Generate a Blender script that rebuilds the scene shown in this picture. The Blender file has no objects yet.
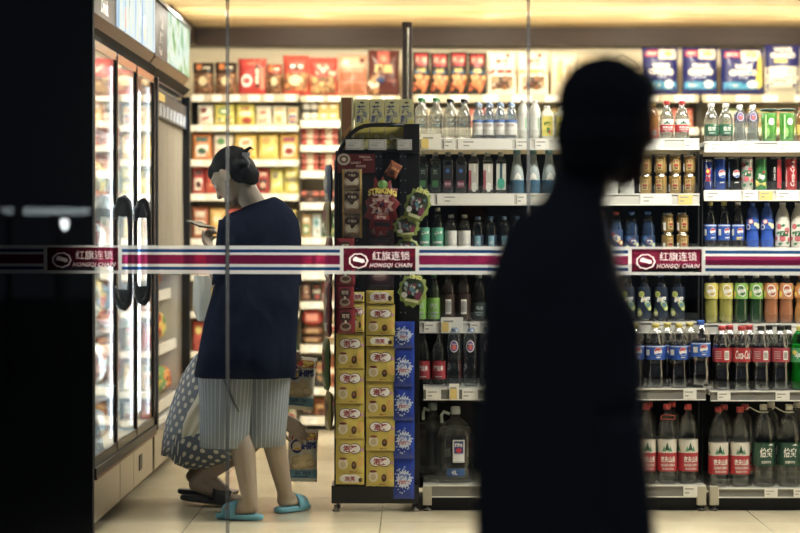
import bpy, bmesh, math, random
from mathutils import Vector, Matrix, Euler
random.seed(11)
SC = bpy.context.scene
COL = SC.collection
PI = math.pi
# the lens: focal length in pixels, vanishing point, eye height (m)
F, CX, CY, EYE = 2070.0, 415.0, 237.0, 1.2
def wx(px, Y): return (px - CX) * Y / F
def wz(py, Y): return EYE - (py - CY) * Y / F
def at(px, py, Y): return Vector((wx(px, Y), Y, wz(py, Y)))

# ------------------------------------------------------------------ materials
def s2l(c): return c / 12.92 if c <= 0.04045 else ((c + 0.055) / 1.055) ** 2.4
def hx(h):
    h = h.lstrip('#'); c = [s2l(int(h[i:i + 2], 16) / 255) for i in (0, 2, 4)]
    g = .25 * c[0] + .65 * c[1] + .10 * c[2]      # printed colours of the shop are slightly muted
    return tuple(g + (x - g) * .80 for x in c) + (1.0,)
MATS = {}
def M(col, rough=.5, metal=0.0, spec=.5, coat=0.0, emit=0.0, sheen=0.0):
    key = (col, rough, metal, spec, coat, emit, sheen)
    if key in MATS: return MATS[key]
    m = bpy.data.materials.new('paint_' + col.lstrip('#')); m.use_nodes = True
    b = m.node_tree.nodes['Principled BSDF']
    b.inputs['Base Color'].default_value = hx(col)
    b.inputs['Roughness'].default_value = rough
    b.inputs['Metallic'].default_value = metal
    b.inputs['Specular IOR Level'].default_value = spec
    b.inputs['Coat Weight'].default_value = coat
    b.inputs['Sheen Weight'].default_value = sheen
    if emit:
        b.inputs['Emission Color'].default_value = hx(col)
        b.inputs['Emission Strength'].default_value = emit
    MATS[key] = m
    return m
def newmat(name):
    m = bpy.data.materials.new(name); m.use_nodes = True
    nt = m.node_tree; nt.nodes.clear()
    out = nt.nodes.new('ShaderNodeOutputMaterial')
    return m, nt, out
def nd(nt, typ, **kw):
    n = nt.nodes.new(typ)
    for k, v in kw.items():
        if k in n.inputs: n.inputs[k].default_value = v
        else: setattr(n, k, v)
    return n
def clear_mat(name, tint, ior=1.45, rough=.03, gloss=1.0, haze=0.0):
    """thin clear plastic or glass: see-through with a Fresnel sheen and, if asked, a little milky haze"""
    m, nt, out = newmat(name)
    tr = nd(nt, 'ShaderNodeBsdfTransparent', Color=tint)
    gl = nd(nt, 'ShaderNodeBsdfGlossy', Roughness=rough, Color=(gloss, gloss, gloss, 1))
    # sheen from the facing angle, the same from both sides of the thin wall
    lw = nd(nt, 'ShaderNodeLayerWeight', Blend=.5); pw = nd(nt, 'ShaderNodeMath', operation='POWER'); pw.inputs[1].default_value = 5
    f0 = ((ior - 1) / (ior + 1)) ** 2; fr = nd(nt, 'ShaderNodeMath', operation='MULTIPLY_ADD'); fr.inputs[1].default_value = 1 - f0; fr.inputs[2].default_value = f0
    nt.links.new(lw.outputs['Facing'], pw.inputs[0]); nt.links.new(pw.outputs[0], fr.inputs[0])
    mx = nd(nt, 'ShaderNodeMixShader')
    base = tr
    if haze:
        tl = nd(nt, 'ShaderNodeBsdfDiffuse', Color=(.8, .82, .84, 1))
        mh = nd(nt, 'ShaderNodeMixShader', Fac=haze)
        nt.links.new(tr.outputs[0], mh.inputs[1]); nt.links.new(tl.outputs[0], mh.inputs[2]); base = mh
    nt.links.new(fr.outputs[0], mx.inputs[0]); nt.links.new(base.outputs[0], mx.inputs[1]); nt.links.new(gl.outputs[0], mx.inputs[2])
    nt.links.new(mx.outputs[0], out.inputs[0])
    return m
def liquid_mat(name, col, ior=1.33, mixt=.6):
    m, nt, out = newmat(name)
    rf = nd(nt, 'ShaderNodeBsdfRefraction', Color=col, IOR=ior, Roughness=.02)
    tr = nd(nt, 'ShaderNodeBsdfTransparent', Color=col)
    mx = nd(nt, 'ShaderNodeMixShader', Fac=mixt)
    nt.links.new(rf.outputs[0], mx.inputs[1]); nt.links.new(tr.outputs[0], mx.inputs[2]); nt.links.new(mx.outputs[0], out.inputs[0])
    return m
def film_mat(name, thru, body, k):
    """a printed sticker on glass: lets tinted light through and scatters a little of it"""
    m, nt, out = newmat(name)
    tr = nd(nt, 'ShaderNodeBsdfTransparent', Color=thru)
    tl = nd(nt, 'ShaderNodeBsdfTranslucent', Color=body)
    df = nd(nt, 'ShaderNodeBsdfDiffuse', Color=body)
    m1 = nd(nt, 'ShaderNodeMixShader', Fac=.5); m2 = nd(nt, 'ShaderNodeMixShader', Fac=k)
    nt.links.new(tl.outputs[0], m1.inputs[1]); nt.links.new(df.outputs[0], m1.inputs[2])
    nt.links.new(tr.outputs[0], m2.inputs[1]); nt.links.new(m1.outputs[0], m2.inputs[2]); nt.links.new(m2.outputs[0], out.inputs[0])
    return m
PET = clear_mat('clear_plastic', (.955, .965, .965, 1), 1.85, .05)
PET_FACET = clear_mat('faceted_plastic', (.955, .965, .965, 1), 2.6, .05)
PET_GREEN = clear_mat('green_plastic', (.12, .62, .22, 1), 1.5, .05)
PET_BLUE = clear_mat('blue_plastic', (.90, .94, .985, 1), 1.85, .05)
ACRYL = clear_mat('acrylic', (.94, .95, .95, 1), 1.4, .08, haze=.015)
WATER = liquid_mat('water', (.97, .98, .985, 1))
def glass_mat(name, tint, ior): return clear_mat(name, tint, ior, .005)
BLACK = M('#141518', .45); WHITE = M('#e8e6df', .5); STEEL = M('#a9a59c', .28, 1.0)

# ------------------------------------------------------------------ meshes
class MB:
    def __init__(s): s.v = []; s.f = []; s.m = []; s.sm = []; s.uv = {}
    def add(s, vs, fs, mat, smooth=True, uvs=None):
        o = len(s.v); s.v += [tuple(v) for v in vs]
        if uvs:
            for i, t in enumerate(uvs): s.uv[o + i] = t
        for f in fs: s.f.append([o + i for i in f]); s.m.append(mat); s.sm.append(smooth)
        return s
    def box(s, a, b, mat, bev=0.0, xf=None):
        x0, y0, z0 = a; x1, y1, z1 = b
        if not bev:
            vs = [Vector((x, y, z)) for x in (x0, x1) for y in (y0, y1) for z in (z0, z1)]
            fs = [(0, 1, 3, 2), (4, 6, 7, 5), (0, 4, 5, 1), (2, 3, 7, 6), (0, 2, 6, 4), (1, 5, 7, 3)]
        else:
            bm = bmesh.new(); r = bmesh.ops.create_cube(bm, size=1)
            for v in bm.verts: v.co = Vector(((x0 + x1) / 2 + v.co.x * (x1 - x0), (y0 + y1) / 2 + v.co.y * (y1 - y0), (z0 + z1) / 2 + v.co.z * (z1 - z0)))
            bmesh.ops.bevel(bm, geom=list(bm.edges), offset=bev, segments=2, profile=.5, affect='EDGES')
            bm.verts.ensure_lookup_table(); bm.verts.index_update()
            vs = [v.co.copy() for v in bm.verts]; fs = [[v.index for v in f.verts] for f in bm.faces]; bm.free()
        if xf: vs = [xf @ v for v in vs]
        return s.add(vs, fs, mat, smooth=False)
    def lathe(s, prof, mat, n=18, sq=0.0, cx=0, cy=0, zoff=0, smooth=True, flute=None):
        """revolve (r, z); sq > 0 makes the section a rounded square"""
        vs = []; fs = []; rings = []
        for r, z in prof:
            if r < 1e-6: rings.append([len(vs)]); vs.append((cx, cy, z + zoff)); continue
            ring = []
            for i in range(n):
                a = 2 * PI * (i + .5) / n; c, d = math.cos(a), math.sin(a)
                k = 1.0
                if sq: p = 2 + sq * 6; k = (abs(c) ** p + abs(d) ** p) ** (-1 / p)
                if flute and flute[2] < z < flute[3]: k *= 1 + flute[1] * math.cos(flute[0] * a) * math.sin(PI * (z - flute[2]) / (flute[3] - flute[2]))
                ring.append(len(vs)); vs.append((cx + r * k * c, cy + r * k * d, z + zoff))
            rings.append(ring)
        for A, B in zip(rings, rings[1:]):
            if len(A) == 1 and len(B) == 1: continue
            for i in range(n):
                j = (i + 1) % n
                if len(A) == 1: fs.append((A[0], B[j], B[i]))
                elif len(B) == 1: fs.append((A[i], A[j], B[0]))
                else: fs.append((A[i], A[j], B[j], B[i]))
        return s.add(vs, fs, mat, smooth)
    def tube(s, pts, rad, mat, n=8, caps=True, flat=1.0):
        pts = [Vector(p) for p in pts]; vs = []; fs = []
        rads = rad if isinstance(rad, (list, tuple)) else [rad] * len(pts)
        up = Vector((0, 0, 1)); prev = None
        for i, p in enumerate(pts):
            t = (pts[min(i + 1, len(pts) - 1)] - pts[max(i - 1, 0)]).normalized()
            if prev is None:
                a = t.cross(up)
                if a.length < .05: a = t.cross(Vector((0, 1, 0)))
            else: a = prev - t * prev.dot(t)
            a.normalize(); prev = a; b = t.cross(a)
            for k in range(n):
                an = 2 * PI * k / n; vs.append(p + (a * math.cos(an) + b * flat * math.sin(an)) * rads[i])
        for i in range(len(pts) - 1):
            for k in range(n):
                fs.append((i * n + k, i * n + (k + 1) % n, (i + 1) * n + (k + 1) % n, (i + 1) * n + k))
        if caps: fs.append(tuple(range(n))[::-1]); fs.append(tuple((len(pts) - 1) * n + k for k in range(n)))
        return s.add(vs, fs, mat)
    def build(s, name, parent=None, loc=(0, 0, 0), rot=0):
        me = bpy.data.meshes.new(name); me.from_pydata(s.v, [], s.f)
        sl = []; idx = []
        for m in s.m:
            if m not in sl: sl.append(m)
            idx.append(sl.index(m))
        for m in sl: me.materials.append(m)
        me.polygons.foreach_set('material_index', idx)
        me.polygons.foreach_set('use_smooth', s.sm)
        if s.uv:
            uvl = me.uv_layers.new(name='UVMap')
            for l in me.loops: uvl.data[l.index].uv = s.uv.get(l.vertex_index, (0, 0))
        me.update()
        o = bpy.data.objects.new(name, me); COL.objects.link(o)
        o.location = loc; o.rotation_euler = rot if isinstance(rot, (tuple, list)) else (0, 0, rot)
        if parent: o.parent = parent
        return o

TXT = {}
def text_geo(s, bold=.0, shear=0.0):
    k = (s, bold, shear)
    if k in TXT: return TXT[k]
    c = bpy.data.curves.new('lettering', 'FONT'); c.body = s; c.size = 1; c.offset = bold; c.shear = shear; c.resolution_u = 2; c.space_character = 1.12 if shear == .3 else 1.0
    o = bpy.data.objects.new('lettering', c)
    me = bpy.data.meshes.new_from_object(o)
    vs = [(v.co.x, v.co.y) for v in me.vertices]; fs = [tuple(p.vertices) for p in me.polygons]
    bpy.data.objects.remove(o); bpy.data.curves.remove(c); bpy.data.meshes.remove(me)
    if not vs: vs = [(0, 0), (1, 0), (1, 1)]; fs = []
    x0 = min(v[0] for v in vs); x1 = max(v[0] for v in vs); y0 = min(v[1] for v in vs); y1 = max(v[1] for v in vs)
    h = max(y1 - y0, 1e-3)
    TXT[k] = ([((x - (x0 + x1) / 2) / h, (y - (y0 + y1) / 2) / h) for x, y in vs], fs, (x1 - x0) / h)
    return TXT[k]

def text_loops(s, bold=0.0, shear=0.0):
    vs, fs, w = text_geo(s, bold, shear); cnt = {}
    for f in fs:
        for i in range(len(f)): e = (f[i], f[(i + 1) % len(f)]); cnt[e] = cnt.get(e, 0) + 1
    nx = {a: b for a, b in cnt if (b, a) not in cnt}; out = []
    while nx:
        a = next(iter(nx)); L = []; 
        while a in nx: L.append(vs[a]); a = nx.pop(a)
        if len(L) > 2: out.append(L)
    return out, w
def sheet_with_holes(outer, holes):
    """flat sheet in (u, v) with cut-outs: returns points and faces"""
    c = bpy.data.curves.new('sheet', 'CURVE'); c.dimensions = '2D'; c.fill_mode = 'FRONT'
    for L in [outer] + holes:
        sp = c.splines.new('POLY'); sp.points.add(len(L) - 1); sp.use_cyclic_u = True
        for q, (x, y) in zip(sp.points, L): q.co = (x, y, 0, 1)
    o = bpy.data.objects.new('sheet', c); me = bpy.data.meshes.new_from_object(o)
    vs = [(v.co.x, v.co.y) for v in me.vertices]; fs = [tuple(q.vertices) for q in me.polygons]
    bpy.data.objects.remove(o); bpy.data.curves.remove(c); bpy.data.meshes.remove(me)
    return vs, fs
class Decal:
    """flat print laid over a surface S(u, v, lift) in metres"""
    def __init__(s, mb, S, k0=.0004, dk=.00016): s.mb = mb; s.S = S; s.k = k0; s.dk = dk
    def _put(s, pts, fs, mat):
        s.mb.add([s.S(u, v, s.k) for u, v in pts], fs, mat); s.k += s.dk
        return s
    def rect(s, u0, v0, u1, v1, mat, n=6, nv=None):
        nv = nv or n
        pts = [(u0 + (u1 - u0) * i / n, v0 + (v1 - v0) * j / nv) for j in range(nv + 1) for i in range(n + 1)]
        fs = [(j * (n + 1) + i, j * (n + 1) + i + 1, (j + 1) * (n + 1) + i + 1, (j + 1) * (n + 1) + i) for j in range(nv) for i in range(n)]
        return s._put(pts, fs, mat)
    def poly(s, P, mat, rings=2):
        cu = sum(p[0] for p in P) / len(P); cv = sum(p[1] for p in P) / len(P); n = len(P)
        pts = [(cu, cv)]; fs = []
        for r in range(1, rings + 1):
            t = r / rings
            pts += [(cu + (p[0] - cu) * t, cv + (p[1] - cv) * t) for p in P]
        for i in range(n): fs.append((0, 1 + i, 1 + (i + 1) % n))
        for r in range(rings - 1):
            for i in range(n): a = 1 + r * n; b = a + n; fs.append((a + i, b + i, b + (i + 1) % n, a + (i + 1) % n))
        return s._put(pts, fs, mat)
    def ell(s, cu, cv, ru, rv, mat, n=16, rot=0):
        c, d = math.cos(rot), math.sin(rot)
        return s.poly([(cu + ru * math.cos(2 * PI * i / n) * c - rv * math.sin(2 * PI * i / n) * d, cv + ru * math.cos(2 * PI * i / n) * d + rv * math.sin(2 * PI * i / n) * c) for i in range(n)], mat)
    def text(s, t, cu, cv, h, mat, maxw=None, bold=.02, shear=0.0, rot=0.0, arc=0.0):
        vs, fs, w = text_geo(t, bold, shear)
        kx = h if not maxw else min(h, maxw / max(w, 1e-6))
        c, d = math.cos(rot), math.sin(rot)
        pts = []
        for x, y in vs:
            y2 = y * h - arc * (x / max(w, .01) * 2) ** 2; x2 = x * kx
            pts.append((cu + x2 * c - y2 * d, cv + x2 * d + y2 * c))
        return s._put(pts, fs, mat)
def S_cyl(r): return lambda u, v, k: ((r + k) * math.sin(u / r), -(r + k) * math.cos(u / r), v)
def S_front(y=0.0): return lambda u, v, k: (u, y - k, v)
def S_plusx(x=0.0): return lambda u, v, k: (x + k, u, v)

# ------------------------------------------------------------------ things
LABELS = {}
def tag(o, label, cat, group=None):
    o['label'] = label; o['category'] = cat
    if group: o['group'] = group
    LABELS.setdefault(label.lower(), []).append((o.name, group))
    n = len(label.replace('-', ' ').split())
    if n > 16 or n < 4: print('LABEL LENGTH', n, label)
    return o
def thing(name, label, cat, loc=(0, 0, 0), rot=0, group=None):
    o = bpy.data.objects.new(name, None); COL.objects.link(o); o.empty_display_size = .05
    o.location = loc; o.rotation_euler = rot if isinstance(rot, (tuple, list)) else (0, 0, rot)
    if label: tag(o, label, cat, group)
    return o
def structure(o): o['kind'] = 'structure'; return o
KIDS = {}
def kids(o): return [c for c in COL.objects if c.parent == o]
def copy_tree(o, parent=None, tree=None):
    c = o.copy(); COL.objects.link(c)
    if parent: c.parent = parent
    for ch, sub in tree: copy_tree(ch, c, sub)
    return c
def tree_of(o): return [(c, tree_of(c)) for c in o.children]
PROTO = {}
def place(key, maker, loc, label, cat, group=None, rot=0):
    """the first call stands the thing made by maker() at loc; later calls copy it and its parts"""
    if key not in PROTO:
        o = maker(); PROTO[key] = (o, None)
        bpy.context.view_layer.update()
        PROTO[key] = (o, tree_of(o))
    else:
        src, tr = PROTO[key]; o = copy_tree(src, None, tr)
        for p in ('label', 'category', 'group'):
            if p in o: del o[p]
    o.location = loc; o.rotation_euler = rot if isinstance(rot, (tuple, list)) else (0, 0, rot)
    return tag(o, label, cat, group)
def jit(a): return random.uniform(-a, a)
# ================================================================== the room
YG = 8.06            # shop window
WALL_Y, WALL_L, WALL_R, CEIL = 13.36, -2.02, 3.2, 2.535
def floor_mat():
    m, nt, out = newmat('floor_tiles')
    b = nd(nt, 'ShaderNodeBsdfPrincipled', Roughness=.16); b.inputs['Specular IOR Level'].default_value = .5
    tc = nd(nt, 'ShaderNodeTexCoord'); mp = nd(nt, 'ShaderNodeMapping'); mp.inputs['Scale'].default_value = (1.25, 1.25, 1)
    mp.inputs['Location'].default_value = (.18, .1, 0)
    br = nd(nt, 'ShaderNodeTexBrick', Scale=1.0); br.offset = 0; br.inputs['Mortar Size'].default_value = .003
    br.inputs['Brick Width'].default_value = 1; br.inputs['Row Height'].default_value = 1
    br.inputs['Color1'].default_value = hx('#c9bb98'); br.inputs['Color2'].default_value = hx('#c3b592'); br.inputs['Mortar'].default_value = hx('#8d8062')
    nz = nd(nt, 'ShaderNodeTexNoise', Scale=3.0, Detail=6.0); mx = nd(nt, 'ShaderNodeMix', data_type='RGBA', blend_type='MULTIPLY')
    mx.inputs[0].default_value = .35
    cr = nd(nt, 'ShaderNodeValToRGB'); cr.color_ramp.elements[0].color = (.55, .5, .4, 1); cr.color_ramp.elements[0].position = .3
    cr.color_ramp.elements[1].color = (1, 1, 1, 1); cr.color_ramp.elements[1].position = .62
    L = nt.links.new
    L(tc.outputs['Object'], mp.inputs[0]); L(mp.outputs[0], br.inputs[0]); L(tc.outputs['Object'], nz.inputs['Vector'])
    L(nz.outputs[0], cr.inputs[0]); L(br.outputs[0], mx.inputs[6]); L(cr.outputs[0], mx.inputs[7]); L(mx.outputs[2], b.inputs['Base Color'])
    L(b.outputs[0], out.inputs[0])
    return m
def wood_mat(name, c0, c1, knots=True, axis=0):
    m, nt, out = newmat(name)
    b = nd(nt, 'ShaderNodeBsdfPrincipled', Roughness=.38 if knots else .6)
    tc = nd(nt, 'ShaderNodeTexCoord'); mp = nd(nt, 'ShaderNodeMapping')
    mp.inputs['Scale'].default_value = (.6, 9, 9) if axis == 0 else (9, .6, 9)
    nz = nd(nt, 'ShaderNodeTexNoise', Scale=2.0, Detail=5.0, Distortion=.6)
    cr = nd(nt, 'ShaderNodeValToRGB'); cr.color_ramp.elements[0].color = hx(c0); cr.color_ramp.elements[1].color = hx(c1)
    cr.color_ramp.elements[0].position = .35; cr.color_ramp.elements[1].position = .68
    L = nt.links.new
    L(tc.outputs['Object'], mp.inputs[0]); L(mp.outputs[0], nz.inputs['Vector']); L(nz.outputs[0], cr.inputs[0])
    last = cr.outputs[0]
    if knots:
        mk = nd(nt, 'ShaderNodeMapping'); mk.inputs['Scale'].default_value = (1.7, 3.4, 1)
        vo = nd(nt, 'ShaderNodeTexVoronoi', Scale=1.6); vo.inputs['Randomness'].default_value = 1
        r2 = nd(nt, 'ShaderNodeValToRGB'); r2.color_ramp.elements[0].color = hx('#5a3a1c'); r2.color_ramp.elements[0].position = .025
        r2.color_ramp.elements[1].color = (1, 1, 1, 1); r2.color_ramp.elements[1].position = .07
        mx = nd(nt, 'ShaderNodeMix', data_type='RGBA', blend_type='MULTIPLY'); mx.inputs[0].default_value = .85
        L(tc.outputs['Object'], mk.inputs[0]); L(mk.outputs[0], vo.inputs['Vector']); L(vo.outputs['Distance'], r2.inputs[0])
        L(last, mx.inputs[6]); L(r2.outputs[0], mx.inputs[7]); last = mx.outputs[2]
    L(last, b.inputs['Base Color']); L(b.outputs[0], out.inputs[0])
    return m
def tarmac_mat():
    m, nt, out = newmat('dark_pavement')
    b = nd(nt, 'ShaderNodeBsdfPrincipled', Roughness=.85); nz = nd(nt, 'ShaderNodeTexNoise', Scale=60.0, Detail=4.0)
    cr = nd(nt, 'ShaderNodeValToRGB'); cr.color_ramp.elements[0].color = hx('#24262a'); cr.color_ramp.elements[1].color = hx('#3a3c40')
    nt.links.new(nz.outputs[0], cr.inputs[0]); nt.links.new(cr.outputs[0], b.inputs['Base Color']); nt.links.new(b.outputs[0], out.inputs[0])
    return m
PLASTER = M('#f0e4c6', .75); PINE = wood_mat('pine_planks', '#b98a45', '#f2dc9e'); BEAM = wood_mat('brown_beam', '#33231c', '#402c24', False)
def slab(name, a, b, mat):
    return structure(MB().box(a, b, mat).build(name))
slab('floor', (WALL_L - .2, YG - .1, -.1), (WALL_R + .2, WALL_Y + .2, 0), floor_mat())
slab('pavement', (-9, -30, -.26), (9, YG - .1, -.16), tarmac_mat())
slab('wall_back', (WALL_L - .2, WALL_Y, 0), (WALL_R + .2, WALL_Y + .15, CEIL), PLASTER)
slab('wall_left', (WALL_L - .15, YG - .1, 0), (WALL_L, WALL_Y, CEIL), PLASTER)
slab('wall_right', (WALL_R, YG - .1, 0), (WALL_R + .15, WALL_Y, CEIL), PLASTER)
# ceiling boards: one mesh, a shallow groove between boards
mb = MB(); y = YG + .01
while y < WALL_Y:
    mb.box((WALL_L - .15, y, CEIL), (WALL_R + .15, min(y + .155, WALL_Y), CEIL + .06), PINE, 0); y += .158
mb.box((WALL_L - .15, YG - .1, CEIL + .05), (WALL_R + .15, WALL_Y + .15, CEIL + .12), PINE)
structure(mb.build('ceiling'))
# bulkhead along the back wall and its return along the left
slab('trim_1', (wx(196, 13.2), 13.2, wz(45, 13.2)), (WALL_R, WALL_Y, CEIL), BEAM)
slab('trim_2', (WALL_L, 11.9, wz(45, 13.2)), (wx(196, 13.2), WALL_Y, CEIL), BEAM)
# shop front: outer wall above and at the sides
slab('wall_front', (-9, YG - .06, 3.0), (9, YG + .06, 5.0), M('#1c1d20', .7))

# ---- shop window: frameless panes with a metal joint, printed stripe and shop sign stickers
PANE = glass_mat('window_glass', (.97, .985, .98, 1), 1.45)
SK = lambda px: (px - 415) * .0 + wx(px, YG)
FROST = film_mat('frosted_film', (.96, .96, .94, 1), (.95, .95, .92, 1), .46)
F_MAG = film_mat('magenta_film', (.36, .028, .12, 1), (.30, .03, .11, 1), .28)
F_BLU = film_mat('blue_film', (.03, .10, .30, 1), (.02, .10, .32, 1), .3)
F_SIGN = film_mat('sign_film', (.30, .025, .08, 1), (.26, .03, .07, 1), .25)
F_WHT = film_mat('white_film', (.98, .98, .96, 1), (.97, .97, .95, 1), .88)
JOINT = film_mat('joint_seal', (.55, .56, .57, 1), (.6, .62, .64, 1), .10)
def zrow(py, px):      # the printed band sits a hair lower towards the right
    return wz(py + (px - 360) * .0027, YG)
def strip(mb, x0, x1, y0, y1, mat, k):
    a, b = wx(x0, YG), wx(x1, YG); Y = YG - .006 - k
    mb.add([(a, Y, zrow(y1, x0)), (b, Y, zrow(y1, x1)), (b, Y, zrow(y0, x1)), (a, Y, zrow(y0, x0))], [(0, 1, 2, 3)], mat, False)
joints = [-74, 227.5, 528.5, 829.5]
signs = [(47.5, 118.5), (343.5, 415.5), (631.5, 701.5)]
for i in range(3):
    w = structure(MB().box((wx(joints[i], YG) + .006, YG - .005, 0), (wx(joints[i + 1], YG) - .006, YG + .005, 3.0), PANE).build('window_%d' % (i + 1)))
    s0, s1 = signs[i]
    for a, b in ((joints[i] + 2, s0 - 3.5), (s1 + 3.5, joints[i + 1] - 2)):
        m = MB()
        strip(m, a, b, 246.0, 249.6, FROST, 0); strip(m, a, b, 252.8, 255.2, FROST, 0)
        strip(m, a, b, 264.4, 267.2, FROST, 0); strip(m, a, b, 270.4, 274.2, FROST, 0)
        strip(m, a, b, 249.6, 252.8, F_BLU, 0); strip(m, a, b, 255.2, 264.4, F_MAG, 0); strip(m, a, b, 267.2, 270.4, F_BLU, 0)
        m.build('safety_stripe', w)
    m = MB()
    strip(m, s0 - 3.5, s0, 246.0, 274.2, FROST, 0); strip(m, s1, s1 + 3.5, 246.0, 274.2, FROST, 0)
    strip(m, s0, s1, 246.0, 248.2, FROST, 0); strip(m, s0, s1, 271.2, 274.2, FROST, 0)
    cx = wx((s0 + s1) / 2, YG); cz = zrow(259.7, (s0 + s1) / 2); px = YG / F
    hw = (s1 - s0) / 2; holes = []
    for tx, cu, cv, h, mw, bo, sh in (('红旗连锁', 11.5, 4.0, 8.8, 43, 0.0, 0), ('HONGQI CHAIN', 11.5, -5.8, 5.0, 43, .012, .3)):
        Ls, w_ = text_loops(tx, bo, sh); kx = min(h, mw / w_)
        holes += [[((cu + x * kx) * px, (cv + y * h) * px) for x, y in L] for L in Ls]
    # the emblem: a waving flag inside a ring of scallops, in outline
    def ringpt(a, k): return ((-21 + 9.6 * k * math.cos(a) * (1 + .04 * math.cos(9 * a))) * px, (-1.0 + 7.6 * k * math.sin(a) * (1 + .05 * math.cos(9 * a + 1))) * px)
    holes.append([ringpt(2 * PI * k / 40, 1.0) for k in range(40)]); holes.append([ringpt(2 * PI * k / 40, .84) for k in range(40)])
    holes.append([(x * px, y * px) for x, y in ((-26.5, 1.5), (-24, 3.2), (-20, 1.6), (-15.5, .5), (-14.6, -2.2), (-17, -3.4), (-20, -2.2), (-24.5, -1.5), (-26.5, -1))])
    vs, fs = sheet_with_holes([(-hw * px, -11.5 * px), (hw * px, -11.5 * px), (hw * px, 11.5 * px), (-hw * px, 11.5 * px)], holes)
    m.add([(cx + u, YG - .006, cz + v) for u, v in vs], fs, F_SIGN, False)
    D = Decal(m, lambda u, v, k: (cx + u, YG - .0062 - k, cz + v), .0002, .0001)
    D.text('红旗连锁', 11.5 * px, 4.0 * px, 8.8 * px, F_WHT, 43 * px, 0.0); D.text('HONGQI CHAIN', 11.5 * px, -5.8 * px, 5.0 * px, F_WHT, 43 * px, .012, .3)
    rv, rf = sheet_with_holes(holes[-3], [holes[-2]]); D._put(rv, rf, F_WHT); D.poly(holes[-1], F_WHT, 1)
    m.build('shop_sign_sticker', w)
for i, j in enumerate(joints):
    structure(MB().box((wx(j, YG) - .0068, YG - .009, 0), (wx(j, YG) + .0068, YG + .009, 3.0), JOINT, .002).build('trim_%d' % (i + 3)))
# black partition standing behind the first pane
slab('wall_partition', (-2.6, YG + .07, -.02), (wx(94.3, YG + .11), YG + .11, 3.0), M('#0e0f12', .8, 0, .2))

# ================================================================== fittings
def lathe_sphere(): pass
# brown upright at the end of the wall shelving
yp = 11.0
t = thing('brown_post', 'tall brown wooden post edged in steel rising behind the tea boxes', 'post', (wx(407, yp), yp, 0))
zt = wz(22, yp)
MB().box((-.026, 0, 0), (.026, .34, zt), BEAM, .003).build('post_board', t)
MB().box((-.004, -.010, .02), (.008, 0, zt - .03), M('#c9c2b0', .25, 1.0), .002).build('edge_strip', t)

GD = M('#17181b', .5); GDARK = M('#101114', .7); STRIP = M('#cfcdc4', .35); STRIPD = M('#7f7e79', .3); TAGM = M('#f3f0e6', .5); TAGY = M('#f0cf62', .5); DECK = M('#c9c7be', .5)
BARC = M('#a19f97', .6)
def price_tag(par, x0, x1, y, z0, z1, mat, big=False):
    m = MB().box((x0, y - .004, z0), (x1, y - .001, z1), mat)
    D = Decal(m, S_front(y - .004), .0003, .0002); w = x1 - x0; h = z1 - z0
    D.rect(x0 + w * .1, z0 + h * .68, x0 + min(w * .72, w * .1 + .045), z0 + h * .80, BARC, 1)
    D.rect(x0 + w * .1, z0 + h * .3, x0 + min(w * .4, w * .1 + .025), z0 + h * .42, BARC, 1)
    return m.build('price_tag', par)
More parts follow.
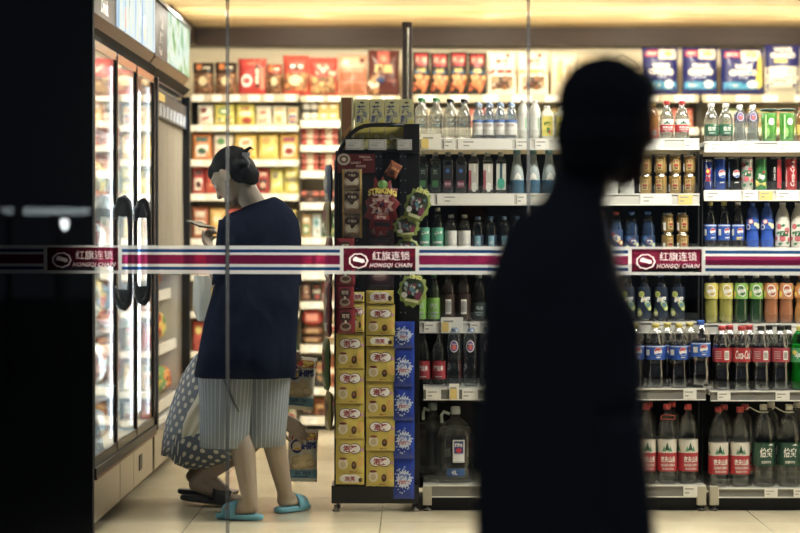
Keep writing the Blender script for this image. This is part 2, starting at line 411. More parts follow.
# ---- the drinks gondola: two bays
YF = 9.28
OUT = [0, 0, 0, 0, .20, .20]      # the two lowest shelves are deeper
def gondola(name, label, xa, xb, bands, tags, loc_px):
    X0, X1 = wx(xa, YF), wx(xb, YF); xc = (X0 + X1) / 2; hw = (X1 - X0) / 2
    t = thing(name, label, 'shelving', (xc, YF, 0), 0, 'drinks shelving bays')
    ztop = wz(bands[0][1], YF)
    MB().box((-hw, .46, .02), (hw, .475, ztop), GDARK).build('back_panel', t)
    for s in (-1, 1):
        MB().box((s * hw - (.0 if s < 0 else .005), .02, .0), (s * hw + (.005 if s < 0 else .0), .46, ztop + (-.005)), GD).build('upright', t)
    MB().box((-hw + (.052 if xa < 500 else .006), .02 - OUT[5], .0), (hw - .006, .05 - OUT[5], wz(bands[5][1], YF - OUT[5]) - .001), GDARK).build('kick_plate', t)
    for k, (p0, p1) in enumerate(bands):
        o_ = OUT[k]; Yk = YF - o_
        z1, z0 = wz(p0, Yk), wz(p1, Yk); xl = -hw + .006 + (.045 if o_ and xa < 500 else 0)
        sh = MB().box((xl, .004 - o_, z1 - .02), (hw - .006, .455, z1), DECK).build('shelf', t)
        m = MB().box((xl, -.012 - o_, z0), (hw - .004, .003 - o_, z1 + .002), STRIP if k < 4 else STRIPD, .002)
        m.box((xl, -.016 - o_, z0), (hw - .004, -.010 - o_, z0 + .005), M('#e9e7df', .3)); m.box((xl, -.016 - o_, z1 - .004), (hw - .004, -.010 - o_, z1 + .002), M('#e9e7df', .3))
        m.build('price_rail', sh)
        MB().box((xl + .004, -.004 - o_, z1 + .002), (hw - .01, -.001 - o_, z1 + .042), ACRYL).build('clear_guard', sh)
        for a, b, kind in tags[k]:
            if kind == 'y': price_tag(sh, wx(a, Yk) - xc, wx(b, Yk) - xc, -.0125 - o_, z0 + .004, z1 - .003, TAGY)
            elif kind == 'p':      # a larger offer card clipped over the rail
                price_tag(sh, wx(a, Yk) - xc, wx(b, Yk) - xc, -.018 - o_, z0 + .001, z1 + .022, TAGM)
                MB().box((wx(a, Yk) - xc + .004, -.0235 - o_, z0 + .006), (wx(a, Yk) - xc + .034, -.0225 - o_, z1 + .0), TAGY).build('price_patch', sh)
            else: price_tag(sh, wx(a, Yk) - xc, wx(b, Yk) - xc, -.0125 - o_, z0 + .004, z1 - .003, TAGM)
    for s in (-1, 1):
        m = MB(); fx = s * (hw - .022) + (.045 if s < 0 and xa < 500 else 0); m.box((fx - .02, -.017 - OUT[5], .025), (fx + .02, .015 - OUT[5], wz(486, YF - OUT[5])), M('#b9b29c', .4), .003)
        m.lathe([(0, 0), (.018, 0), (.018, .008), (.007, .012), (.007, .03), (0, .03)], M('#4b4740', .4), 12, cx=fx, cy=-OUT[5])
        m.build('foot', t)
    return t
LB = [(139, 150), (194, 205.5), (253, 264), (322, 333), (388.5, 400), (485, 497)]
RB = [(142, 152.5), (190.5, 201), (249, 260), (324, 334), (391, 401), (488, 497.5)]
gondola('drinks_shelving', 'black steel drinks shelving bay between the snack stand and the second bay', 412, 700, LB,
        [[(421, 441, 'p'), (444, 455, 'w'), (458, 512, 'w'), (516, 531, 'w'), (535, 549, 'w'), (640, 664, 'w'), (684, 697, 'w')],
         [(422, 434, 'w'), (437, 514, 'w'), (517, 526, 'w'), (640, 671, 'w'), (678, 692, 'y')],
         [(430, 445, 'w'), (470, 485, 'w'), (640, 655, 'w')],
         [(424, 436, 'w'), (441, 463, 'p'), (470, 480, 'w'), (655, 669, 'w'), (676, 692, 'w')],
         [(426, 441, 'w'), (449, 459, 'p'), (462, 478, 'w'), (683, 696, 'w')],
         [(683, 697, 'w')]], None)
gondola('drinks_shelving', 'black steel drinks shelving bay with cola and orange soda, far from the snack stand', 702.5, 905, RB,
        [[(708, 738, 'w'), (740, 753, 'w'), (777, 800, 'w'), (820, 834, 'w')],
         [(703.5, 740, 'w'), (743, 757, 'w'), (759, 772, 'y'), (776, 798, 'w')],
         [(720, 734, 'w'), (770, 786, 'w')],
         [(718, 739, 'w'), (753, 767, 'w'), (786, 800, 'w')],
         [(717, 730, 'w'), (775, 789, 'w')],
         [(764, 777, 'w'), (793, 806, 'w')]], None)
# ---- wall shelving along the back wall
YW = 12.86
WS_LT = M('#e4dcc4', .45); WS_RAIL = M('#b5a78a', .4)
def wallshelf(label, xa, xb, bands, ntag, seed):
    rnd = random.Random(seed)
    X0, X1 = wx(xa, YW), wx(xb, YW); xc = (X0 + X1) / 2; hw = (X1 - X0) / 2
    t = thing('wall_shelving', label, 'shelving', (xc, YW, 0), 0, 'wall shelving bays')
    ztop = wz(bands[0][0], YW)
    MB().box((-hw, .44, .05), (hw, .452, ztop + .02), M('#cdbf9f', .6)).build('back_panel', t)
    for s in (-1, 1):
        MB().box((s * hw - (.003 if s < 0 else 0), .05, 0), (s * hw + (0 if s < 0 else .003), .44, ztop), M('#6b6250', .5)).build('upright', t)
    MB().box((-hw + .02, .03, 0), (hw - .02, .06, wz(bands[-1][1], YW)), GDARK).build('kick_plate', t)
    for k, (p0, p1) in enumerate(bands):
        z1, z0 = wz(p0, YW), wz(p1, YW)
        sh = MB().box((-hw + .001, .004, z1 - .02), (hw - .001, .43, z1), WS_LT).build('shelf', t)
        MB().box((-hw + .004, -.012, z0), (hw - .004, .003, z1 + .002), WS_RAIL if k == 0 else WS_LT, .002).build('price_rail', sh)
        n = ntag; w = 2 * hw / n
        for i in range(n):
            a = -hw + w * (i + .12 + rnd.random() * .15); price_tag(sh, a, a + w * (.45 + .2 * rnd.random()), -.0125, z0 + .004, z1 - .003, TAGM)
    return t
WA = [(94.6, 102), (125.5, 131.5), (160, 166.5), (194, 201), (239, 245.5), (275, 281), (312, 318), (352, 358), (392, 398), (421, 427)]
WB = [(96, 102), (120.5, 128), (145.5, 152), (171, 178.5), (203, 210), (238, 245), (272, 280), (302, 309), (345, 353), (388, 395), (417, 425)]
WC = [(95, 102.5), (128, 135), (162, 168), (200, 206)]
wallshelf('cream wall shelving bay of bagged snacks behind the standing woman', 190, 299, WA, 6, 1)
wallshelf('narrow cream wall shelving bay of closely spaced shelves behind the snack stand', 300, 401, WB, 4, 2)
wallshelf('long cream wall shelving bay rising behind the drinks shelving', 413, 699, WC, 9, 3)
wallshelf('end cream wall shelving bay holding the navy blue snack bags', 702, 900, WC, 7, 4)
def area(name, loc, rot, sx, sy, power, col):
    l = bpy.data.lights.new(name, 'AREA'); l.shape = 'RECTANGLE'; l.size = sx; l.size_y = sy; l.energy = power; l.color = col
    o = bpy.data.objects.new(name, l); COL.objects.link(o); o.location = loc; o.rotation_euler = rot
    return o
WARM = (1, .82, .55); NEUT = (1, .945, .84); COOL = (.80, .92, 1)
# ================================================================== chilled cabinets down the left
XF = -1.28
CAB = M('#d9d8d2', .5); CABD = M('#15171b', .4); COPPER = M('#5e2f18', .35, .3); FRAME = M('#2a2a2c', .3, .6); BRN = M('#3d2b21', .5)
COOLG = clear_mat('cooler_glass', (.93, .96, .97, 1), 1.5, .012)
LED = M('#e6f1ff', .5, emit=2.6)
def screen_mat(name, cols, scale):
    m, nt, out = newmat(name)
    em = nd(nt, 'ShaderNodeEmission', Strength=.5); tc = nd(nt, 'ShaderNodeTexCoord')
    mp = nd(nt, 'ShaderNodeMapping'); mp.inputs['Scale'].default_value = scale
    nz = nd(nt, 'ShaderNodeTexNoise', Scale=2.0, Detail=2.0); cr = nd(nt, 'ShaderNodeValToRGB')
    e = cr.color_ramp.elements
    e[0].position = .32; e[0].color = hx(cols[0]); e[1].position = .66; e[1].color = hx(cols[-1])
    for i, c in enumerate(cols[1:-1]):
        x = e.new(.32 + .34 * (i + 1) / (len(cols) - 1)); x.color = hx(c)
    nt.links.new(tc.outputs['Object'], mp.inputs[0]); nt.links.new(mp.outputs[0], nz.inputs['Vector']); nt.links.new(nz.outputs[0], cr.inputs[0])
    nt.links.new(cr.outputs[0], em.inputs[0]); nt.links.new(em.outputs[0], out.inputs[0])
    return m
def cabinet_shell(t, y0, y1, top):
    d = .70
    m = MB()
    m.box((-d, y0, .05), (-d + .03, y1, top), CAB); m.box((-d + .03, y0, top - .03), (-.06, y1, top), CAB)
    m.box((-d + .03, y0, .24), (-.02, y1, .27), CAB)
    m.box((-d + .03, y0, .27), (-.02, y0 + .03, top - .03), CAB); m.box((-d + .03, y1 - .03, .27), (-.02, y1, top - .03), CAB)
    m.box((-d + .03, y0 + .02, .05), (-.06, y1 - .02, .24), CABD)
    return m.build('cabinet_body', t)
def header(t, y0, y1, ys, mat, name):
    h = MB().box((-.30, y0, 2.09), (.005, y1, 2.365), BRN, .004).build('sign_box', t)
    MB().box((.002, ys, 2.10), (.012, y1 - .02, 2.36), mat).build('lit_screen', h)
    MB().box((-.02, y0, 2.365), (.02, y1, 2.385), FRAME).build('sign_rim', h)
    m = MB(); m.add([(.008, y0, 2.09), (.008, y1, 2.09), (-.02, y1, 2.05), (-.02, y0, 2.05)], [(0, 1, 2, 3)], COPPER)
    m.add([(-.02, y0, 2.05), (-.02, y1, 2.05), (.015, y1, 2.03), (.015, y0, 2.03)], [(0, 1, 2, 3)], COPPER)
    m.add([(.015, y0, 2.03), (.015, y1, 2.03), (-.03, y1, 1.985), (-.03, y0, 1.985)], [(0, 1, 2, 3)], M('#14100e', .6, 0, .1))
    m.box((-.30, y0, 1.985), (-.021, y1, 2.09), CABD)
    m.build('copper_trim', t)
    return h
fz = thing('glass_door_freezer', 'tall freezer with three upright glass doors beside the dark partition', 'freezer', (XF, 0, 0))
Y0, Y1 = 8.20, 10.12
cabinet_shell(fz, Y0, Y1, 2.0)
hd = header(fz, Y0, Y1, 8.84, screen_mat('drink_screen', ['#bcd6ee', '#e8f2f6', '#f4f3d8', '#dfeef8', '#a8cbe8'], (1, 5.5, .6)), 'a')
m = MB(); D = Decal(m, lambda u, v, k: (.0055 + k, u, v), .001, .0005)
D.text('Drink', 8.50, 2.145, .062, WHITE, .22, .03); D.text('冷饮', 8.50, 2.26, .10, WHITE, .30, .02)
m.build('sign_lettering', hd)
m = MB(); D = Decal(m, lambda u, v, k: (.0125 + k, u, v), .001, .0005)
D.ell(9.06, 2.16, .035, .05, M('#c8283a', .4)); D.ell(9.18, 2.2, .02, .07, M('#3fa0c8', .4)); D.ell(9.7, 2.18, .05, .06, M('#f2f6f2', .4)); D.ell(9.55, 2.22, .02, .1, M('#8ec0dd', .4))
m.build('screen_picture', hd)
doors = [(8.22, 8.84), (8.85, 9.47), (9.48, 10.10)]
for i, (a, b) in enumerate(doors):
    m = MB()
    m.box((-.005, a, .285), (.008, a + .018, 1.985), FRAME, .002); m.box((-.005, b - .022, .285), (.008, b, 1.985), FRAME, .002)
    m.box((-.005, a + .018, 1.95), (.008, b - .022, 1.985), M('#c9b28e', .25, 1.0)); m.box((-.005, a + .018, .285), (.008, b - .022, .325), FRAME)
    d = m.build('door', fz)
    MB().box((-.002, a + .018, .325), (.003, b - .022, 1.95), COOLG).build('door_glass', d)
    MB().box((.0082, b - .013, .30), (.0122, b - .008, 1.97), M('#b08a5a', .25, 1.0)).build('door_trim', d)
    if i < 2:
        z1, z0, yh = 1.372, .893, b - .06
        pts = [(.010, yh, z1 - .10), (.016, yh, z1 - .05), (.030, yh, z1 - .016), (.046, yh, z1 - .010), (.062, yh, z1 - .026), (.070, yh, z1 - .07), (.072, yh, z1 - .14), (.072, yh, z0 + .14), (.070, yh, z0 + .07), (.062, yh, z0 + .026), (.046, yh, z0 + .010), (.030, yh, z0 + .016), (.016, yh, z0 + .05), (.010, yh, z0 + .10)]
        MB().tube(pts, [.010, .014, .017, .019, .017, .013, .010, .010, .013, .017, .019, .017, .014, .010], M('#14171d', .3), 10).box((.010, yh - .007, z1 - .085), (.066, yh + .007, z1 - .02), M('#14171d', .3)).box((.010, yh - .007, z0 + .02), (.066, yh + .007, z0 + .085), M('#14171d', .3)).build('handle', d)
for a, b in ((8.22, 8.98), (8.99, 9.42), (9.43, 10.10)):
    MB().box((-.03, a, .055), (.0, b, .235), STEEL, .004).build('lower_panel', fz)
MB().box((-.002, 9.60, .115), (.003, 9.70, .185), CABD, .001).build('vent', fz)
MB().box((-.05, Y0, .236), (.018, Y1, .283), CABD).build('door_ledge', fz)
MB().box((-.005, Y0, .236), (.020, Y1, .248), COPPER).build('ledge_trim', fz)
MB().box((-.62, Y0 + .05, 0), (-.06, Y1 - .05, .05), CABD).build('plinth', fz)
FZS = [.52, .82, 1.10, 1.38, 1.66]
SHW = M('#e4e2d6', .4)
for z in FZS:
    sh = MB().box((-.64, Y0 + .04, z - .012), (-.12, Y1 - .04, z), SHW).build('shelf', fz)
    MB().box((-.12, Y0 + .04, z - .052), (-.108, Y1 - .04, z + .012), M('#f2efe2', .4)).build('price_rail', sh)
for y in (8.235, 8.845, 9.475, 10.08):
    MB().box((-.022, y - .005, .34), (-.013, y + .005, 1.93), LED).build('light_tube', fz)

for y in (8.235, 8.845, 9.475, 10.08):
    area('freezer_lamp', (XF - .058, y, 1.13), (0, math.radians(90), 0), 1.55, .02, 3.0, COOL)
oc = thing('open_chiller', 'open chiller with a half-drawn beige night blind beyond the freezer', 'chiller', (XF, 0, 0))
Y2, Y3 = 10.16, 11.66
cabinet_shell(oc, Y2, Y3, 2.0)
hd = header(oc, Y2, Y3, 10.66, screen_mat('fresh_screen', ['#7fb35c', '#cfe3a4', '#f2f5e2', '#dcefd9', '#9cc98a'], (1, 3, 3)), 'b')
m = MB(); D = Decal(m, lambda u, v, k: (.0055 + k, u, v), .001, .0005)
D.text('低温', 10.40, 2.275, .065, WHITE, .24, .03); D.text('鲜食', 10.40, 2.20, .065, WHITE, .24, .03); D.text('Food', 10.36, 2.13, .04, WHITE, .12, .03)
m.build('sign_lettering', hd)
for y in (Y2, Y3 - .05):
    MB().box((-.03, y, .25), (.018, y + .045, 1.985), M('#14161c', .3), .004).build('end_frame', oc)
# night blind, gently rippled
m = MB(); n = 40; vs = []; fs = []; BL = M('#8d8474', .5); uv = []
for i in range(n + 1):
    y = Y2 + .05 + (Y3 - Y2 - .10) * i / n
    for j in range(8):
        z = 1.93 - (1.93 - 1.03) * j / 7
        vs.append((-.022 + .008 * math.sin(i * .9 + .5 * j) * (j / 7) + .004 * math.sin(i * 2.3), y, z))
for i in range(n):
    for j in range(7): fs.append((i * 8 + j, (i + 1) * 8 + j, (i + 1) * 8 + j + 1, i * 8 + j + 1))
m.add(vs, fs, BL)
bl = m.build('night_blind', oc)
MB().tube([(-.02, Y2 + .05, 1.025), (-.02, Y3 - .05, 1.025)], .010, M('#8b8474', .35, .6)).build('blind_bar', bl)
m = MB().box((-.04, Y2 + .05, 1.80), (.0, Y3 - .05, 1.93), M('#1b2230', .4))
D = Decal(m, lambda u, v, k: (.0005 + k, u, v), .001, .0004)
rnd = random.Random(5)
for i in range(26):
    y = Y2 + .1 + i * .05; D.k = .001
    D.poly([(y, 1.81), (y + .03, 1.81), (y + .05, 1.86 + .02 * rnd.random()), (y + .02, 1.87)], M(['#dfe8f2', '#3f6fae', '#e9edf2'][i % 3], .4))
D.k = .002; D.rect(Y2 + .08, 1.885, Y2 + .42, 1.925, M('#e3c64a', .4), 1)
m.build('pelmet', oc)
OCS = [.34, .62, .90]
for k, z in enumerate(OCS):
    sh = MB().box((-.62, Y2 + .04, z - .015), (-.10 + .03 * (2 - k), Y3 - .05, z), M('#8a8478', .4)).build('shelf', oc)
    MB().box((-.10 + .03 * (2 - k), Y2 + .04, z - .04), (-.088 + .03 * (2 - k), Y3 - .05, z + .015), M('#d9d6cb', .4)).build('price_rail', sh)
for a, b in ((10.18, 10.66), (10.67, 11.16), (11.17, 11.64)):
    MB().box((-.03, a, .055), (.0, b, .235), STEEL, .004).build('lower_panel', oc)
MB().box((-.62, Y2 + .05, 0), (-.06, Y3 - .05, .05), CABD).build('plinth', oc)
MB().box((-.10, Y2 + .08, 1.22), (-.08, Y3 - .08, 1.235), LED).build('light_tube', oc)

# ================================================================== snack stand at the end of the gondola
YD = 9.06
DB = M('#121316', .38); DB2 = M('#1b1c20', .5)
t = thing('snack_display_stand', 'black steel snack stand with a curved top hung with candy and puff packs', 'display stand', (wx(377, YD), YD, 0))
xc = wx(377, YD)
def dx(px): return wx(px, YD) - xc
def dz(py): return wz(py, YD)
MB().box((dx(335), .06, dz(486)), (dx(418), .085, dz(150)), DB2).build('back_panel', t)
MB().box((dx(331.5), -.02, dz(503)), (dx(419), .19, dz(485)), DB, .004).build('base', t)
MB().box((dx(334), .03, dz(485)), (dx(337), .19, dz(160)), DB).build('side_panel', t)
MB().box((dx(403.5), .03, dz(486)), (dx(419.5), .19, dz(153)), DB, .002).build('side_panel', t)
MB().box((dx(403.5), .005, dz(152.8)), (dx(419.5), .033, dz(123.5)), DB, .002).build('upper_post', t)
arch = [(336.3, 485), (336.3, 300), (336.3, 175), (337.2, 160), (340, 150), (345, 141), (350.5, 134), (357, 129), (364, 126), (371, 125), (385, 124.7), (404, 124.7)]
m = MB(); m.tube([(dx(a), .008, dz(b)) for a, b in arch], .0095, DB, 8); m.build('arch_frame', t)
MB().tube([(dx(349), .01, dz(138.3)), (dx(404), .01, dz(138.3))], .003, DB, 6).build('cross_bar', t)
m = MB().box((dx(343), -.002, dz(152)), (dx(404), .003, dz(149.2)), DB); m.build('holder_rail', t)
for a, b in ((345.5, 363.5), (368.5, 386.5), (397, 412)):
    m = MB().box((dx(a), -.012, dz(150)), (dx(b), -.008, dz(139.5)), M('#b9b7ae', .35)); m.box((dx(a) + .004, -.0135, dz(148)), (dx(b) - .012, -.012, dz(141)), M('#c9c8c2', .4))
    D = Decal(m, lambda u, v, k: (u, -.0138 - k, v), .0003, .0002); w = dx(b) - dx(a)
    D.rect(dx(a) + .012, dz(146), dx(a) + w * .5, dz(144.8), BARC, 1); D.rect(dx(a) + .012, dz(143.4), dx(a) + w * .65, dz(142.6), BARC, 1)
    m.build('tag_holder', t)
for a, b in ((351, 358), (375, 382), (399.5, 406.5)):
    m = MB().box((dx(a), .000, dz(330)), (dx(b), .006, dz(150)), M('#34373d', .35, .7))
    for y in range(156, 325, 12):
        for x in (a + 1, b - 1.6): m.box((dx(x), -.003, dz(y + 1)), (dx(x + .8), .0, dz(y)), M('#c9c8c0', .3, .8))
    m.build('hook_strip', t)
for px_ in (336, 415):
    for yy in (.0, .165):
        MB().lathe([(0, 0), (.016, 0), (.017, .006), (.007, .012), (.007, .02), (0, .02)], M('#77736a', .4), 12, cx=dx(px_), cy=yy).build('foot', t)
# shelf on which the tea boxes stand
MB().box((dx(339), .02, dz(152)), (dx(413), .17, dz(150)), DB).build('top_shelf', t)
m = MB().box((dx(337.5), -.022, dz(173)), (dx(375), -.018, dz(154)), M('#5c1216', .45))
D = Decal(m, lambda u, v, k: (u, -.0222 - k, v), .0006, .0004); px = YD / F
D.ell(dx(344), dz(159.5), 6.6 * px, 6.0 * px, M('#b9aa94', .5)); D.ell(dx(344), dz(159.5), 4.2 * px, 3.8 * px, M('#6a4a38', .5)); D.ell(dx(344), dz(159.5), 2.3 * px, 2 * px, M('#d8ccb4', .5))
D.text('WEIHUA', dx(365), dz(157.2), 2.2 * px, M('#d9b5a8', .5), 13 * px); D.text('COCOA', dx(368), dz(159.8), 1.8 * px, M('#d9b5a8', .5), 9 * px)
D.text('CANDY', dx(356), dz(163), 2.2 * px, M('#d9b5a8', .5), 11 * px); D.text('SHAKE', dx(361), dz(166.3), 2.4 * px, M('#d9b5a8', .5), 13 * px)
m.build('sign_plate', t)

# ================================================================== lamps
def spot(name, loc, power, col, size=1.9, rad=.05, rot=(0, 0, 0)):
    l = bpy.data.lights.new(name, 'SPOT'); l.energy = power; l.color = col; l.spot_size = size; l.spot_blend = .6; l.shadow_soft_size = rad
    o = bpy.data.objects.new(name, l); COL.objects.link(o); o.location = loc; o.rotation_euler = rot
    return o
# rows of ceiling panels: the back aisle is brightest, the front of the shop dim
area('ceiling_lamp', (-.2, 11.5, 2.44), (0, 0, 0), 4.2, .30, 55, NEUT)
area('ceiling_lamp', (1.5, 10.15, 2.46), (0, 0, 0), 2.6, .25, 34, NEUT)
area('ceiling_lamp', (1.75, 8.5, 2.46), (0, 0, 0), 2.0, .22, 33, NEUT)
for x in (-.62, .46, 1.46, 2.3):
    spot('ceiling_spotlight', (x, 12.35, 2.5), 12, (1, .86, .64), 2.4, .04, (math.radians(48), 0, 0))
# added unseen fill inside the glass, brightening the printed stickers from behind
l = area('window_lamp', (.2, YG + .62, 2.44), (math.radians(-25), 0, 0), 3.6, .12, 27, NEUT); l.data.spread = math.radians(75)
# unseen uplight in mid-air brightening the boards; no cove is there
area('unseen_uplight', (.3, 12.2, 2.16), (PI, 0, 0), 4.4, .10, 15, (1, .88, .64))
W = bpy.data.worlds.new('night'); SC.world = W; W.use_nodes = True
W.node_tree.nodes['Background'].inputs[0].default_value = (.0135, .0165, .021, 1); W.node_tree.nodes['Background'].inputs[1].default_value = 1
# street lights behind the photographer, mirrored in the dark pane
def lamp_mesh(name, label, a, b, e, col):
    o = MB().box(a, b, M(col, .5, emit=e), .01).build(name); tag(o, label, 'lamp'); return o

cam = bpy.data.cameras.new('camera'); co = bpy.data.objects.new('camera', cam); COL.objects.link(co); SC.camera = co
co.location = (0, 0, EYE); co.rotation_euler = (PI / 2, 0, 0)
cam.sensor_width = 36; cam.lens = F / 800 * 36; cam.shift_x = -(CX - 400) / 800; cam.shift_y = -(266.5 - CY) / 800
cam.clip_start = .05; cam.clip_end = 100
cam.dof.use_dof = True; cam.dof.focus_distance = 8.98; cam.dof.aperture_fstop = 1.75
SC.view_settings.view_transform = 'Standard'; SC.view_settings.look = 'None'; SC.view_settings.gamma = 1; SC.view_settings.use_curve_mapping = False
SC.view_settings.exposure = 1.28
SC.cycles.max_bounces = 10; SC.cycles.transparent_max_bounces = 24; SC.cycles.transmission_bounces = 8; SC.cycles.glossy_bounces = 4; SC.cycles.diffuse_bounces = 3
SC.cycles.sample_clamp_indirect = 4; SC.cycles.caustics_reflective = False; SC.cycles.use_denoising = True
# ================================================================== drinks
PX = 9.345 / F          # metres per photograph pixel at the front row of bottles
YB = 9.345
SHELFZ = {('L', k): wz(b[0], YF - OUT[k]) + .001 for k, b in enumerate(LB)}
SHELFZ.update({('R', k): wz(b[0], YF - OUT[k]) + .001 for k, b in enumerate(RB)})
YROW = [YB - o for o in OUT]
def prof_round(r, h, neck=.40, ribs=True, sh=.62, waist=0.0):
    P = [(0, .004), (r * .55, .0), (r * .9, .0), (r, .015 * 1.2)]
    n = 14
    for i in range(n + 1):
        t = i / n; z = .02 + (sh * h - .02) * t
        rr = r
        if ribs: rr *= 1 - .035 * (i % 2)
        rr *= 1 - waist * math.exp(-((t - .55) / .16) ** 2)
        P.append((rr, z))
    P += [(r * .96, h * (sh + .06)), (r * .82, h * (sh + .15)), (r * .62, h * (sh + .23)), (r * neck, h * (sh + .29)), (r * neck, h * .965)]
    return P
def prof_coke(r, h):
    return [(0, .004), (r * .5, 0), (r * .86, 0), (r * .95, .012), (r, h * .14), (r * .97, h * .26), (r * .90, h * .34), (r * .93, h * .40), (r, h * .44), (r, h * .66), (r * .97, h * .70),
            (r * .88, h * .78), (r * .70, h * .86), (r * .46, h * .91), (r * .33, h * .935), (r * .33, h * .965)]
def prof_cone(r, h):
    return [(0, 0), (r * .95, 0), (r, .008), (r, h * .30), (r * .93, h * .42), (r * .70, h * .62), (r * .52, h * .74), (r * .48, h * .86), (r * .48, h * .9)]
def prof_square(r, h):
    return [(0, 0), (r * .9, 0), (r, .006), (r, h * .70), (r * .97, h * .75), (r * .55, h * .86), (r * .42, h * .89), (r * .42, h * .95)]
def prof_cup(r, h):
    return [(0, 0), (r * .78, 0), (r * .80, .004), (r * .98, h * .93), (r, h * .94)]
def interp(P, z):
    for (r0, z0), (r1, z1) in zip(P[2:], P[3:]):
        if z1 > z0 and z0 <= z <= z1: return r0 + (r1 - r0) * (z - z0) / (z1 - z0)
    return P[-1][0]
def mk_bottle(name, r, h, style='round', drink=None, level=.86, cap='#e8e6e0', capr=None, label=None, body=None, sq=0, drinkmat=None, clear_neck=True, n=18, **kw):
    def make():
        P = {'round': prof_round, 'coke': prof_coke, 'cone': prof_cone, 'square': prof_square, 'cup': prof_cup}[style](r, h, **kw)
        root = bpy.data.objects.new(name, None); COL.objects.link(root); root.empty_display_size = .03
        fl = (9, .095, h * .66, h * .92) if style == 'coke' and h > .24 else None; nn = 54 if fl else n
        MB().lathe(P, body or (PET_FACET if fl else PET), nn, sq, flute=fl).build('bottle_body' if style != 'cup' else 'cup_body', root)
        if drink or drinkmat:
            Q = []
            for a, z in P:
                if z <= h * level: Q.append((max(a - .0012 if a > .002 else a, 0), max(z, .0025)))
            zt = h * level; Q.append((max(interp(P, zt) - .0012, .003), zt)); Q.append((0, zt))
            MB().lathe(Q, drinkmat or M(drink, .12), n, sq).build('drink', root)
        cr = capr or max(P[-1][0] + .0015, .010)
        m = MB(); z0 = P[-1][1]; 
        if style == 'cup': m.lathe([(r * 1.0, h * .92), (r * 1.05, h * .925), (r * 1.05, h * .965), (r * .95, h * .985), (r * .3, h), (0, h)], M(cap, .4), n)
        else:
            zc = z0 - h * .025
            m.lathe([(cr * .9, zc), (cr, zc + .001), (cr, h - .002), (cr * .92, h), (0, h)], M(cap, .4), 14)
            m.lathe([(cr * .9, zc - .004), (cr * 1.05, zc - .0035), (cr * 1.05, zc - .001), (cr * .9, zc - .0008)], M(cap, .4), 14)
        m.build('cap' if style != 'cup' else 'lid', root)
        if label:
            z0, z1, col, fn = label
            lr = max(interp(P, h * (z0 + (z1 - z0) * t)) for t in (0, .25, .5, .75, 1)) + .0006
            m = MB()
            if sq:
                a = lr * .97; m.add([(-a * .8, -a - .001, h * z0), (a * .8, -a - .001, h * z0), (a * .8, -a - .001, h * z1), (-a * .8, -a - .001, h * z1)], [(0, 1, 2, 3)], col if not isinstance(col, str) else M(col, .4), False)
                D = Decal(m, S_front(-a - .0012))
            else:
                m.lathe([(lr, h * z0), (lr, h * (z0 + z1) / 2), (lr, h * z1)], col if not isinstance(col, str) else M(col, .4), 24); D = Decal(m, S_cyl(lr))
            if fn: fn(D, lr, h * z0, h * z1)
            m.build('label', root)
        return root
    return make
def can(name, r, h, col, fn, metal=.55):
    def make():
        root = bpy.data.objects.new(name, None); COL.objects.link(root)
        base = M(col, .3, metal)
        m = MB().lathe([(0, .004), (r * .72, .0), (r * .80, .001), (r, .010), (r, h * .5), (r, h - .010)], base, 24)
        fn(Decal(m, S_cyl(r), .0004), r, h); m.build('can_body', root)
        l = MB().lathe([(r, h - .010), (r * .86, h - .002), (r * .87, h), (r * .83, h), (r * .80, h - .003), (0, h - .003)], M('#c9c6bd', .25, 1.0), 24).build('can_lid', root)
        MB().box((-.007, -.013, h - .003), (.007, .008, h - .0015), M('#d9d6cd', .25, 1.0)).build('pull_tab', l)
        return root
    return make
# ---- prints
W_ = M('#efece4', .45); RED = M('#c4202f', .4); REDD = M('#a81f2b', .4); NAVY = M('#16357f', .4); BLUE = M('#1d5fc4', .35); GRN = M('#1d7a45', .4); DKG = M('#12503a', .4); YEL = M('#f0d432', .4); GOLD = M('#caa24a', .35); INK = M('#1c1c20', .5)
def globe(D, u, v, R):
    D.ell(u, v, R, R, W_, 20)
    P = [(u + R * .92 * math.cos(a), v + R * .92 * math.sin(a)) for a in [math.radians(x) for x in range(20, 181, 16)]]
    D.poly(P + [(u - R * .2, v + R * .28), (u + R * .3, v + R * .02)], RED)
    P = [(u + R * .92 * math.cos(a), v + R * .92 * math.sin(a)) for a in [math.radians(x) for x in range(215, 356, 16)]]
    D.poly(P + [(u + R * .4, v - R * .38), (u - R * .1, v - R * .32)], BLUE)
def l_pepsi(txt='pepsi', turn=0, extra=None):
    def fn(D, r, a, b):
        h = b - a
        D.rect(-r * 1.5, a + h * .88, r * 1.5, a + h * .96, M('#c8d6ee', .4), 10, 1)
        globe(D, r * (.32 + turn), a + h * .56, min(r * .52, h * .30))
        D.text(txt, r * (.32 + turn), a + h * .16, h * .14, W_, r * .9, .03)
        if extra: D.text(extra, r * .1, a + h * .12, h * .2, YEL, r * .9, .04)
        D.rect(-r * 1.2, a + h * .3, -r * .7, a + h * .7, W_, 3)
    return fn
def l_cola(script=True):
    def fn(D, r, a, b):
        h = b - a
        if script: D.text('Coca-Cola', 0, a + h * .52, h * .62, W_, r * 1.75, .02, .35)
        else:
            D.rect(r * .2, a + h * .15, r * .75, a + h * .8, W_, 3); [D.rect(r * (.28 + .1 * q), a + h * .25, r * (.33 + .1 * q), a + h * .7, INK, 1) for q in range(4)]
            for k in range(4): D.rect(-r * .8, a + h * (.25 + .15 * k), -r * .1, a + h * (.30 + .15 * k), M('#e8b9b4', .4), 2, 1)
    return fn
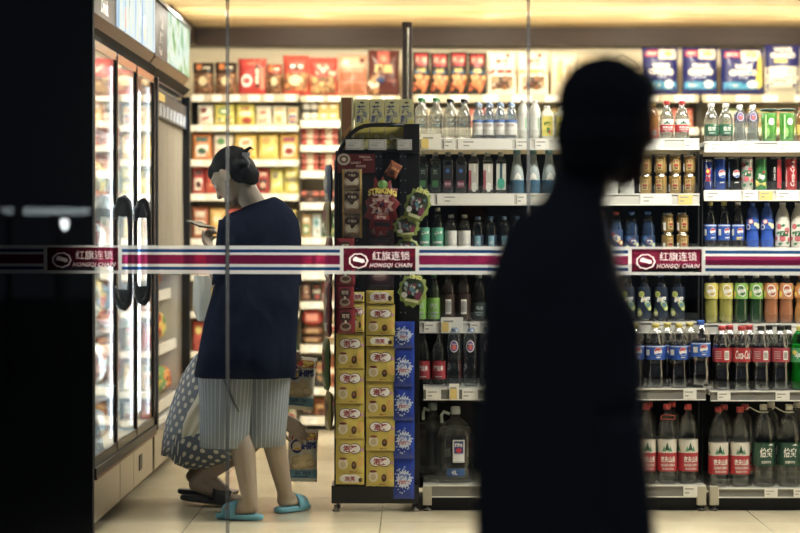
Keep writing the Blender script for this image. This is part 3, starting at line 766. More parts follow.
def l_spring(D, r, a, b):          # white above, red below, green trees
    h = b - a
    D.rect(-r * 2.9, a, r * 2.9, a + h * .58, RED, 24, 1)
    for s in (-1.9, 0, 1.9):
        u = r * s * .8
        D.poly([(u - r * .24, a + h * .66), (u, a + h * .92), (u + r * .24, a + h * .66)], DKG); D.poly([(u - r * .5, a + h * .63), (u - r * .3, a + h * .8), (u - r * .1, a + h * .63)], M('#4a9a78', .4))
        D.poly([(u + r * .1, a + h * .63), (u + r * .3, a + h * .8), (u + r * .5, a + h * .63)], M('#4a9a78', .4))
    D.text('农夫山泉', r * .1, a + h * .38, h * .20, W_, r * 1.5, .03); D.text('NONGFU SPRING', r * .1, a + h * .20, h * .09, W_, r * 1.4, .02); D.text('饮用天然水', r * .1, a + h * .08, h * .08, W_, r * 1.2, .01)
def l_greenwater(D, r, a, b):
    h = b - a
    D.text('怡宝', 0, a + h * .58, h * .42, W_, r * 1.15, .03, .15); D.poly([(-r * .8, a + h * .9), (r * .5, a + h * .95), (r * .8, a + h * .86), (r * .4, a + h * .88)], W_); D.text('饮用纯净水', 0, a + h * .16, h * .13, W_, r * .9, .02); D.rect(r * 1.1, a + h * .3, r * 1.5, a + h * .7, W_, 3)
def l_barcode(D, r, a, b):
    h = b - a; D.rect(-r * .25, a + h * .2, r * .5, a + h * .8, W_, 4); 
    for k in range(5): D.rect(-r * .2 + r * .14 * k, a + h * .28, -r * .14 + r * .14 * k, a + h * .72, INK, 1)
def l_dark(txt):
    def fn(D, r, a, b):
        h = b - a; D.text(txt, 0, a + h * .62, h * .26, M('#c9d2d0', .4), r * 1.3, .03); D.rect(-r * .6, a + h * .25, r * .6, a + h * .34, M('#9fb2b4', .4), 4, 1); D.rect(-r * .4, a + h * .1, r * .4, a + h * .18, M('#9fb2b4', .4), 4, 1)
    return fn
def l_white(txt, c=INK):
    def fn(D, r, a, b):
        h = b - a; D.text(txt, 0, a + h * .7, h * .16, c, r * 1.3, .02); D.rect(-r * .5, a + h * .35, r * .5, a + h * .4, M('#b9b4aa', .5), 4, 1); D.rect(-r * .3, a + h * .22, r * .4, a + h * .26, M('#b9b4aa', .5), 4, 1)
    return fn
def l_fruit(c1, c2, c3, word, dots=5):
    def fn(D, r, a, b):
        h = b - a; rd = random.Random(len(word) + dots)
        for k in range(dots):
            u = r * (-1.0 + 2.0 * ((k * .618) % 1)); v = a + h * (.16 + .7 * ((k * .382 + .1) % 1)); R = r * .42
            D.ell(u, v, R, R, [c1, c2, c3][k % 3], 14); D.ell(u, v, R * .7, R * .7, M('#dfe3a0', .4) if k % 2 else [c2, c3, c1][k % 3], 12)
        D.text(word, r * .05, a + h * .6, h * .18, W_, r * 1.3, .05, .2)
    return fn
def l_soda(bg, word, c):
    def fn(D, r, a, b):
        h = b - a
        D.ell(0, a + h * .52, r * .62, h * .40, W_, 18, .4); D.ell(0, a + h * .52, r * .52, h * .32, c, 18, .4); D.text(word, 0, a + h * .52, h * .3, W_, r * 1.1, .05, .2, .35)
        D.ell(-r * 1.1, a + h * .3, r * .3, h * .22, YEL); D.ell(r * 1.1, a + h * .7, r * .3, h * .2, YEL)
    return fn
def l_7up(D, r, a, b):
    h = b - a
    for u, v, R in ((-.7, .78, .4), (.5, .62, .42), (-.2, .3, .45), (.9, .25, .35), (-1.2, .3, .3)): D.ell(r * u, a + h * v, r * R, r * R, M('#d8646c', .4)); 
    for u, v in ((-.1, .82), (.1, .45), (-.8, .52), (.6, .12), (-.5, .08)): D.poly([(r * (u - .35), a + h * v), (r * u, a + h * (v + .06)), (r * (u + .35), a + h * (v + .03)), (r * u, a + h * (v - .06))], M('#2f8a4f', .4))
    D.rect(-r * .55, a + h * .40, r * .6, a + h * .6, M('#1c6a42', .4), 6, 2); D.text('7', -r * .15, a + h * .5, h * .16, W_, r * .6, .06, .15); D.ell(r * .3, a + h * .52, r * .2, r * .2, RED, 12); D.text('up', r * .3, a + h * .52, h * .06, W_, r * .3, .04)
def l_num9(D, r, a, b):
    h = b - a; D.text('9', -r * .1, a + h * .62, h * .4, W_, r * .8, .08); D.text('°', r * .55, a + h * .75, h * .14, W_, r * .5, .05); D.rect(-r * .7, a + h * .2, r * .7, a + h * .3, W_, 4, 1)
def l_yelbox(D, r, a, b):
    h = b - a; D.text('柠檬茶', 0, a + h * .62, h * .2, M('#3f7a2a', .4), r * 1.0, .04); D.rect(-r * .1, a + h * .15, r * .35, a + h * .42, M('#4f8f3a', .4), 3); D.ell(r * .3, a + h * .2, r * .18, h * .08, M('#d9572a', .4))
def l_oval(D, r, a, b):
    h = b - a; D.ell(0, a + h * .5, r * .55, h * .46, W_, 18); D.ell(0, a + h * .5, r * .45, h * .40, M('#6a4aa8', .4), 18); D.ell(0, a + h * .42, r * .3, h * .2, M('#e86a5a', .4)); D.text('百岁山', 0, a + h * .66, h * .12, W_, r * .8, .03)
def c_pepsi(txt):
    def fn(D, r, h):
        globe(D, r * .25, h * .5, r * .66); D.text(txt, r * .25, h * .24, h * .06, W_, r * 1.0, .04)
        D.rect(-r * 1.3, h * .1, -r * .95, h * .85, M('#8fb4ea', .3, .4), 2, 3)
    return fn
def c_gold(D, r, h):
    D.rect(-r * .62, h * .14, r * .62, h * .80, M('#a98436', .35, .4), 6, 2); D.rect(-r * .50, h * .20, r * .50, h * .74, M('#d9bd6c', .35, .4), 6, 2)
    D.text('红牛', 0, h * .62, h * .16, M('#9c2a20', .4), r * .8, .06); D.ell(-r * .16, h * .42, r * .22, h * .07, M('#b3372a', .4)); D.ell(r * .18, h * .42, r * .22, h * .07, M('#b3372a', .4)); D.rect(-r * .3, h * .25, r * .3, h * .32, M('#5a4420', .4), 3, 1)
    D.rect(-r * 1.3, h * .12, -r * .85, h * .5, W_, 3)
def c_bull(D, r, h):
    D.poly([(-r * .9, h * .12), (r * .5, h * .12), (r * 1.0, h * .9), (-r * .4, h * .9)], M('#cfd6e2', .3, .4)); D.ell(0, h * .6, r * .5, h * .12, RED); D.ell(-r * .1, h * .62, r * .3, h * .06, YEL); D.text('Red', 0, h * .42, h * .08, RED, r * .9, .05); D.text('Bull', 0, h * .33, h * .08, RED, r * .9, .05)
def c_peach(D, r, h): l_7up(D, r, h * .08, h * .95)
def c_lime(D, r, h):
    D.poly([(-r * 1.2, h * .55), (r * .2, h * .92), (r * 1.3, h * .75), (-r * .2, h * .45)], M('#1d7a3a', .35, .3)); D.text('7up', 0, h * .4, h * .2, W_, r * 1.2, .06, .2); D.poly([(-r, h * .1), (r, h * .1), (r * .8, h * .25), (-r * 1.1, h * .32)], M('#e8d23a', .35, .3)); D.ell(r * .4, h * .55, r * .22, r * .22, RED)
def c_half(D, r, h): D.rect(r * .0, h * .07, r * 1.5, h * .92, RED, 8, 2); D.text('Coca-Cola', -r * .45, h * .5, r * .35, W_, h * .6, .02, .3, PI / 2)
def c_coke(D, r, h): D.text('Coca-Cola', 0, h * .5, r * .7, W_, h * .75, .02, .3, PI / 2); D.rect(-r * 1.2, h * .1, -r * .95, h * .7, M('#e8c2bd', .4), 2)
def c_multi(D, r, h):
    D.text('可乐', 0, h * .7, h * .14, W_, r, .05); D.ell(0, h * .4, r * .6, h * .16, M('#e9dcc0', .4)); D.ell(0, h * .4, r * .4, h * .1, M('#3a2a24', .4))

K = {}
def kind(key, desc, cat, make, h): K[key] = (desc, cat, make, h)
cl = lambda *a: clear_mat(*a)
H = lambda top, base: (base - top) * PX
kind('greencap', 'clear water bottle with green cap and dark print', 'bottle', mk_bottle('water_bottle', 6.65 * PX, H(98, 139.5), cap='#35a563', drinkmat=WATER, level=.9, label=(.28, .58, clear_mat('smoky_label', (.82, .83, .85, 1)), l_dark('山泉')), sh=.55), 0)
kind('blackcap', 'clear water bottle with black cap', 'bottle', mk_bottle('water_bottle', 6.65 * PX, H(99, 139.5), cap='#222326', drinkmat=WATER, level=.9, label=(.30, .58, clear_mat('smoky_label', (.82, .83, .85, 1)), l_dark('苏打')), sh=.55), 0)
kind('bluecap', 'small water bottle with pale blue cap and white label', 'bottle', mk_bottle('water_bottle', 5.15 * PX, H(102, 139.5), cap='#a9c4ea', drinkmat=WATER, level=.9, body=PET_BLUE, label=(.12, .52, '#ece9e2', lambda D, r, a, b: (D.rect(-r * 2.8, b - (b - a) * .18, r * 2.8, b, M('#5a86d4', .4), 16, 1), D.text('SUNTORY', 0, a + (b - a) * .62, (b - a) * .12, M('#8a5a74', .4), r * 1.4, .02))), sh=.58), 0)
kind('whitebot', 'opaque white drink bottle with pale green print', 'bottle', mk_bottle('milk_bottle', 5.9 * PX, H(100, 139.5), drink='#e9e7dc', level=.9, body=M('#e6e4da', .35), cap='#efeee8', label=(.2, .6, '#efeee6', lambda D, r, a, b: D.rect(r * .3, a + .01, r * .6, b - .01, M('#9fcfa0', .4), 2)), ribs=False), 0)
kind('lemon', 'square carton of lemon tea with yellow label', 'carton', mk_bottle('tea_carton', 6.6 * PX, H(106, 139.5), 'square', body=M('#e9e6d0', .4), drink=None, cap='#f0efe6', sq=.9, label=(.10, .68, '#ecd838', l_yelbox), n=24), 0)
kind('orangebot', 'orange juice bottle with yellow cap', 'bottle', mk_bottle('juice_bottle', 5.5 * PX, H(104, 140), drink='#d98a2a', cap='#e8b832', label=(.05, .3, '#d4502a', l_barcode)), 0)
kind('spring', 'water bottle with red cap and red and white label', 'bottle', mk_bottle('spring_water_bottle', 7.0 * PX, H(103, 141.5), cap='#d8353a', drinkmat=WATER, level=.88, label=(.18, .52, '#e9e5dc', l_spring), sh=.55), 0)
kind('greenlab', 'water bottle with white cap and dark green label', 'bottle', mk_bottle('purified_water_bottle', 7.0 * PX, H(103, 142), cap='#eceae4', drinkmat=WATER, level=.88, label=(.19, .46, '#1f6a48', l_greenwater), sh=.55), 0)
kind('clearblue', 'clear bluish water bottle with slim waist', 'bottle', mk_bottle('mineral_water_bottle', 6.1 * PX, H(104.5, 142), cap='#e6e6ea', drinkmat=WATER, level=.9, body=PET_BLUE, label=(.55, .80, clear_mat('tinted_label', (.88, .86, .95, 1)), l_oval), waist=.12, sh=.6), 0)
kind('greencup', 'lidded clear cup of green drink', 'cup', mk_bottle('iced_drink_cup', 8.4 * PX, H(108, 142), 'cup', drink='#5fa548', level=.86, cap='#143d2c', body=PET, label=(.1, .8, clear_mat('green_sleeve', (.8, .95, .7, 1)), lambda D, r, a, b: (D.ell(r * .2, b - .03, r * .35, .016, W_), D.ell(-r * .3, a + .03, r * .3, .022, M('#8cc25a', .4)), D.rect(-r * .55, a, -r * .4, b, M('#c9e8a8', .4), 2)))), 0)
kind('amber', 'amber drink bottle with orange cap', 'bottle', mk_bottle('amber_drink_bottle', 5.6 * PX, H(107, 142), drink='#9a5a22', cap='#d9642e', label=(.2, .5, '#d9b23a', l_barcode)), 0)
# second shelf
for k, c, lb in (('sqgreen', '#31403a', '#3e6a4a'), ('sqblue', '#3a3c42', '#5b5a68'), ('sqpink', '#8c8a86', '#d8d2c6'), ('sqteal', '#8c9a94', '#2fa088')): pass
kind('sqgreen', 'square dark tea bottle with green print', 'bottle', mk_bottle('tea_bottle', 5.9 * PX, H(152, 194), 'square', drink='#1e2a22', level=.8, cap='#cfccc4', sq=.8, n=24, label=(.1, .62, '#27302c', lambda D, r, a, b: (D.rect(-r * .5, a + .012, r * .5, a + .042, M('#3f7a44', .4), 4), D.text('茶', 0, b - .02, .02, M('#9fb09a', .4))))), 0)
kind('sqblue', 'square dark soda bottle with pink print', 'bottle', mk_bottle('soda_bottle', 5.9 * PX, H(152, 194), 'square', drink='#23252b', level=.8, cap='#8d8f94', sq=.8, n=24, label=(.1, .68, '#2e3036', lambda D, r, a, b: (D.rect(-r * .55, a + .01, r * .55, a + .04, M('#8a4458', .4), 4), D.text('可尔', 0, a + .025, .014, M('#e0c8cc', .4)), D.ell(0, b - .025, .009, .009, M('#3d6ab0', .4))))), 0)
kind('sqpink', 'square clear bottle with rose band and white label', 'bottle', mk_bottle('rose_water_bottle', 5.9 * PX, H(152, 194), 'square', drinkmat=WATER, level=.8, cap='#c8c6c0', sq=.8, n=24, label=(.1, .72, '#c9c5b8', lambda D, r, a, b: (D.rect(-r * .76, a, -r * .35, b - .03, M('#a8505c', .4), 3), D.ell(r * .1, a + .012, r * .45, .022, W_), D.rect(r * .0, b - .04, r * .35, b, M('#e8e2d6', .4), 2)))), 0)
kind('sqteal', 'square clear bottle with teal drop on label', 'bottle', mk_bottle('teal_label_bottle', 5.9 * PX, H(152, 194), 'square', drinkmat=WATER, level=.8, cap='#c8c6c0', sq=.8, n=24, label=(.1, .72, '#d2d0c4', lambda D, r, a, b: (D.ell(0, a + .028, r * .62, .026, M('#2fb090', .4)), D.rect(-r * .2, a + .05, r * .2, b, M('#2a5a62', .4), 2)))), 0)
kind('cone', 'pale cone-shaped bottle with blue foot', 'bottle', mk_bottle('cone_bottle', 7.2 * PX, H(148, 194), 'cone', body=M('#a8b4b4', .3), cap='#6fa8ae', label=(.02, .30, '#2e5f7c', lambda D, r, a, b: D.poly([(-r * .55, b), (r * .55, b), (r * .4, b + .02), (0, b + .035), (-r * .4, b + .02)], W_))), 0)
kind('whitejar', 'white rounded yogurt bottle', 'bottle', mk_bottle('yogurt_bottle', 7.5 * PX, H(158, 194.5), 'cone', body=M('#dcdad2', .35), cap='#e2e0d8'), 0)
kind('goldcan', 'gold energy drink can', 'can', can('energy_drink_can', 6.1 * PX, H(155, 174.9), '#b8923f', c_gold), 0)
kind('bullcan', 'blue and silver slim can tilted', 'can', can('energy_drink_can', 5.4 * PX, H(159.5, 190.5), '#1b3fa0', c_bull), 0)
CH = H(157, 190.5); CR = 5.95 * PX
kind('pepsican', 'blue cola can with round emblem', 'can', can('cola_can', CR, CH, '#1a4bb0', c_pepsi('pepsi')), 0)
kind('blackcan', 'black cola can with round emblem', 'can', can('cola_can', CR, CH, '#15161b', c_pepsi('pepsi')), 0)
kind('peachcan', 'white soda can with peaches and leaves', 'can', can('soda_can', CR, CH, '#dcd8cc', c_peach), 0)
kind('limecan', 'green and yellow soda can', 'can', can('soda_can', CR, CH, '#3d9a4a', c_lime), 0)
kind('halfcan', 'black and red cola can', 'can', can('cola_can', CR, CH, '#1c1a1c', c_half, .3), 0)
kind('redcan', 'red cola can', 'can', can('cola_can', CR, CH, '#c8232c', c_coke, .3), 0)
kind('browncan', 'dark brown canned drink with cream emblem', 'can', can('drink_can', CR, CH, '#4a1f1e', c_multi, .3), 0)
# third shelf
kind('tallgreen', 'tall bottle with pale green numbered label', 'bottle', mk_bottle('herbal_drink_bottle', 6.2 * PX, H(208, 253), drinkmat=liquid_mat('herbal_drink', (.6, .68, .62, 1)), cap='#c9cac4', level=.85, label=(.12, .56, '#4fae8c', l_num9)), 0)
kind('whitelab', 'clear bottle with plain white label and grey cap', 'bottle', mk_bottle('cordial_bottle', 6.2 * PX, H(215, 253), drinkmat=WATER, cap='#c4c4be', level=.85, label=(.10, .58, '#dedcd4', None)), 0)
kind('bluewater', 'clear bottle with blue cap and dark label', 'bottle', mk_bottle('vitamin_water_bottle', 5.8 * PX, H(217, 253), drinkmat=liquid_mat('vitamin_water', (.35, .42, .5, 1)), cap='#6f9ad4', level=.85, label=(.1, .5, '#2c3b50', lambda D, r, a, b: (D.rect(-r * .5, a + .015, r * .5, b - .006, M('#7fb4c8', .4), 4), D.text('水', 0, a + .03, .014, W_)))), 0)
def l_can3(D, r, a, b): l_fruit(RED, M('#e8c0a0', .4), M('#3a6ab8', .4), '尖叫', 6)(D, r, a, b)
kind('sportred', 'blue sports drink with red cap and fruit label', 'bottle', mk_bottle('sports_drink_bottle', 7.0 * PX, H(212, 253), drink='#24406a', cap='#c8463a', level=.8, label=(.08, .56, '#27477a', l_can3)), 0)
kind('sportblue', 'blue sports drink with blue cap', 'bottle', mk_bottle('sports_drink_bottle', 7.0 * PX, H(212, 253), drink='#1d3a62', cap='#3a72c4', level=.8, label=(.08, .42, '#22406c', l_fruit(M('#4a7ab8', .4), M('#8a5a6a', .4), M('#2d5a98', .4), '脉动', 6))), 0)
def pepsi500(cap, extra=None): return mk_bottle('cola_bottle', 6.3 * PX, H(202, 249), 'round', drink='#120a09', cap=cap, level=.83, ribs=False, sh=.58, label=(.18, .52, '#1b55b8', l_pepsi('pepsi', 0, extra)))
kind('pepsiy', 'small cola bottle with blue label and yellow cap', 'bottle', pepsi500('#d4c44c'), 0)
kind('pepsiw', 'small cola bottle with blue label and white cap', 'bottle', pepsi500('#d8d6ce', '无糖'), 0)
kind('bluesleeve', 'curvy bottle in bright blue printed sleeve', 'bottle', mk_bottle('sleeved_soda_bottle', 6.4 * PX, H(203, 249), 'coke', drink='#173a86', cap='#2a5ec8', level=.8, body=M('#2358c0', .25), label=(.42, .64, '#2a66d0', l_fruit(M('#e8e6e0', .4), M('#2a4aa0', .4), M('#c85a4a', .4), '爽', 4))), 0)
kind('peachbot', 'white sleeved bottle printed with peaches and leaves', 'bottle', mk_bottle('peach_soda_bottle', 7.0 * PX, H(203, 249), drink='#d9d2c2', cap='#d9d8d0', level=.85, body=M('#d9d4c6', .3), ribs=False, label=(.06, .60, '#e0dccf', l_7up)), 0)
# fourth shelf
kind('greentea', 'bottle of green tea with bright green label', 'bottle', mk_bottle('green_tea_bottle', 6.6 * PX, H(275, 322), drink='#26381f', cap='#3f8a4a', level=.84, label=(.05, .50, '#7fb83a', l_dark('绿茶'))), 0)
kind('darktea', 'bottle of dark tea with barcode label', 'bottle', mk_bottle('dark_tea_bottle', 7.6 * PX, H(273, 322), drink='#24120b', cap='#2a2422', level=.86, label=(.05, .55, '#3a2a22', l_barcode)), 0)
kind('cleartea', 'clear bottle of pale tea with ribbed shoulder', 'bottle', mk_bottle('pale_tea_bottle', 7.4 * PX, H(275, 322), drinkmat=liquid_mat('pale_tea', (.30, .36, .33, 1)), cap='#8a9a94', level=.86, label=(.1, .4, '#3a4c48', l_dark('乌龙'))), 0)
kind('limeblue', 'dark blue bottle printed with lime slices', 'bottle', mk_bottle('lime_drink_bottle', 7.1 * PX, H(274, 322), drink='#16263c', cap='#2b5aa8', level=.82, label=(.06, .72, '#1b2c44', l_fruit(M('#9fb83a', .4), M('#5a8aa8', .4), M('#d8c84a', .4), '柠檬', 7))), 0)
def soda(nm, dr, lab, word, c): return mk_bottle(nm, 7.0 * PX, H(275, 324), drink=dr, cap='#e9e6dc', level=.82, sh=.66, ribs=False, waist=.05, body=PET, label=(.50, .82, lab, l_soda(lab, word, c)))
kind('yelsoda', 'bottle of yellow lemon soda', 'bottle', soda('lemon_soda_bottle', '#b4ab32', '#d8cc3a', 'Mirinda', M('#c9a52a', .4)), 0)
kind('grnsoda', 'bottle of dark green soda with green label', 'bottle', soda('apple_soda_bottle', '#1f4a20', '#7fc03a', 'Mirinda', M('#3d7a2a', .4)), 0)
kind('orgsoda', 'bottle of orange soda with orange label', 'bottle', soda('orange_soda_bottle', '#c0713a', '#d98a48', 'Mirinda', M('#b8521e', .4)), 0)
kind('fanta', 'waisted bottle of amber orange soda', 'bottle', mk_bottle('orange_soda_bottle', 7.2 * PX, H(275, 324), drink='#cf8a2a', cap='#e0761e', level=.84, waist=.2, sh=.66, ribs=False, label=(.52, .76, '#e08a2a', l_soda('', 'Fanta', M('#2a4aa0', .4)))), 0)
# fifth shelf
kind('redlab', 'clear litre bottle with red label', 'bottle', mk_bottle('soda_water_bottle', 7.0 * PX, H(333, 388.5), drinkmat=WATER, cap='#c9c6be', level=.86, ribs=False, sh=.5, label=(.10, .42, '#b8323a', lambda D, r, a, b: (D.text('健怡泉', 0, a + (b - a) * .6, (b - a) * .3, W_, r * 1.5, .03), D.rect(-r * .5, a + .008, r * .5, a + .012, W_, 4, 1)))), 0)
kind('ovalwater', 'clear waisted water bottle with purple oval label', 'bottle', mk_bottle('mineral_water_bottle', 7.5 * PX, H(331, 388.5), drinkmat=WATER, cap='#9fb4d8', level=.9, waist=.16, body=PET_BLUE, sh=.72, label=(.58, .80, PET_BLUE, l_oval)), 0)
def bigcola(nm, cap, lab, fn, h=H(326, 388.5), r=9.15 * PX, dr='#140a08', body=None): return mk_bottle(nm, r, h, 'coke', drink=dr, cap=cap, level=.72, label=(.44, .66, lab, fn), capr=.0165, body=body)
kind('pepsi1', 'large cola bottle with blue label and yellow cap', 'bottle', bigcola('large_cola_bottle', '#dcc850', '#1b55b8', l_pepsi('pepsi', -.1), r=9.55 * PX), 0)
kind('pepsi1b', 'large cola bottle with blue cap at the shelf edge', 'bottle', bigcola('large_cola_bottle', '#2f6ad0', '#1f5cc2', l_pepsi('pepsi', -.4), H(322, 385), 9.7 * PX), 0)
kind('coke1', 'large cola bottle with red label and red cap', 'bottle', bigcola('large_cola_bottle', '#d03a3c', '#b8232e', l_cola(True)), 0)
kind('coke1s', 'large cola bottle with plain red label and red cap', 'bottle', bigcola('large_cola_bottle', '#d03a3c', '#b8232e', l_cola(False)), 0)
kind('cokez', 'large cola bottle with red label and black cap', 'bottle', bigcola('large_cola_bottle', '#1d1c1e', '#b03a48', l_cola(False)), 0)
kind('sprite', 'large green lemonade bottle with yellow cap', 'bottle', bigcola('large_lemonade_bottle', '#dcd04a', '#2fa35a', lambda D, r, a, b: (D.text('Sprite', 0, (a + b) / 2, (b - a) * .5, W_, r * 1.6, .04, .2), D.ell(-r * .8, b - .02, r * .3, .01, YEL)), dr='#3aa050', body=PET_GREEN), 0)
# bottom shelf
kind('spring15', 'large water bottle with red cap and red and white label', 'bottle', mk_bottle('large_water_bottle', 9.8 * PX, H(408, 485.5), cap='#c8323a', capr=.0165, drinkmat=WATER, level=.9, ribs=False, sh=.60, neck=.3, label=(.16, .56, '#ddd8cc', l_spring)), 0)
kind('green15', 'large water bottle with white cap and dark green label', 'bottle', mk_bottle('large_water_bottle', 11.2 * PX, H(407, 487), cap='#d6d3c8', capr=.0165, drinkmat=WATER, level=.9, ribs=True, sh=.60, neck=.3, label=(.26, .54, '#1c4f3c', l_greenwater)), 0)
def jug():
    root = bpy.data.objects.new('water_jug', None); COL.objects.link(root); r = 18.5 * PX; h = H(410, 484)
    P = [(0, .006), (r * .6, 0), (r * .93, 0), (r, .014)] + [(r * (1 - .03 * (i % 2)), .02 + h * .50 * i / 10) for i in range(11)] + [(r * .98, h * .62), (r * .84, h * .72), (r * .55, h * .80), (r * .24, h * .85), (r * .22, h * .93)]
    MB().lathe(P, PET, 24).build('jug_body', root)
    Q = [(max(a - .002, 0), max(z, .004)) for a, z in P if z < h * .78] + [(0, h * .76)]
    MB().lathe(Q, WATER, 24).build('drink', root)
    MB().lathe([(r * .24, h * .90), (r * .26, h * .905), (r * .26, h * .985), (r * .22, h), (0, h)], M('#b9c2cc', .35), 16).build('cap', root)
    MB().tube([(-r * .30, 0, h * .90), (-r * .62, 0, h * .93), (-r * .75, 0, h * .88), (-r * .72, 0, h * .78)], .007, M('#c4ccd2', .35), 8).build('handle', root)
    m = MB().lathe([(r + .001, h * .26), (r + .001, h * .60)], clear_mat('clear_label', (.9, .93, .96, 1)), 24); D = Decal(m, S_cyl(r + .001))
    D.rect(-r * .1, h * .28, r * .55, h * .58, M('#c9ccd0', .4), 8, 4); D.rect(-r * .02, h * .40, r * .47, h * .56, NAVY, 6, 3); D.text('纯净水', r * .22, h * .51, h * .06, W_, r * .42, .03); D.ell(r * .22, h * .44, r * .16, h * .03, RED); D.rect(-r * .05, h * .30, r * .5, h * .38, M('#e4e6e6', .4), 4, 2); D.rect(-r * .4, h * .10, r * .55, h * .2, M('#2f5c9c', .4), 8, 2)
    D.text('4L', 0, h * .15, h * .06, W_)
    m.build('label', root)
    return root
kind('jug', 'big clear water jug with small blue and red label', 'bottle', jug, 0)

NTH = ['first', 'second', 'third', 'fourth', 'fifth', 'sixth', 'seventh', 'eighth', 'ninth', 'tenth', 'eleventh', 'twelfth', 'thirteenth', 'fourteenth', 'fifteenth', 'sixteenth']
SHN = ['top shelf', 'second shelf', 'third shelf', 'fourth shelf', 'fifth shelf', 'bottom shelf']
ROWS = {   # bay, shelf: (kind, [photo columns of the front row], rows, how far behind the front row the others stand in px offset)
 ('L', 0): [('greencap', [421, 435.5, 577, 591.5], 2), ('blackcap', [449.6, 463.5, 606, 620], 2), ('bluecap', [477.5, 488.5, 499.5, 510.5], 3), ('whitebot', [523, 535], 1), ('lemon', [547, 561.5], 1), ('orangebot', [631, 642, 653], 1), ('spring', [666.7, 682], 2)],
 ('L', 1): [('sqgreen', [422.5, 435.5], 1), ('sqblue', [448, 461], 1), ('sqpink', [474, 487.5], 1), ('sqteal', [501], 1), ('cone', [517, 533, 549], 1), ('whitejar', [595, 611, 627], 1)],
 ('L', 2): [('tallgreen', [424, 437.5], 1), ('whitelab', [451, 464.5], 1), ('bluewater', [478, 491, 504, 517], 1), ('sportred', [601, 616], 1), ('sportblue', [631.5, 648], 1)],
 ('L', 3): [('greentea', [420.2, 434], 1), ('darktea', [448, 463.5], 1), ('cleartea', [479, 494.5], 1), ('limeblue', [597, 612, 628, 644, 661, 677.5], 1)],
 ('L', 4): [('redlab', [423.5, 438.5], 1), ('ovalwater', [454.5, 470.5, 487], 1), ('pepsi1', [634.5, 655.5, 679], 1)],
 ('L', 5): [('jug', [455.5], 1), ('spring15', [604, 625, 646, 667, 688], 1)],
 ('R', 0): [('greenlab', [711.5, 726.5 - .5], 2), ('clearblue', [740, 753], 2), ('greencup', [769, 787], 1), ('amber', [801.5, 813], 1), ('spring', [828], 1)],
 ('R', 1): [('bullcan', [707.5], 1), ('pepsican', [720], 1), ('blackcan', [734], 1), ('peachcan', [747], 1), ('limecan', [761], 1), ('halfcan', [775.5], 1), ('redcan', [791], 1), ('browncan', [805], 1), ('redcan', [819], 1)],
 ('R', 2): [('pepsiy', [710, 724.5 - .5], 1), ('pepsiw', [738], 1), ('bluesleeve', [752.5, 767], 1), ('peachbot', [782.5, 798, 813.5], 1)],
 ('R', 3): [('yelsoda', [711, 726], 1), ('grnsoda', [741, 756], 1), ('orgsoda', [771, 786], 1), ('fanta', [801.5, 817], 1)],
 ('R', 4): [('coke1s', [722], 1), ('coke1', [741.5], 1), ('cokez', [761, 780.5], 1), ('sprite', [800, 820], 1)],
 ('R', 5): [('spring15', [718.5, 740], 1), ('green15', [763.5, 789, 813.5], 1)],
}
BAYN = {'L': 'first drinks bay', 'R': 'second drinks bay'}
total = {}
for (bay, s), runs in ROWS.items():
    for kd, xs, rows in runs: total[(kd, s)] = total.get((kd, s), 0) + len(xs)
seen = {}
def nth_name(i, n):
    if n == 1: return ''
    if n == 2: return ('left-hand ', 'right-hand ')[i]
    if i == 0: return 'leftmost '
    if i == n - 1: return 'rightmost '
    return NTH[i] + ' '
for (bay, s), runs in ROWS.items():
    for kd, xs, rows in runs:
        desc, cat, mk, _ = K[kd]
        for px in xs:
            i = seen.get((kd, s), 0); seen[(kd, s)] = i + 1; n = total[(kd, s)]
            z = SHELFZ[(bay, s)]; Yr = YROW[s] + {'jug': .05, 'redlab': .20, 'ovalwater': .06}.get(kd, 0); x = wx(px, Yr)
            lab = nth_name(i, n) + desc + ', ' + SHN[s]
            place(kd, mk, (x, Yr, z), lab, cat, '%s on the %s' % (cat + 's', SHN[s]), jit(.12))
            for r in range(1, rows):
                y = YB + .072 * r
                where = ('just behind the ' if r == 1 else 'two behind the ')
                short = {'greencap': 'green-capped water bottle', 'blackcap': 'black-capped water bottle', 'bluecap': 'pale blue-capped small bottle', 'spring': 'red-capped water bottle', 'greenlab': 'green-labelled water bottle', 'clearblue': 'slim-waisted bluish water bottle'}[kd]
                place(kd, mk, (x + .008 * r + 0, y, z), '%s standing %s%sone, top shelf' % (short, where, nth_name(i, n)), cat, 'back row bottles on the top shelf', jit(1))
# gold cans stacked two high
YC = 9.33
for col, px in enumerate([645.5, 660.7, 675, 689.5]):
    for lev in range(2):
        place('goldcan', K['goldcan'][2], (wx(px, YC), YC, SHELFZ[('L', 1)] + lev * (K and H(155, 174.9) + .0005)), '%s column gold energy drink can, %s of two, second shelf beside slim blue can' % (['leftmost', 'second', 'third', 'rightmost'][col], ['lower', 'upper'][lev]), 'can', 'gold cans on the second shelf', jit(.5))
for col, px in enumerate([667.5, 682.5]):
    for lev in range(2):
        place('goldcan', K['goldcan'][2], (wx(px, YC), YC, SHELFZ[('L', 2)] + lev * (H(155, 174.9) + .0005)), '%s gold energy drink can, %s of a pair, third shelf near the shop sign' % (['left-hand', 'right-hand'][col], ['lower', 'upper'][lev]), 'can', 'gold cans on the third shelf', jit(.5))
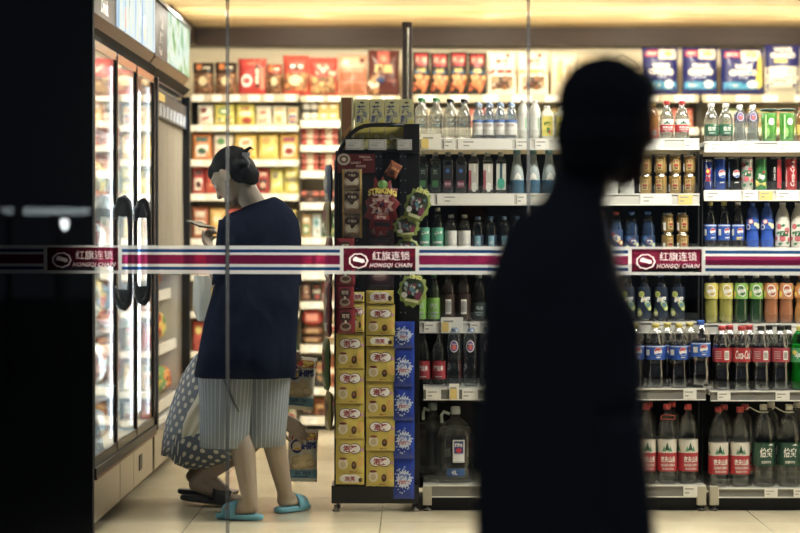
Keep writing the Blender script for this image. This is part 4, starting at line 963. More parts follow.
# second rows that the photograph shows by their caps
for px, kd, who in ((667.2, 'pepsi1', 'behind the second blue-labelled one'), (689.5, 'pepsi1', 'behind the rightmost blue-labelled one'), (729.5, 'coke1s', 'behind the plain red label'), (749, 'coke1s', 'behind the script label'), (769, 'cokez', 'behind the left-hand black cap'), (788, 'cokez', 'behind the right-hand black cap')):
    cap = {'pepsi1': 'yellow', 'coke1s': 'red', 'cokez': 'black'}[kd]
    Y = YROW[4] + (.078 if kd == 'pepsi1' else .0835)
    place(kd, K[kd][2], (wx(px, Y), Y, SHELFZ[('L' if px < 700 else 'R', 4)]), 'large %s-capped cola bottle in the second row, %s' % (cap, who), 'bottle', 'second row cola bottles on the fifth shelf', jit(.5))
# the blue-capped cola that stands forward, half on the neighbouring bay's edge
place('pepsi1b', K['pepsi1b'][2], (wx(700.5, YROW[4] - .012), YROW[4] - .012, SHELFZ[('L', 4)] + .012), 'large cola bottle with blue cap where the two bays meet', 'bottle', None, .3)
Y = YROW[5] + .26
place('jug', K['jug'][2], (wx(432.5, Y), Y, SHELFZ[('L', 5)]), 'big clear water jug set further back beside the snack stand', 'bottle', 'water jugs on the bottom shelf', .8)
for px, who in ((607, 'leftmost'), (628, 'second'), (649, 'third'), (672, 'rightmost')):
    Y = YROW[5] + .115
    place('spring15', K['spring15'][2], (wx(px, Y), Y, SHELFZ[('L', 5)]), '%s red-capped large water bottle of the second row, first bay, bottom shelf' % who, 'bottle', 'second row water bottles on the bottom shelf', jit(.8))
for px, kd, who in ((724, 'spring15', 'red-capped large water bottle behind the fourth and fifth in front'), (745, 'spring15', 'red-capped large water bottle in the second row by the bottle handles'), (771, 'green15', 'white-capped large water bottle behind the leftmost green-labelled one'), (797, 'green15', 'white-capped large water bottle behind the second green-labelled one')):
    Y = YROW[5] + .13
    place(kd, K[kd][2], (wx(px, Y), Y, SHELFZ[('R', 5)]), who, 'bottle', 'second row water bottles on the bottom shelf', jit(.8))
# carrying handles around the necks of the two big green-labelled bottles
for i, px in enumerate((763.5, 789)):
    x = wx(px, YROW[5]); z = SHELFZ[('R', 5)] + H(407, 487) * .905
    m = MB(); m.tube([(x + .02 * math.cos(a), YROW[5] + .02 * math.sin(a), z) for a in [2 * PI * k / 16 for k in range(17)]], .0025, M('#d8d6cc', .4), 6, False)
    m.tube([(x - .02, YROW[5], z), (x - .045, YROW[5] - .01, z + .012), (x - .062, YROW[5] - .012, z + .022), (x - .075, YROW[5] - .005, z + .014)], .003, M('#d8d6cc', .4), 6)
    o = m.build('carry_loop'); tag(o, ['white plastic carry loop on the leftmost large green-labelled water bottle', 'white plastic carry loop on the second large green-labelled water bottle'][i], 'carry loop', 'carry loops on the large bottles')
# small orange neck tag on the first bottle
x = wx(667, YROW[5]); z = SHELFZ[('L', 5)] + H(408, 485.5) * .86
m = MB(); m.tube([(x + .017 * math.cos(a), YROW[5] + .017 * math.sin(a), z) for a in [2 * PI * k / 16 for k in range(17)]], .003, M('#d8503a', .4), 6, False)
for a, b in (((-.03, 0), (.03, 0)), ((-.03, 0), (-.03, -.016)), ((.03, 0), (.03, -.016)), ((-.03, -.016), (.03, -.016))):
    m.tube([(x + a[0], YROW[5] - .030, z + a[1]), (x + b[0], YROW[5] - .030, z + b[1])], .002, M('#d8503a', .4), 6)
o = m.build('neck_tag'); tag(o, 'small orange neck tag hanging on the fourth large red-capped water bottle', 'tag')
# ================================================================== bags, boxes and packs
def outline_rect(w, h, pinch=.03, seed=0, n=7, zig=0.0):
    rd = random.Random(seed); P = []
    def side(v): return 1 - pinch * math.sin(PI * v) + rd.uniform(-.012, .012)
    for i in range(n): P.append((-w / 2 + w * i / n, zig * (i % 2)))
    for i in range(n): v = i / n; P.append((w / 2 * side(v), h * v))
    for i in range(n): P.append((w / 2 - w * i / n, h - zig * (i % 2)))
    for i in range(n): v = 1 - i / n; P.append((-w / 2 * side(v), h * v))
    return P
def outline_spiky(w, h, k=15, depth=.16, seed=0):
    rd = random.Random(seed); P = []
    for i in range(2 * k):
        a = -PI / 2 + PI * i / k; r = 1 + (depth * rd.uniform(.6, 1.3) if i % 2 else -depth * .4)
        P.append((w / 2 * r * math.cos(a), h / 2 + h / 2 * r * math.sin(a)))
    return P
class Pouch:
    """a filled bag: outline points (u, v), thick in the middle, flat sealed rim, a few soft dents"""
    def __init__(s, P, d, front, back=None, seed=0, rings=6, p=3.0, wr=.06):
        s.P = P; s.d = d; s.p = p; s.wr = wr; s.ph = seed * 1.7
        s.cu = sum(q[0] for q in P) / len(P); s.cv = sum(q[1] for q in P) / len(P)
        s.ang = sorted(((math.atan2(q[1] - s.cv, q[0] - s.cu), math.hypot(q[0] - s.cu, q[1] - s.cv)) for q in P))
        s.mb = MB(); n = len(P)
        for side, mat in ((-1, front), (1, back or front)):
            vs = [(s.cu, side * s.t(s.cu, s.cv), s.cv)]; fs = []
            for r in range(1, rings + 1):
                f = (r / rings) ** .8
                for q in P:
                    u = s.cu + (q[0] - s.cu) * f; v = s.cv + (q[1] - s.cv) * f
                    vs.append((u, side * (s.t(u, v) if r < rings else .0006), v))
            for i in range(n):
                fs.append((0, 1 + i, 1 + (i + 1) % n))
                for r in range(rings - 1):
                    a = 1 + r * n; b = a + n; fs.append((a + i, b + i, b + (i + 1) % n, a + (i + 1) % n))
            s.mb.add(vs, fs, mat)
        s.D = Decal(s.mb, lambda u, v, k: (u, -s.t(u, v) - k, v), .0012, .0004)
    def t(s, u, v):
        du, dv = u - s.cu, v - s.cv; a = math.atan2(dv, du); r = math.hypot(du, dv)
        A = s.ang; n = len(A); lo = 0
        R = A[-1][1]
        for i in range(n):
            if A[i][0] >= a:
                a0, r0 = A[i - 1] if i else (A[-1][0] - 2 * PI, A[-1][1]); a1, r1 = A[i]
                f = (a - a0) / max(a1 - a0, 1e-6); R = r0 + (r1 - r0) * f; break
        q = min(r / max(R, 1e-6), 1)
        w = 1 + s.wr * math.sin(u * 90 + s.ph) * math.cos(v * 70 + s.ph * 2) + s.wr * math.sin(u * 40 - v * 60 + s.ph)
        return max(s.d / 2 * (1 - q ** s.p) ** .75 * w, .0005)
CREAM = M('#ebe0c4', .45); NUT = M('#8a5a34', .5); NUT2 = M('#c08a50', .5); NUT3 = M('#5e3a22', .5); CHOC = M('#3d241b', .45); ORNG = M('#d97a2c', .4); SALM = M('#e08868', .45)
def speckle(D, u0, v0, u1, v1, cols, n, R, seed):
    rd = random.Random(seed)
    for i in range(n): D.ell(rd.uniform(u0, u1), rd.uniform(v0, v1), R * rd.uniform(.6, 1.2), R * rd.uniform(.5, 1), cols[i % len(cols)], 9, rd.random() * 3)
def bag_top(name, label, cat, group, loc, w, h, d, front, deco, seed=1, rot=0, lean=0.0, P=None, wr=.06, sub=None):
    b = Pouch(P or outline_rect(w, h, .035, seed, zig=.003), d, front, seed=seed, wr=wr)
    if deco: deco(b.D, w, h)
    o = b.mb.build(name, None, loc, (lean, 0, rot)); tag(o, label, cat, group)
    if sub: sub(o, b)
    return o
# ---- top shelf of the wall: one big bag each
YT = YW + .10; ZT = wz(94.6, YW) + .002
pw = YT / F
def topbag(x0, x1, y0, name, label, front, deco, seed, group='snack bags on the top wall shelf', base=94.4, P=None, d=.09):
    w = (x1 - x0) * pw; h = (base - y0) * pw
    return bag_top(name, label, 'bag', group, (wx((x0 + x1) / 2, YT), YT, ZT), w, h, d, front, deco, seed, 0, -.03, P)
def d_nut(topc, txtc):
    def f(D, w, h):
        speckle(D, -w * .42, h * .1, w * .42, h * .58, [NUT2, NUT3, NUT], 60, .016, 3); D.rect(-w * .5, h * .66, w * .5, h * .96, topc, 6); D.rect(-w * .3, h * .74, -w * .05, h * .92, ORNG, 3); D.rect(.0, h * .78, w * .35, h * .84, txtc, 3, 1); D.ell(0, h * .4, w * .2, h * .14, M('#d9c290', .5))
    return f
topbag(193.5, 214, 61.5, 'nut_bag', 'brown nut bag with black header, end of the top wall shelf by the chiller', NUT, d_nut(M('#241812', .4), CREAM), 1)
topbag(215.5, 237, 61, 'nut_bag', 'brown nut bag with black header, beside the red bag with white emblem', NUT, d_nut(M('#2b1b14', .4), CREAM), 2)
def d_redbag(D, w, h):
    D.poly([(-w * .45, h * .9), (w * .45, h * .95), (w * .45, h * .7), (-w * .1, h * .8)], M('#e3705a', .4)); D.ell(-w * .18, h * .38, w * .20, h * .17, W_, 14); D.ell(-w * .18, h * .38, w * .12, h * .09, RED, 10)
    D.rect(w * .12, h * .2, w * .26, h * .82, CHOC, 3); D.rect(w * .14, h * .3, w * .24, h * .7, CREAM, 2); D.text('香', w * .19, h * .55, w * .1, CHOC); D.rect(w * .3, h * .15, w * .44, h * .75, SALM, 2)
topbag(238, 266.5, 57.5, 'red_snack_bag', 'red snack bag with a round white emblem on the top wall shelf', M('#c8302c', .35), d_redbag, 3)
topbag(267, 282.3, 63, 'nut_bag', 'small brown nut bag between two red bags, top wall shelf', NUT, d_nut(M('#a8402c', .4), CREAM), 4)
def d_redtop(D, w, h):
    D.rect(-w * .48, h * .12, w * .48, h * .56, M('#b0582c', .4), 8); speckle(D, -w * .4, h * .14, w * .4, h * .5, [NUT2, M('#d98a44', .4), NUT], 40, .018, 5); D.ell(0, h * .35, w * .26, h * .13, M('#e3d0a0', .5)); D.rect(-w * .25, h * .64, w * .25, h * .76, CHOC, 5); D.ell(-w * .1, h * .7, w * .1, h * .05, W_); D.ell(w * .2, h * .7, w * .1, h * .05, CREAM)
topbag(283, 309, 54.5, 'red_snack_bag', 'red topped snack bag with an orange lower half, top wall shelf', M('#d2402e', .35), d_redtop, 5)
def d_redwhite(D, w, h):
    D.poly([(-w * .48, h * .55), (-w * .2, h * .82), (w * .3, h * .62), (w * .48, h * .66), (w * .4, h * .5), (-w * .4, h * .48)], M('#f0d8b4', .45)); D.text('礼品', 0, h * .74, h * .15, M('#e8b49a', .4), w * .6); D.rect(-w * .42, h * .06, w * .42, h * .46, NUT3, 6); speckle(D, -w * .38, h * .08, w * .38, h * .44, [NUT2, NUT, M('#c9a25a', .5)], 60, .018, 7)
topbag(309, 337.5, 56.5, 'red_snack_bag', 'red and cream snack bag with a nut window, top wall shelf', M('#cf3f34', .35), d_redwhite, 6)
def d_cubes(D, w, h):
    for i in range(2):
        for j in range(2): D.rect(-w * .42 + w * .43 * i, h * .05 + h * .27 * j, -w * .03 + w * .43 * i, h * .29 + h * .27 * j, M('#a85e38', .45), 4)
    D.rect(-w * .46, h * .66, w * .46, h * .95, M('#eaa888', .45), 6); D.ell(w * .3, h * .85, w * .09, h * .07, CHOC); D.ell(-w * .2, h * .8, w * .15, h * .07, M('#f3d8b8', .45))
topbag(338, 367.5, 54, 'peach_snack_bag', 'peach coloured bag showing four brown cakes, top wall shelf', M('#d98a66', .4), d_cubes, 7)
def d_choc(D, w, h):
    D.rect(-w * .2, h * .68, w * .18, h * .97, M('#c05a52', .4), 4); D.ell(0, h * .8, w * .1, h * .07, SALM); D.text('榛果', 0, h * .57, h * .2, M('#e0b868', .4), w * .7, .05); speckle(D, -w * .45, h * .08, -w * .05, h * .4, [NUT2, NUT, CREAM], 16, .022, 4); D.ell(-w * .1, h * .33, w * .14, h * .08, M('#2a3a66', .4)); D.rect(.02, h * .28, w * .4, h * .33, M('#8a4a3c', .4), 3, 1)
topbag(368, 399.5, 49, 'brown_snack_bag', 'big dark brown bag with yellow lettering beside the brown post', M('#5a2622', .35), d_choc, 8)
def d_black(D, w, h):
    D.rect(-w * .36, h * .66, w * .36, h * .94, RED, 4); D.text('新疆', 0, h * .8, h * .15, M('#f0b4a0', .4), w * .6); D.rect(-w * .4, h * .50, w * .4, h * .56, M('#3a6a9a', .4), 4, 1); D.text('坚果', 0, h * .55, h * .09, YEL, w * .5); speckle(D, -w * .38, h * .1, w * .38, h * .42, [M('#d87a38', .4), M('#c05c30', .4), M('#e8a860', .4)], 26, .018, 6)
for i, (a, b) in enumerate(((412.5, 430), (430.5, 449), (449.5, 467.5), (468, 486.5))):
    topbag(a, b, 51.5 + (i % 2), 'black_snack_pouch', ['leftmost', 'second', 'third', 'rightmost'][i] + ' black pouch with a red patch, top wall shelf right of the brown post', M('#17171a', .35), d_black, 9 + i, 'black pouches on the top wall shelf', 95.4)
def d_white(band):
    def f(D, w, h):
        D.rect(-w * .46, h * .48, w * .46, h * .58, band, 6, 1); D.rect(-w * .36, h * .14, w * .36, h * .42, CHOC, 5); speckle(D, -w * .3, h * .16, w * .3, h * .38, [NUT3, NUT, M('#a88a60', .5)], 12, .02, 3); D.text('枣夹', 0, h * .74, h * .15, M('#b8443a', .4), w * .5); D.ell(w * .2, h * .9, w * .06, h * .05, RED)
    return f
topbag(487, 516.5, 51.5, 'white_snack_pouch', 'white pouch with a red band and dark window, top wall shelf', M('#ece2cc', .45), d_white(M('#a8302e', .4)), 14, base=95.4)
topbag(518, 548.5, 51.5, 'white_snack_pouch', 'white pouch with a yellow band and dark window, top wall shelf', M('#ece2cc', .45), d_white(M('#d9a83a', .4)), 15, base=95.4)
def d_pale(D, w, h): D.rect(-w * .3, h * .3, -w * .05, h * .8, M('#d9b86a', .45), 4); D.rect(w * .08, h * .2, w * .3, h * .7, M('#c9b08a', .45), 4)
topbag(551, 577, 53, 'cream_snack_pouch', 'cream pouch with tan panels just left of the silhouetted head', M('#e8dcc0', .45), d_pale, 16, base=95.4)
topbag(578, 602, 55, 'cream_snack_pouch', 'cream pouch mostly hidden by the silhouetted head', M('#e6d8ba', .45), d_pale, 17, base=95.4)
def d_blue(tag_=False):
    def f(D, w, h):
        D.rect(-w * .44, h * .12, w * .44, h * .27, M('#2f9fd0', .4), 8, 3); D.text('好丽友派', -w * .18, h * .195, h * .06, W_, w * .4, .03)
        D.rect(-w * .42, h * .80, -w * .08, h * .93, M('#d43a5c', .4), 4, 2); D.text('ORION', -w * .25, h * .865, h * .07, W_, w * .26, .03); D.rect(-w * .05, h * .74, w * .42, h * .95, M('#e9dcc4', .45), 5, 3); D.ell(w * .2, h * .85, w * .12, h * .07, M('#d8a860', .45))
        D.text('WAVE', 0, h * .595, h * .10, W_, w * .50, .06); D.text('CHOCO', 0, h * .47, h * .13, W_, w * .70, .07); D.text('好 多 鱼', 0, h * .365, h * .055, M('#c8d2ee', .4), w * .4, .03); D.ell(w * .22, h * .22, w * .13, h * .085, M('#d9e8ee', .4)); D.ell(w * .16, h * .47, w * .05, h * .04, M('#2f9fd0', .4))
        if tag_: D.poly([(w * .28, h * .2), (w * .36, h * .12), (w * .46, h * .2), (w * .44, h * .8), (w * .36, h * .84)], YEL); D.text('2', w * .38, h * .48, h * .16, RED, None, .08)
    return f
NB = M('#20266e', .3)
topbag(642, 678, 47, 'blue_snack_bag', 'navy blue snack bag nearest the silhouetted head, top wall shelf', NB, d_blue(), 18, 'navy blue bags on the top wall shelf', 95, d=.11)
topbag(682, 717.5, 47, 'blue_snack_bag', 'middle one of the navy blue snack bags, top wall shelf', NB, d_blue(), 19, 'navy blue bags on the top wall shelf', 95, d=.11)
topbag(720.5, 763.5, 48.5, 'blue_snack_bag', 'navy blue snack bag with a yellow ribbon mark, top wall shelf', NB, d_blue(True), 20, 'navy blue bags on the top wall shelf', 95, d=.11)
def d_bluewhite(D, w, h):
    D.rect(-w * .49, h * .02, w * .49, h * .56, M('#dfd8c4', .45), 8); D.text('WAVE', 0, h * .9, h * .10, W_, w * .6, .06); D.text('CHOCO', 0, h * .78, h * .11, W_, w * .7, .06); D.rect(-w * .25, h * .64, w * .1, h * .70, YEL, 4, 1); D.ell(-w * .12, h * .42, w * .2, h * .1, M('#b8cfd0', .45)); D.rect(-w * .25, h * .26, w * .05, h * .30, M('#8a8f8a', .45), 4, 1); D.rect(-w * .45, h * .06, w * .45, h * .16, M('#a8a494', .45), 6, 2)
topbag(764.5, 800, 44.5, 'blue_and_white_bag', 'bag blue above and white below at the end of the top wall shelf', NB, d_bluewhite, 21, base=95)
topbag(803, 838, 47, 'blue_snack_bag', 'navy blue snack bag past the blue and white bag', NB, d_blue(), 22, 'navy blue bags on the top wall shelf', 95, d=.11)
# the wire handle of a basket behind the head
bk = thing('wire_basket', 'dark wire basket with a hoop handle on the top wall shelf', 'basket', (wx(621, YT), YT, ZT))
w = 17 * pw; hh = 30 * pw
m = MB(); m.box((-w, -.06, 0), (w, .06, hh * .75), M('#d8caa6', .5), .006); m.build('basket_liner', bk)
for z in (.0, .5, 1.0): MB().tube([(-w - .004, -.066, z * hh * .8 + .003), (w + .004, -.066, z * hh * .8 + .003), (w + .004, .066, z * hh * .8 + .003), (-w - .004, .066, z * hh * .8 + .003), (-w - .004, -.066, z * hh * .8 + .003)], .003, CHOC, 6, False).build('hoop', bk)
MB().tube([(-w * 1.02, -.06, hh * .8), (-w * .8, -.06, hh * 1.04), (0, -.06, hh * 1.3), (w * .8, -.06, hh * 1.04), (w * 1.02, -.06, hh * .8)], .003, CHOC, 6).build('handle', bk)

# ---- the lower wall shelves
def small_deco(kind_, c2, c3, seed):
    def f(D, w, h):
        if kind_ == 0: D.rect(-w * .32, h * .12, w * .32, h * .55, c2, 4); D.ell(0, h * .32, w * .22, h * .12, c3); D.rect(-w * .3, h * .66, w * .3, h * .84, c3, 4)
        elif kind_ == 1: D.ell(0, h * .62, w * .30, h * .2, c2); D.text('香脆', 0, h * .62, h * .16, c3, w * .5, .05); speckle(D, -w * .34, h * .17, w * .34, h * .36, [c3, NUT2, c2], 12, w * .08, seed)
        elif kind_ == 2: D.rect(-w * .46, h * .42, w * .46, h * .6, c2, 5, 2); D.text('好吃', 0, h * .74, h * .18, c3, w * .6, .05); D.ell(w * .1, h * .22, w * .28, h * .14, c3)
        else: D.poly([(-w * .45, h * .1), (w * .45, h * .3), (w * .45, h * .6), (-w * .45, h * .4)], c2); D.ell(-w * .1, h * .7, w * .2, h * .14, c3)
    return f
YS = YW + .07
sw = YS / F
cnt = {}
def sbag(x0, x1, y0, base, front, c2, c3, k, desc, where, seed, cat='bag', d=.07, name='snack_bag'):
    x0 = max(x0, 192.6); w = (x1 - x0) * sw; h = (base - y0) * sw
    bag_top(name, '%s %s' % (desc, where), cat, 'bags on the wall shelves', (wx((x0 + x1) / 2, YS), YS, wz(base, YW) + .002), w, h, min(d, w * .7), M(front, .4), small_deco(k, M(c2, .4), M(c3, .4), seed), seed, 0, -.03)
on = lambda n: 'on the %s wall shelf by the chiller' % n
R2 = [(198, 213.5, 104, '#e8e0cc', '#b02c30', '#7a2a24', 3, 'white bag with a dark red oval'), (214.5, 235, 103, '#dccb3a', '#5f8f3a', '#efe6c0', 1, 'yellow bag with green leaves'), (236, 255, 103, '#d8c838', '#efe2b8', '#b0402c', 2, 'yellow bag with red lettering'), (256, 271.5, 105, '#e9dfc4', '#d9c79a', '#a83a44', 1, 'cream bag with a pink mark'), (272.5, 286.5, 105, '#ebe1c6', '#d6c08a', '#c9a25c', 0, 'cream bag with a tan mark'), (287.5, 298, 106, '#e2cf9a', '#3f5fa0', '#d9863a', 0, 'narrow bag with a blue mark')]
for i, (a, b, y, f, c2, c3, k, ds) in enumerate(R2): sbag(a, b, y, 125.3, f, c2, c3, k, ds, on('second'), 30 + i)
R3 = [(191.5, 212, 133, '#e0812e', '#e9e2d0', '#2f5a44', 0, 'orange bag with a white panel'), (213.5, 233.5, 134, '#e6dcc6', '#c43c34', '#4f8a44', 3, 'white bag with red corners'), (234.5, 257.5, 133, '#e3bb3c', '#eadfc0', '#d8862c', 1, 'golden bag with a white oval'), (258.5, 278.5, 133, '#e6c544', '#f0dc8c', '#d9a02a', 3, 'golden bag with pale waves'), (279.5, 299, 133, '#dfae34', '#e9dcc2', '#9a3430', 0, 'golden bag with a white panel')]
for i, (a, b, y, f, c2, c3, k, ds) in enumerate(R3): sbag(a, b, y, 159.8, f, c2, c3, k, ds, on('third'), 40 + i)
R4 = [(191, 205, 166, '#c03430', '#e4d6c0', '#5a2a26', 0, 'red bag with a white arc'), (205.5, 219, 167, '#c8442e', '#d98a52', '#6a2c28', 3, 'red orange bag'), (221, 239, 167, '#b03030', '#e8d8b8', '#7a2a2a', 1, 'red bag behind the bowed head'), (241, 256, 168, '#c43a32', '#5a3028', '#e0c49a', 0, 'red bag with a dark panel'), (257, 269.5, 168, '#b83230', '#4a2a26', '#d8a07c', 0, 'red bag next to the yellow bags'), (270, 283.5, 168, '#d9cf52', '#efe6b0', '#8a7a48', 3, 'pale yellow bag with a grey foot'), (284, 303 - 4, 167, '#dccb3e', '#8a7c58', '#efe3a8', 2, 'bright yellow bag with a grey foot')]
for i, (a, b, y, f, c2, c3, k, ds) in enumerate(R4): sbag(a, b, y, 193.7, f, c2, c3, k, ds, on('fourth'), 50 + i)
cols5 = ['#b8643a', '#c9b89a', '#a04038', '#d8a84a', '#e0d4b8', '#5a7a4a', '#c44a3a', '#d9c25a']
nm5 = ['rust', 'beige', 'brick red', 'amber', 'ivory', 'olive', 'scarlet', 'straw yellow']
for r, (base, top, wh) in enumerate(((238.7, 207, 'fifth'), (274.7, 249, 'sixth'), (311.7, 285, 'seventh'), (351.7, 322, 'eighth'), (391.7, 362, 'ninth'), (420.7, 401, 'tenth'))):
    for i in range(6):
        a = 192 + 17.7 * i; k = (i * 3 + r * 2) % 8
        sbag(a, a + 16.6, top + (i % 3), base, cols5[k], cols5[(k + 4) % 8], cols5[(k + 1) % 8], (i + r) % 4, '%s bag' % nm5[k], on(wh), 60 + r * 8 + i)
# narrow bay: tins, sausages, sacks
def tin(name, label, loc, r, h, c, group):
    t = thing(name, label, 'tin', loc, 0, group)
    MB().lathe([(0, 0), (r, 0), (r, .004), (r * .97, .006), (r * .97, h - .006), (r, h - .004), (r, h), (0, h)], M(c, .35, .3), 18).build('tin_body', t)
    MB().lathe([(r * .975, h * .2), (r * .975, h * .8)], M('#d8d0bc', .5), 18).build('label', t)
for i, (px, lev) in enumerate([(p, l) for p in (306.5, 314.5) for l in range(2)]):
    tin('food_tin', '%s %s grey food tin, highest shelf of the narrow wall bay' % (['upper', 'lower'][1 - lev], ['left', 'right'][i // 2]), (wx(px, YS), YS, wz(120.2, YW) + .002 + lev * .0585), .027, .058, '#5a5750', 'stacked tins')
for i, px in enumerate((324, 333.5)):
    for lev in range(2):
        o = MB().box((-.034, -.03, 0), (.034, .03, .056), M('#d8b23c', .45), .004); D = Decal(o, S_front(-.03)); D.ell(0, .028, .02, .015, M('#efe3b0', .45)); D.rect(-.025, .042, .025, .05, ORNG, 1)
        o = o.build('biscuit_box', None, (wx(px, YS), YS, wz(120.2, YW) + .002 + lev * .058)); tag(o, '%s yellow biscuit box %s, beside the grey tins' % (['left', 'right'][i], ['below', 'above'][lev]), 'box', 'yellow biscuit boxes')
def roll(name, label, loc, L, r, c, group, band):
    m = MB(); m.tube([(-L / 2, 0, r), (-L / 2 + .006, 0, r), (L / 2 - .006, 0, r), (L / 2, 0, r)], [r * .6, r, r, r * .6], M(c, .35), 12)
    m.tube([(-L * .2, 0, r), (L * .2, 0, r)], r * 1.02, M(band, .4), 12)
    o = m.build(name, None, loc); tag(o, label, 'sausage', group)
for s, (base, n, c, band, wh) in enumerate(((145.2, 3, '#b8433a', '#e0c8a8', 'second'), (170.7, 3, '#c4553f', '#e8d2b0', 'third'), (202.7, 2, '#3a2a26', '#6a4a3c', 'fourth'))):
    for j in range(n):
        for q in range(2):
            roll('sausage_pack', '%s sausage roll in the %s stack, %s shelf of the narrow wall bay' % (['lowest', 'middle', 'topmost'][j], ['left', 'right'][q], wh), (wx(310 + 19 * q, YS), YS, wz(base, YW) + .002 + .037 * j), 17.5 * sw, .018, c if j != 1 else '#d06a52', 'sausage rolls in the narrow bay', band)
for i, (a, b, f, c2, c3, ds) in enumerate(((301.5, 311, '#c9a262', '#5a8a4a', '#e8dcc0', 'tan bag with a green mark'), (312, 321, '#d9e0dc', '#7fb0c0', '#4a7a52', 'pale bag with a blue mark'), (322, 331, '#3f6a44', '#dfe4d0', '#c9a24a', 'green bag with a white panel'), (332, 342, '#4a7a50', '#d8c26a', '#e8e2cc', 'green bag with a gold panel'))):
    sbag(a, b, 214, 237.7, f, c2, c3, i % 4, ds, 'on the middle shelf of the narrow wall bay', 110 + i, d=.05)
for i, (a, b, f, c2, c3, ds) in enumerate(((301.5, 311, '#6a3a30', '#d9c2a0', '#b0402c', 'dark red jar-shaped bag'), (312, 321, '#3a4038', '#c9bfa8', '#a84038', 'dark bag with a cream label'), (322, 331, '#c05a50', '#e9d9c8', '#8a3a34', 'pink red bag'), (332, 342, '#d8c8b0', '#b84a44', '#8a7a60', 'beige bag with a red mark'))):
    sbag(a, b, 283, 301.7, f, c2, c3, (i + 1) % 4, ds, 'on the shelf above the stacked sacks', 120 + i, d=.05)
for i, (a, b, f, c2, c3, ds) in enumerate(((301.5, 313, '#d8cdb0', '#a84038', '#6a5a40', 'beige pack'), (314, 326, '#c9b58a', '#8a3a30', '#efe4c8', 'tan pack'), (327, 339, '#e0d6be', '#4a6a52', '#b0402c', 'off-white pack'))):
    sbag(a, b, 252, 271.5, f, c2, c3, (i + 2) % 4, ds, 'behind the printed window stripe in the narrow wall bay', 126 + i, d=.05)
# sacks lying flat, stacked
def sack(label, x0, x1, y0, y1, c, c2, seed, Y=YS, group='sacks lying flat in the narrow bay'):
    w = (x1 - x0) * Y / F; h = (y1 - y0) * Y / F
    m = MB(); n = 24; vs = []; fs = []; L = 9; rd = random.Random(seed)
    for i in range(L + 1):
        t = i / L; k = (math.sin(PI * min(max(t, .02), .98)) ** .35)
        for j in range(n):
            a = 2 * PI * j / n; ca, sa = math.cos(a), math.sin(a); p = .6
            vs.append((-w / 2 + w * t, .10 * k * math.copysign(abs(ca) ** p, ca), h / 2 + h / 2 * k * math.copysign(abs(sa) ** p, sa) * (1 + rd.uniform(-.05, .0))))
    for i in range(L):
        for j in range(n): fs.append((i * n + j, i * n + (j + 1) % n, (i + 1) * n + (j + 1) % n, (i + 1) * n + j))
    fs.append(tuple(range(n))[::-1]); fs.append(tuple(L * n + j for j in range(n)))
    m.add(vs, fs, M(c, .45)); D = Decal(m, lambda u, v, k: (u, -.102 - k, v)); D.rect(-w * .28, h * .3, w * .28, h * .7, M(c2, .45), 2)
    o = m.build('flat_sack', None, (wx((x0 + x1) / 2, Y), Y + .04, wz(y1, YW) + .002)); tag(o, label, 'sack', group)
sack('red sack on top of the brown ones, narrow wall bay', 302, 323, 309, 327, '#c8443c', '#e08a70', 1)
sack('upper brown sack under the red one, narrow wall bay', 302, 323.5, 327.3, 336, '#8a5a38', '#b08a58', 2)
sack('lower brown sack resting on the shelf, narrow wall bay', 301.5, 323.5, 336.3, 344.6, '#7a4e30', '#a8814f', 3)
sack('topmost cream sack right of the red sack', 324.5, 340, 313, 323.5, '#d9c8a4', '#b8966a', 4)
sack('middle cream sack right of the brown sacks', 324.5, 340, 323.8, 334, '#cdb98e', '#a8433a', 5)
sack('lowest cream sack right of the brown sacks', 324.5, 340, 334.3, 344.6, '#d4c39c', '#8a6a44', 6)
for i, (a, b, f, c2, c3, ds) in enumerate(((301.5, 313, '#5a3a2c', '#d8a05a', '#e0d0b0', 'brown bag with an orange spot'), (314, 326, '#2f3436', '#c9a060', '#a0503a', 'black bag with a tan panel'), (327, 339, '#c8763a', '#efdcb8', '#7a3a2a', 'orange bag with a cream panel'))):
    sbag(a, b, 357, 387.5, f, c2, c3, (i) % 4, ds, 'low in the narrow wall bay', 132 + i, d=.06)
for i, (a, b, f, c2, c3, ds) in enumerate(((301.5, 313, '#3a2c28', '#8a6a50', '#b89a70', 'dark brown bag'), (314, 326, '#a8622e', '#d9b070', '#5a3020', 'rust bag'), (327, 339, '#2c3032', '#7a6a58', '#a84a3a', 'black bag'))):
    sbag(a, b, 399, 416.5, f, c2, c3, (i + 1) % 4, ds, 'on the lowest shelf of the narrow wall bay', 136 + i, d=.06)
# bright packs on the shelf under the top one, glimpsed between the clear bottles
cw = ['#e6dcc4', '#d8b86a', '#c8604a', '#e9e2cf', '#8fae6a', '#d9cba8', '#b8863c', '#e3d4b4']
nw = ['ivory', 'gold', 'coral', 'white', 'sage green', 'sand', 'bronze', 'cream']
for i in range(15):
    a = 416 + 25.5 * i
    if 560 < a < 610 or 672 < a < 704: continue
    k = (i * 5) % 8
    bag_top('snack_bag', '%s bag behind the clear bottles, %s along the second wall shelf' % (nw[k], NTH[i]), 'bag', 'bags glimpsed behind the clear bottles', (wx(a + 11, YS), YS, wz(128, YW) + .002), 22 * sw, 20 * sw, .07, M(cw[k], .45), small_deco(i % 4, M(cw[(k + 3) % 8], .45), M(cw[(k + 1) % 8], .45), i), 140 + i)

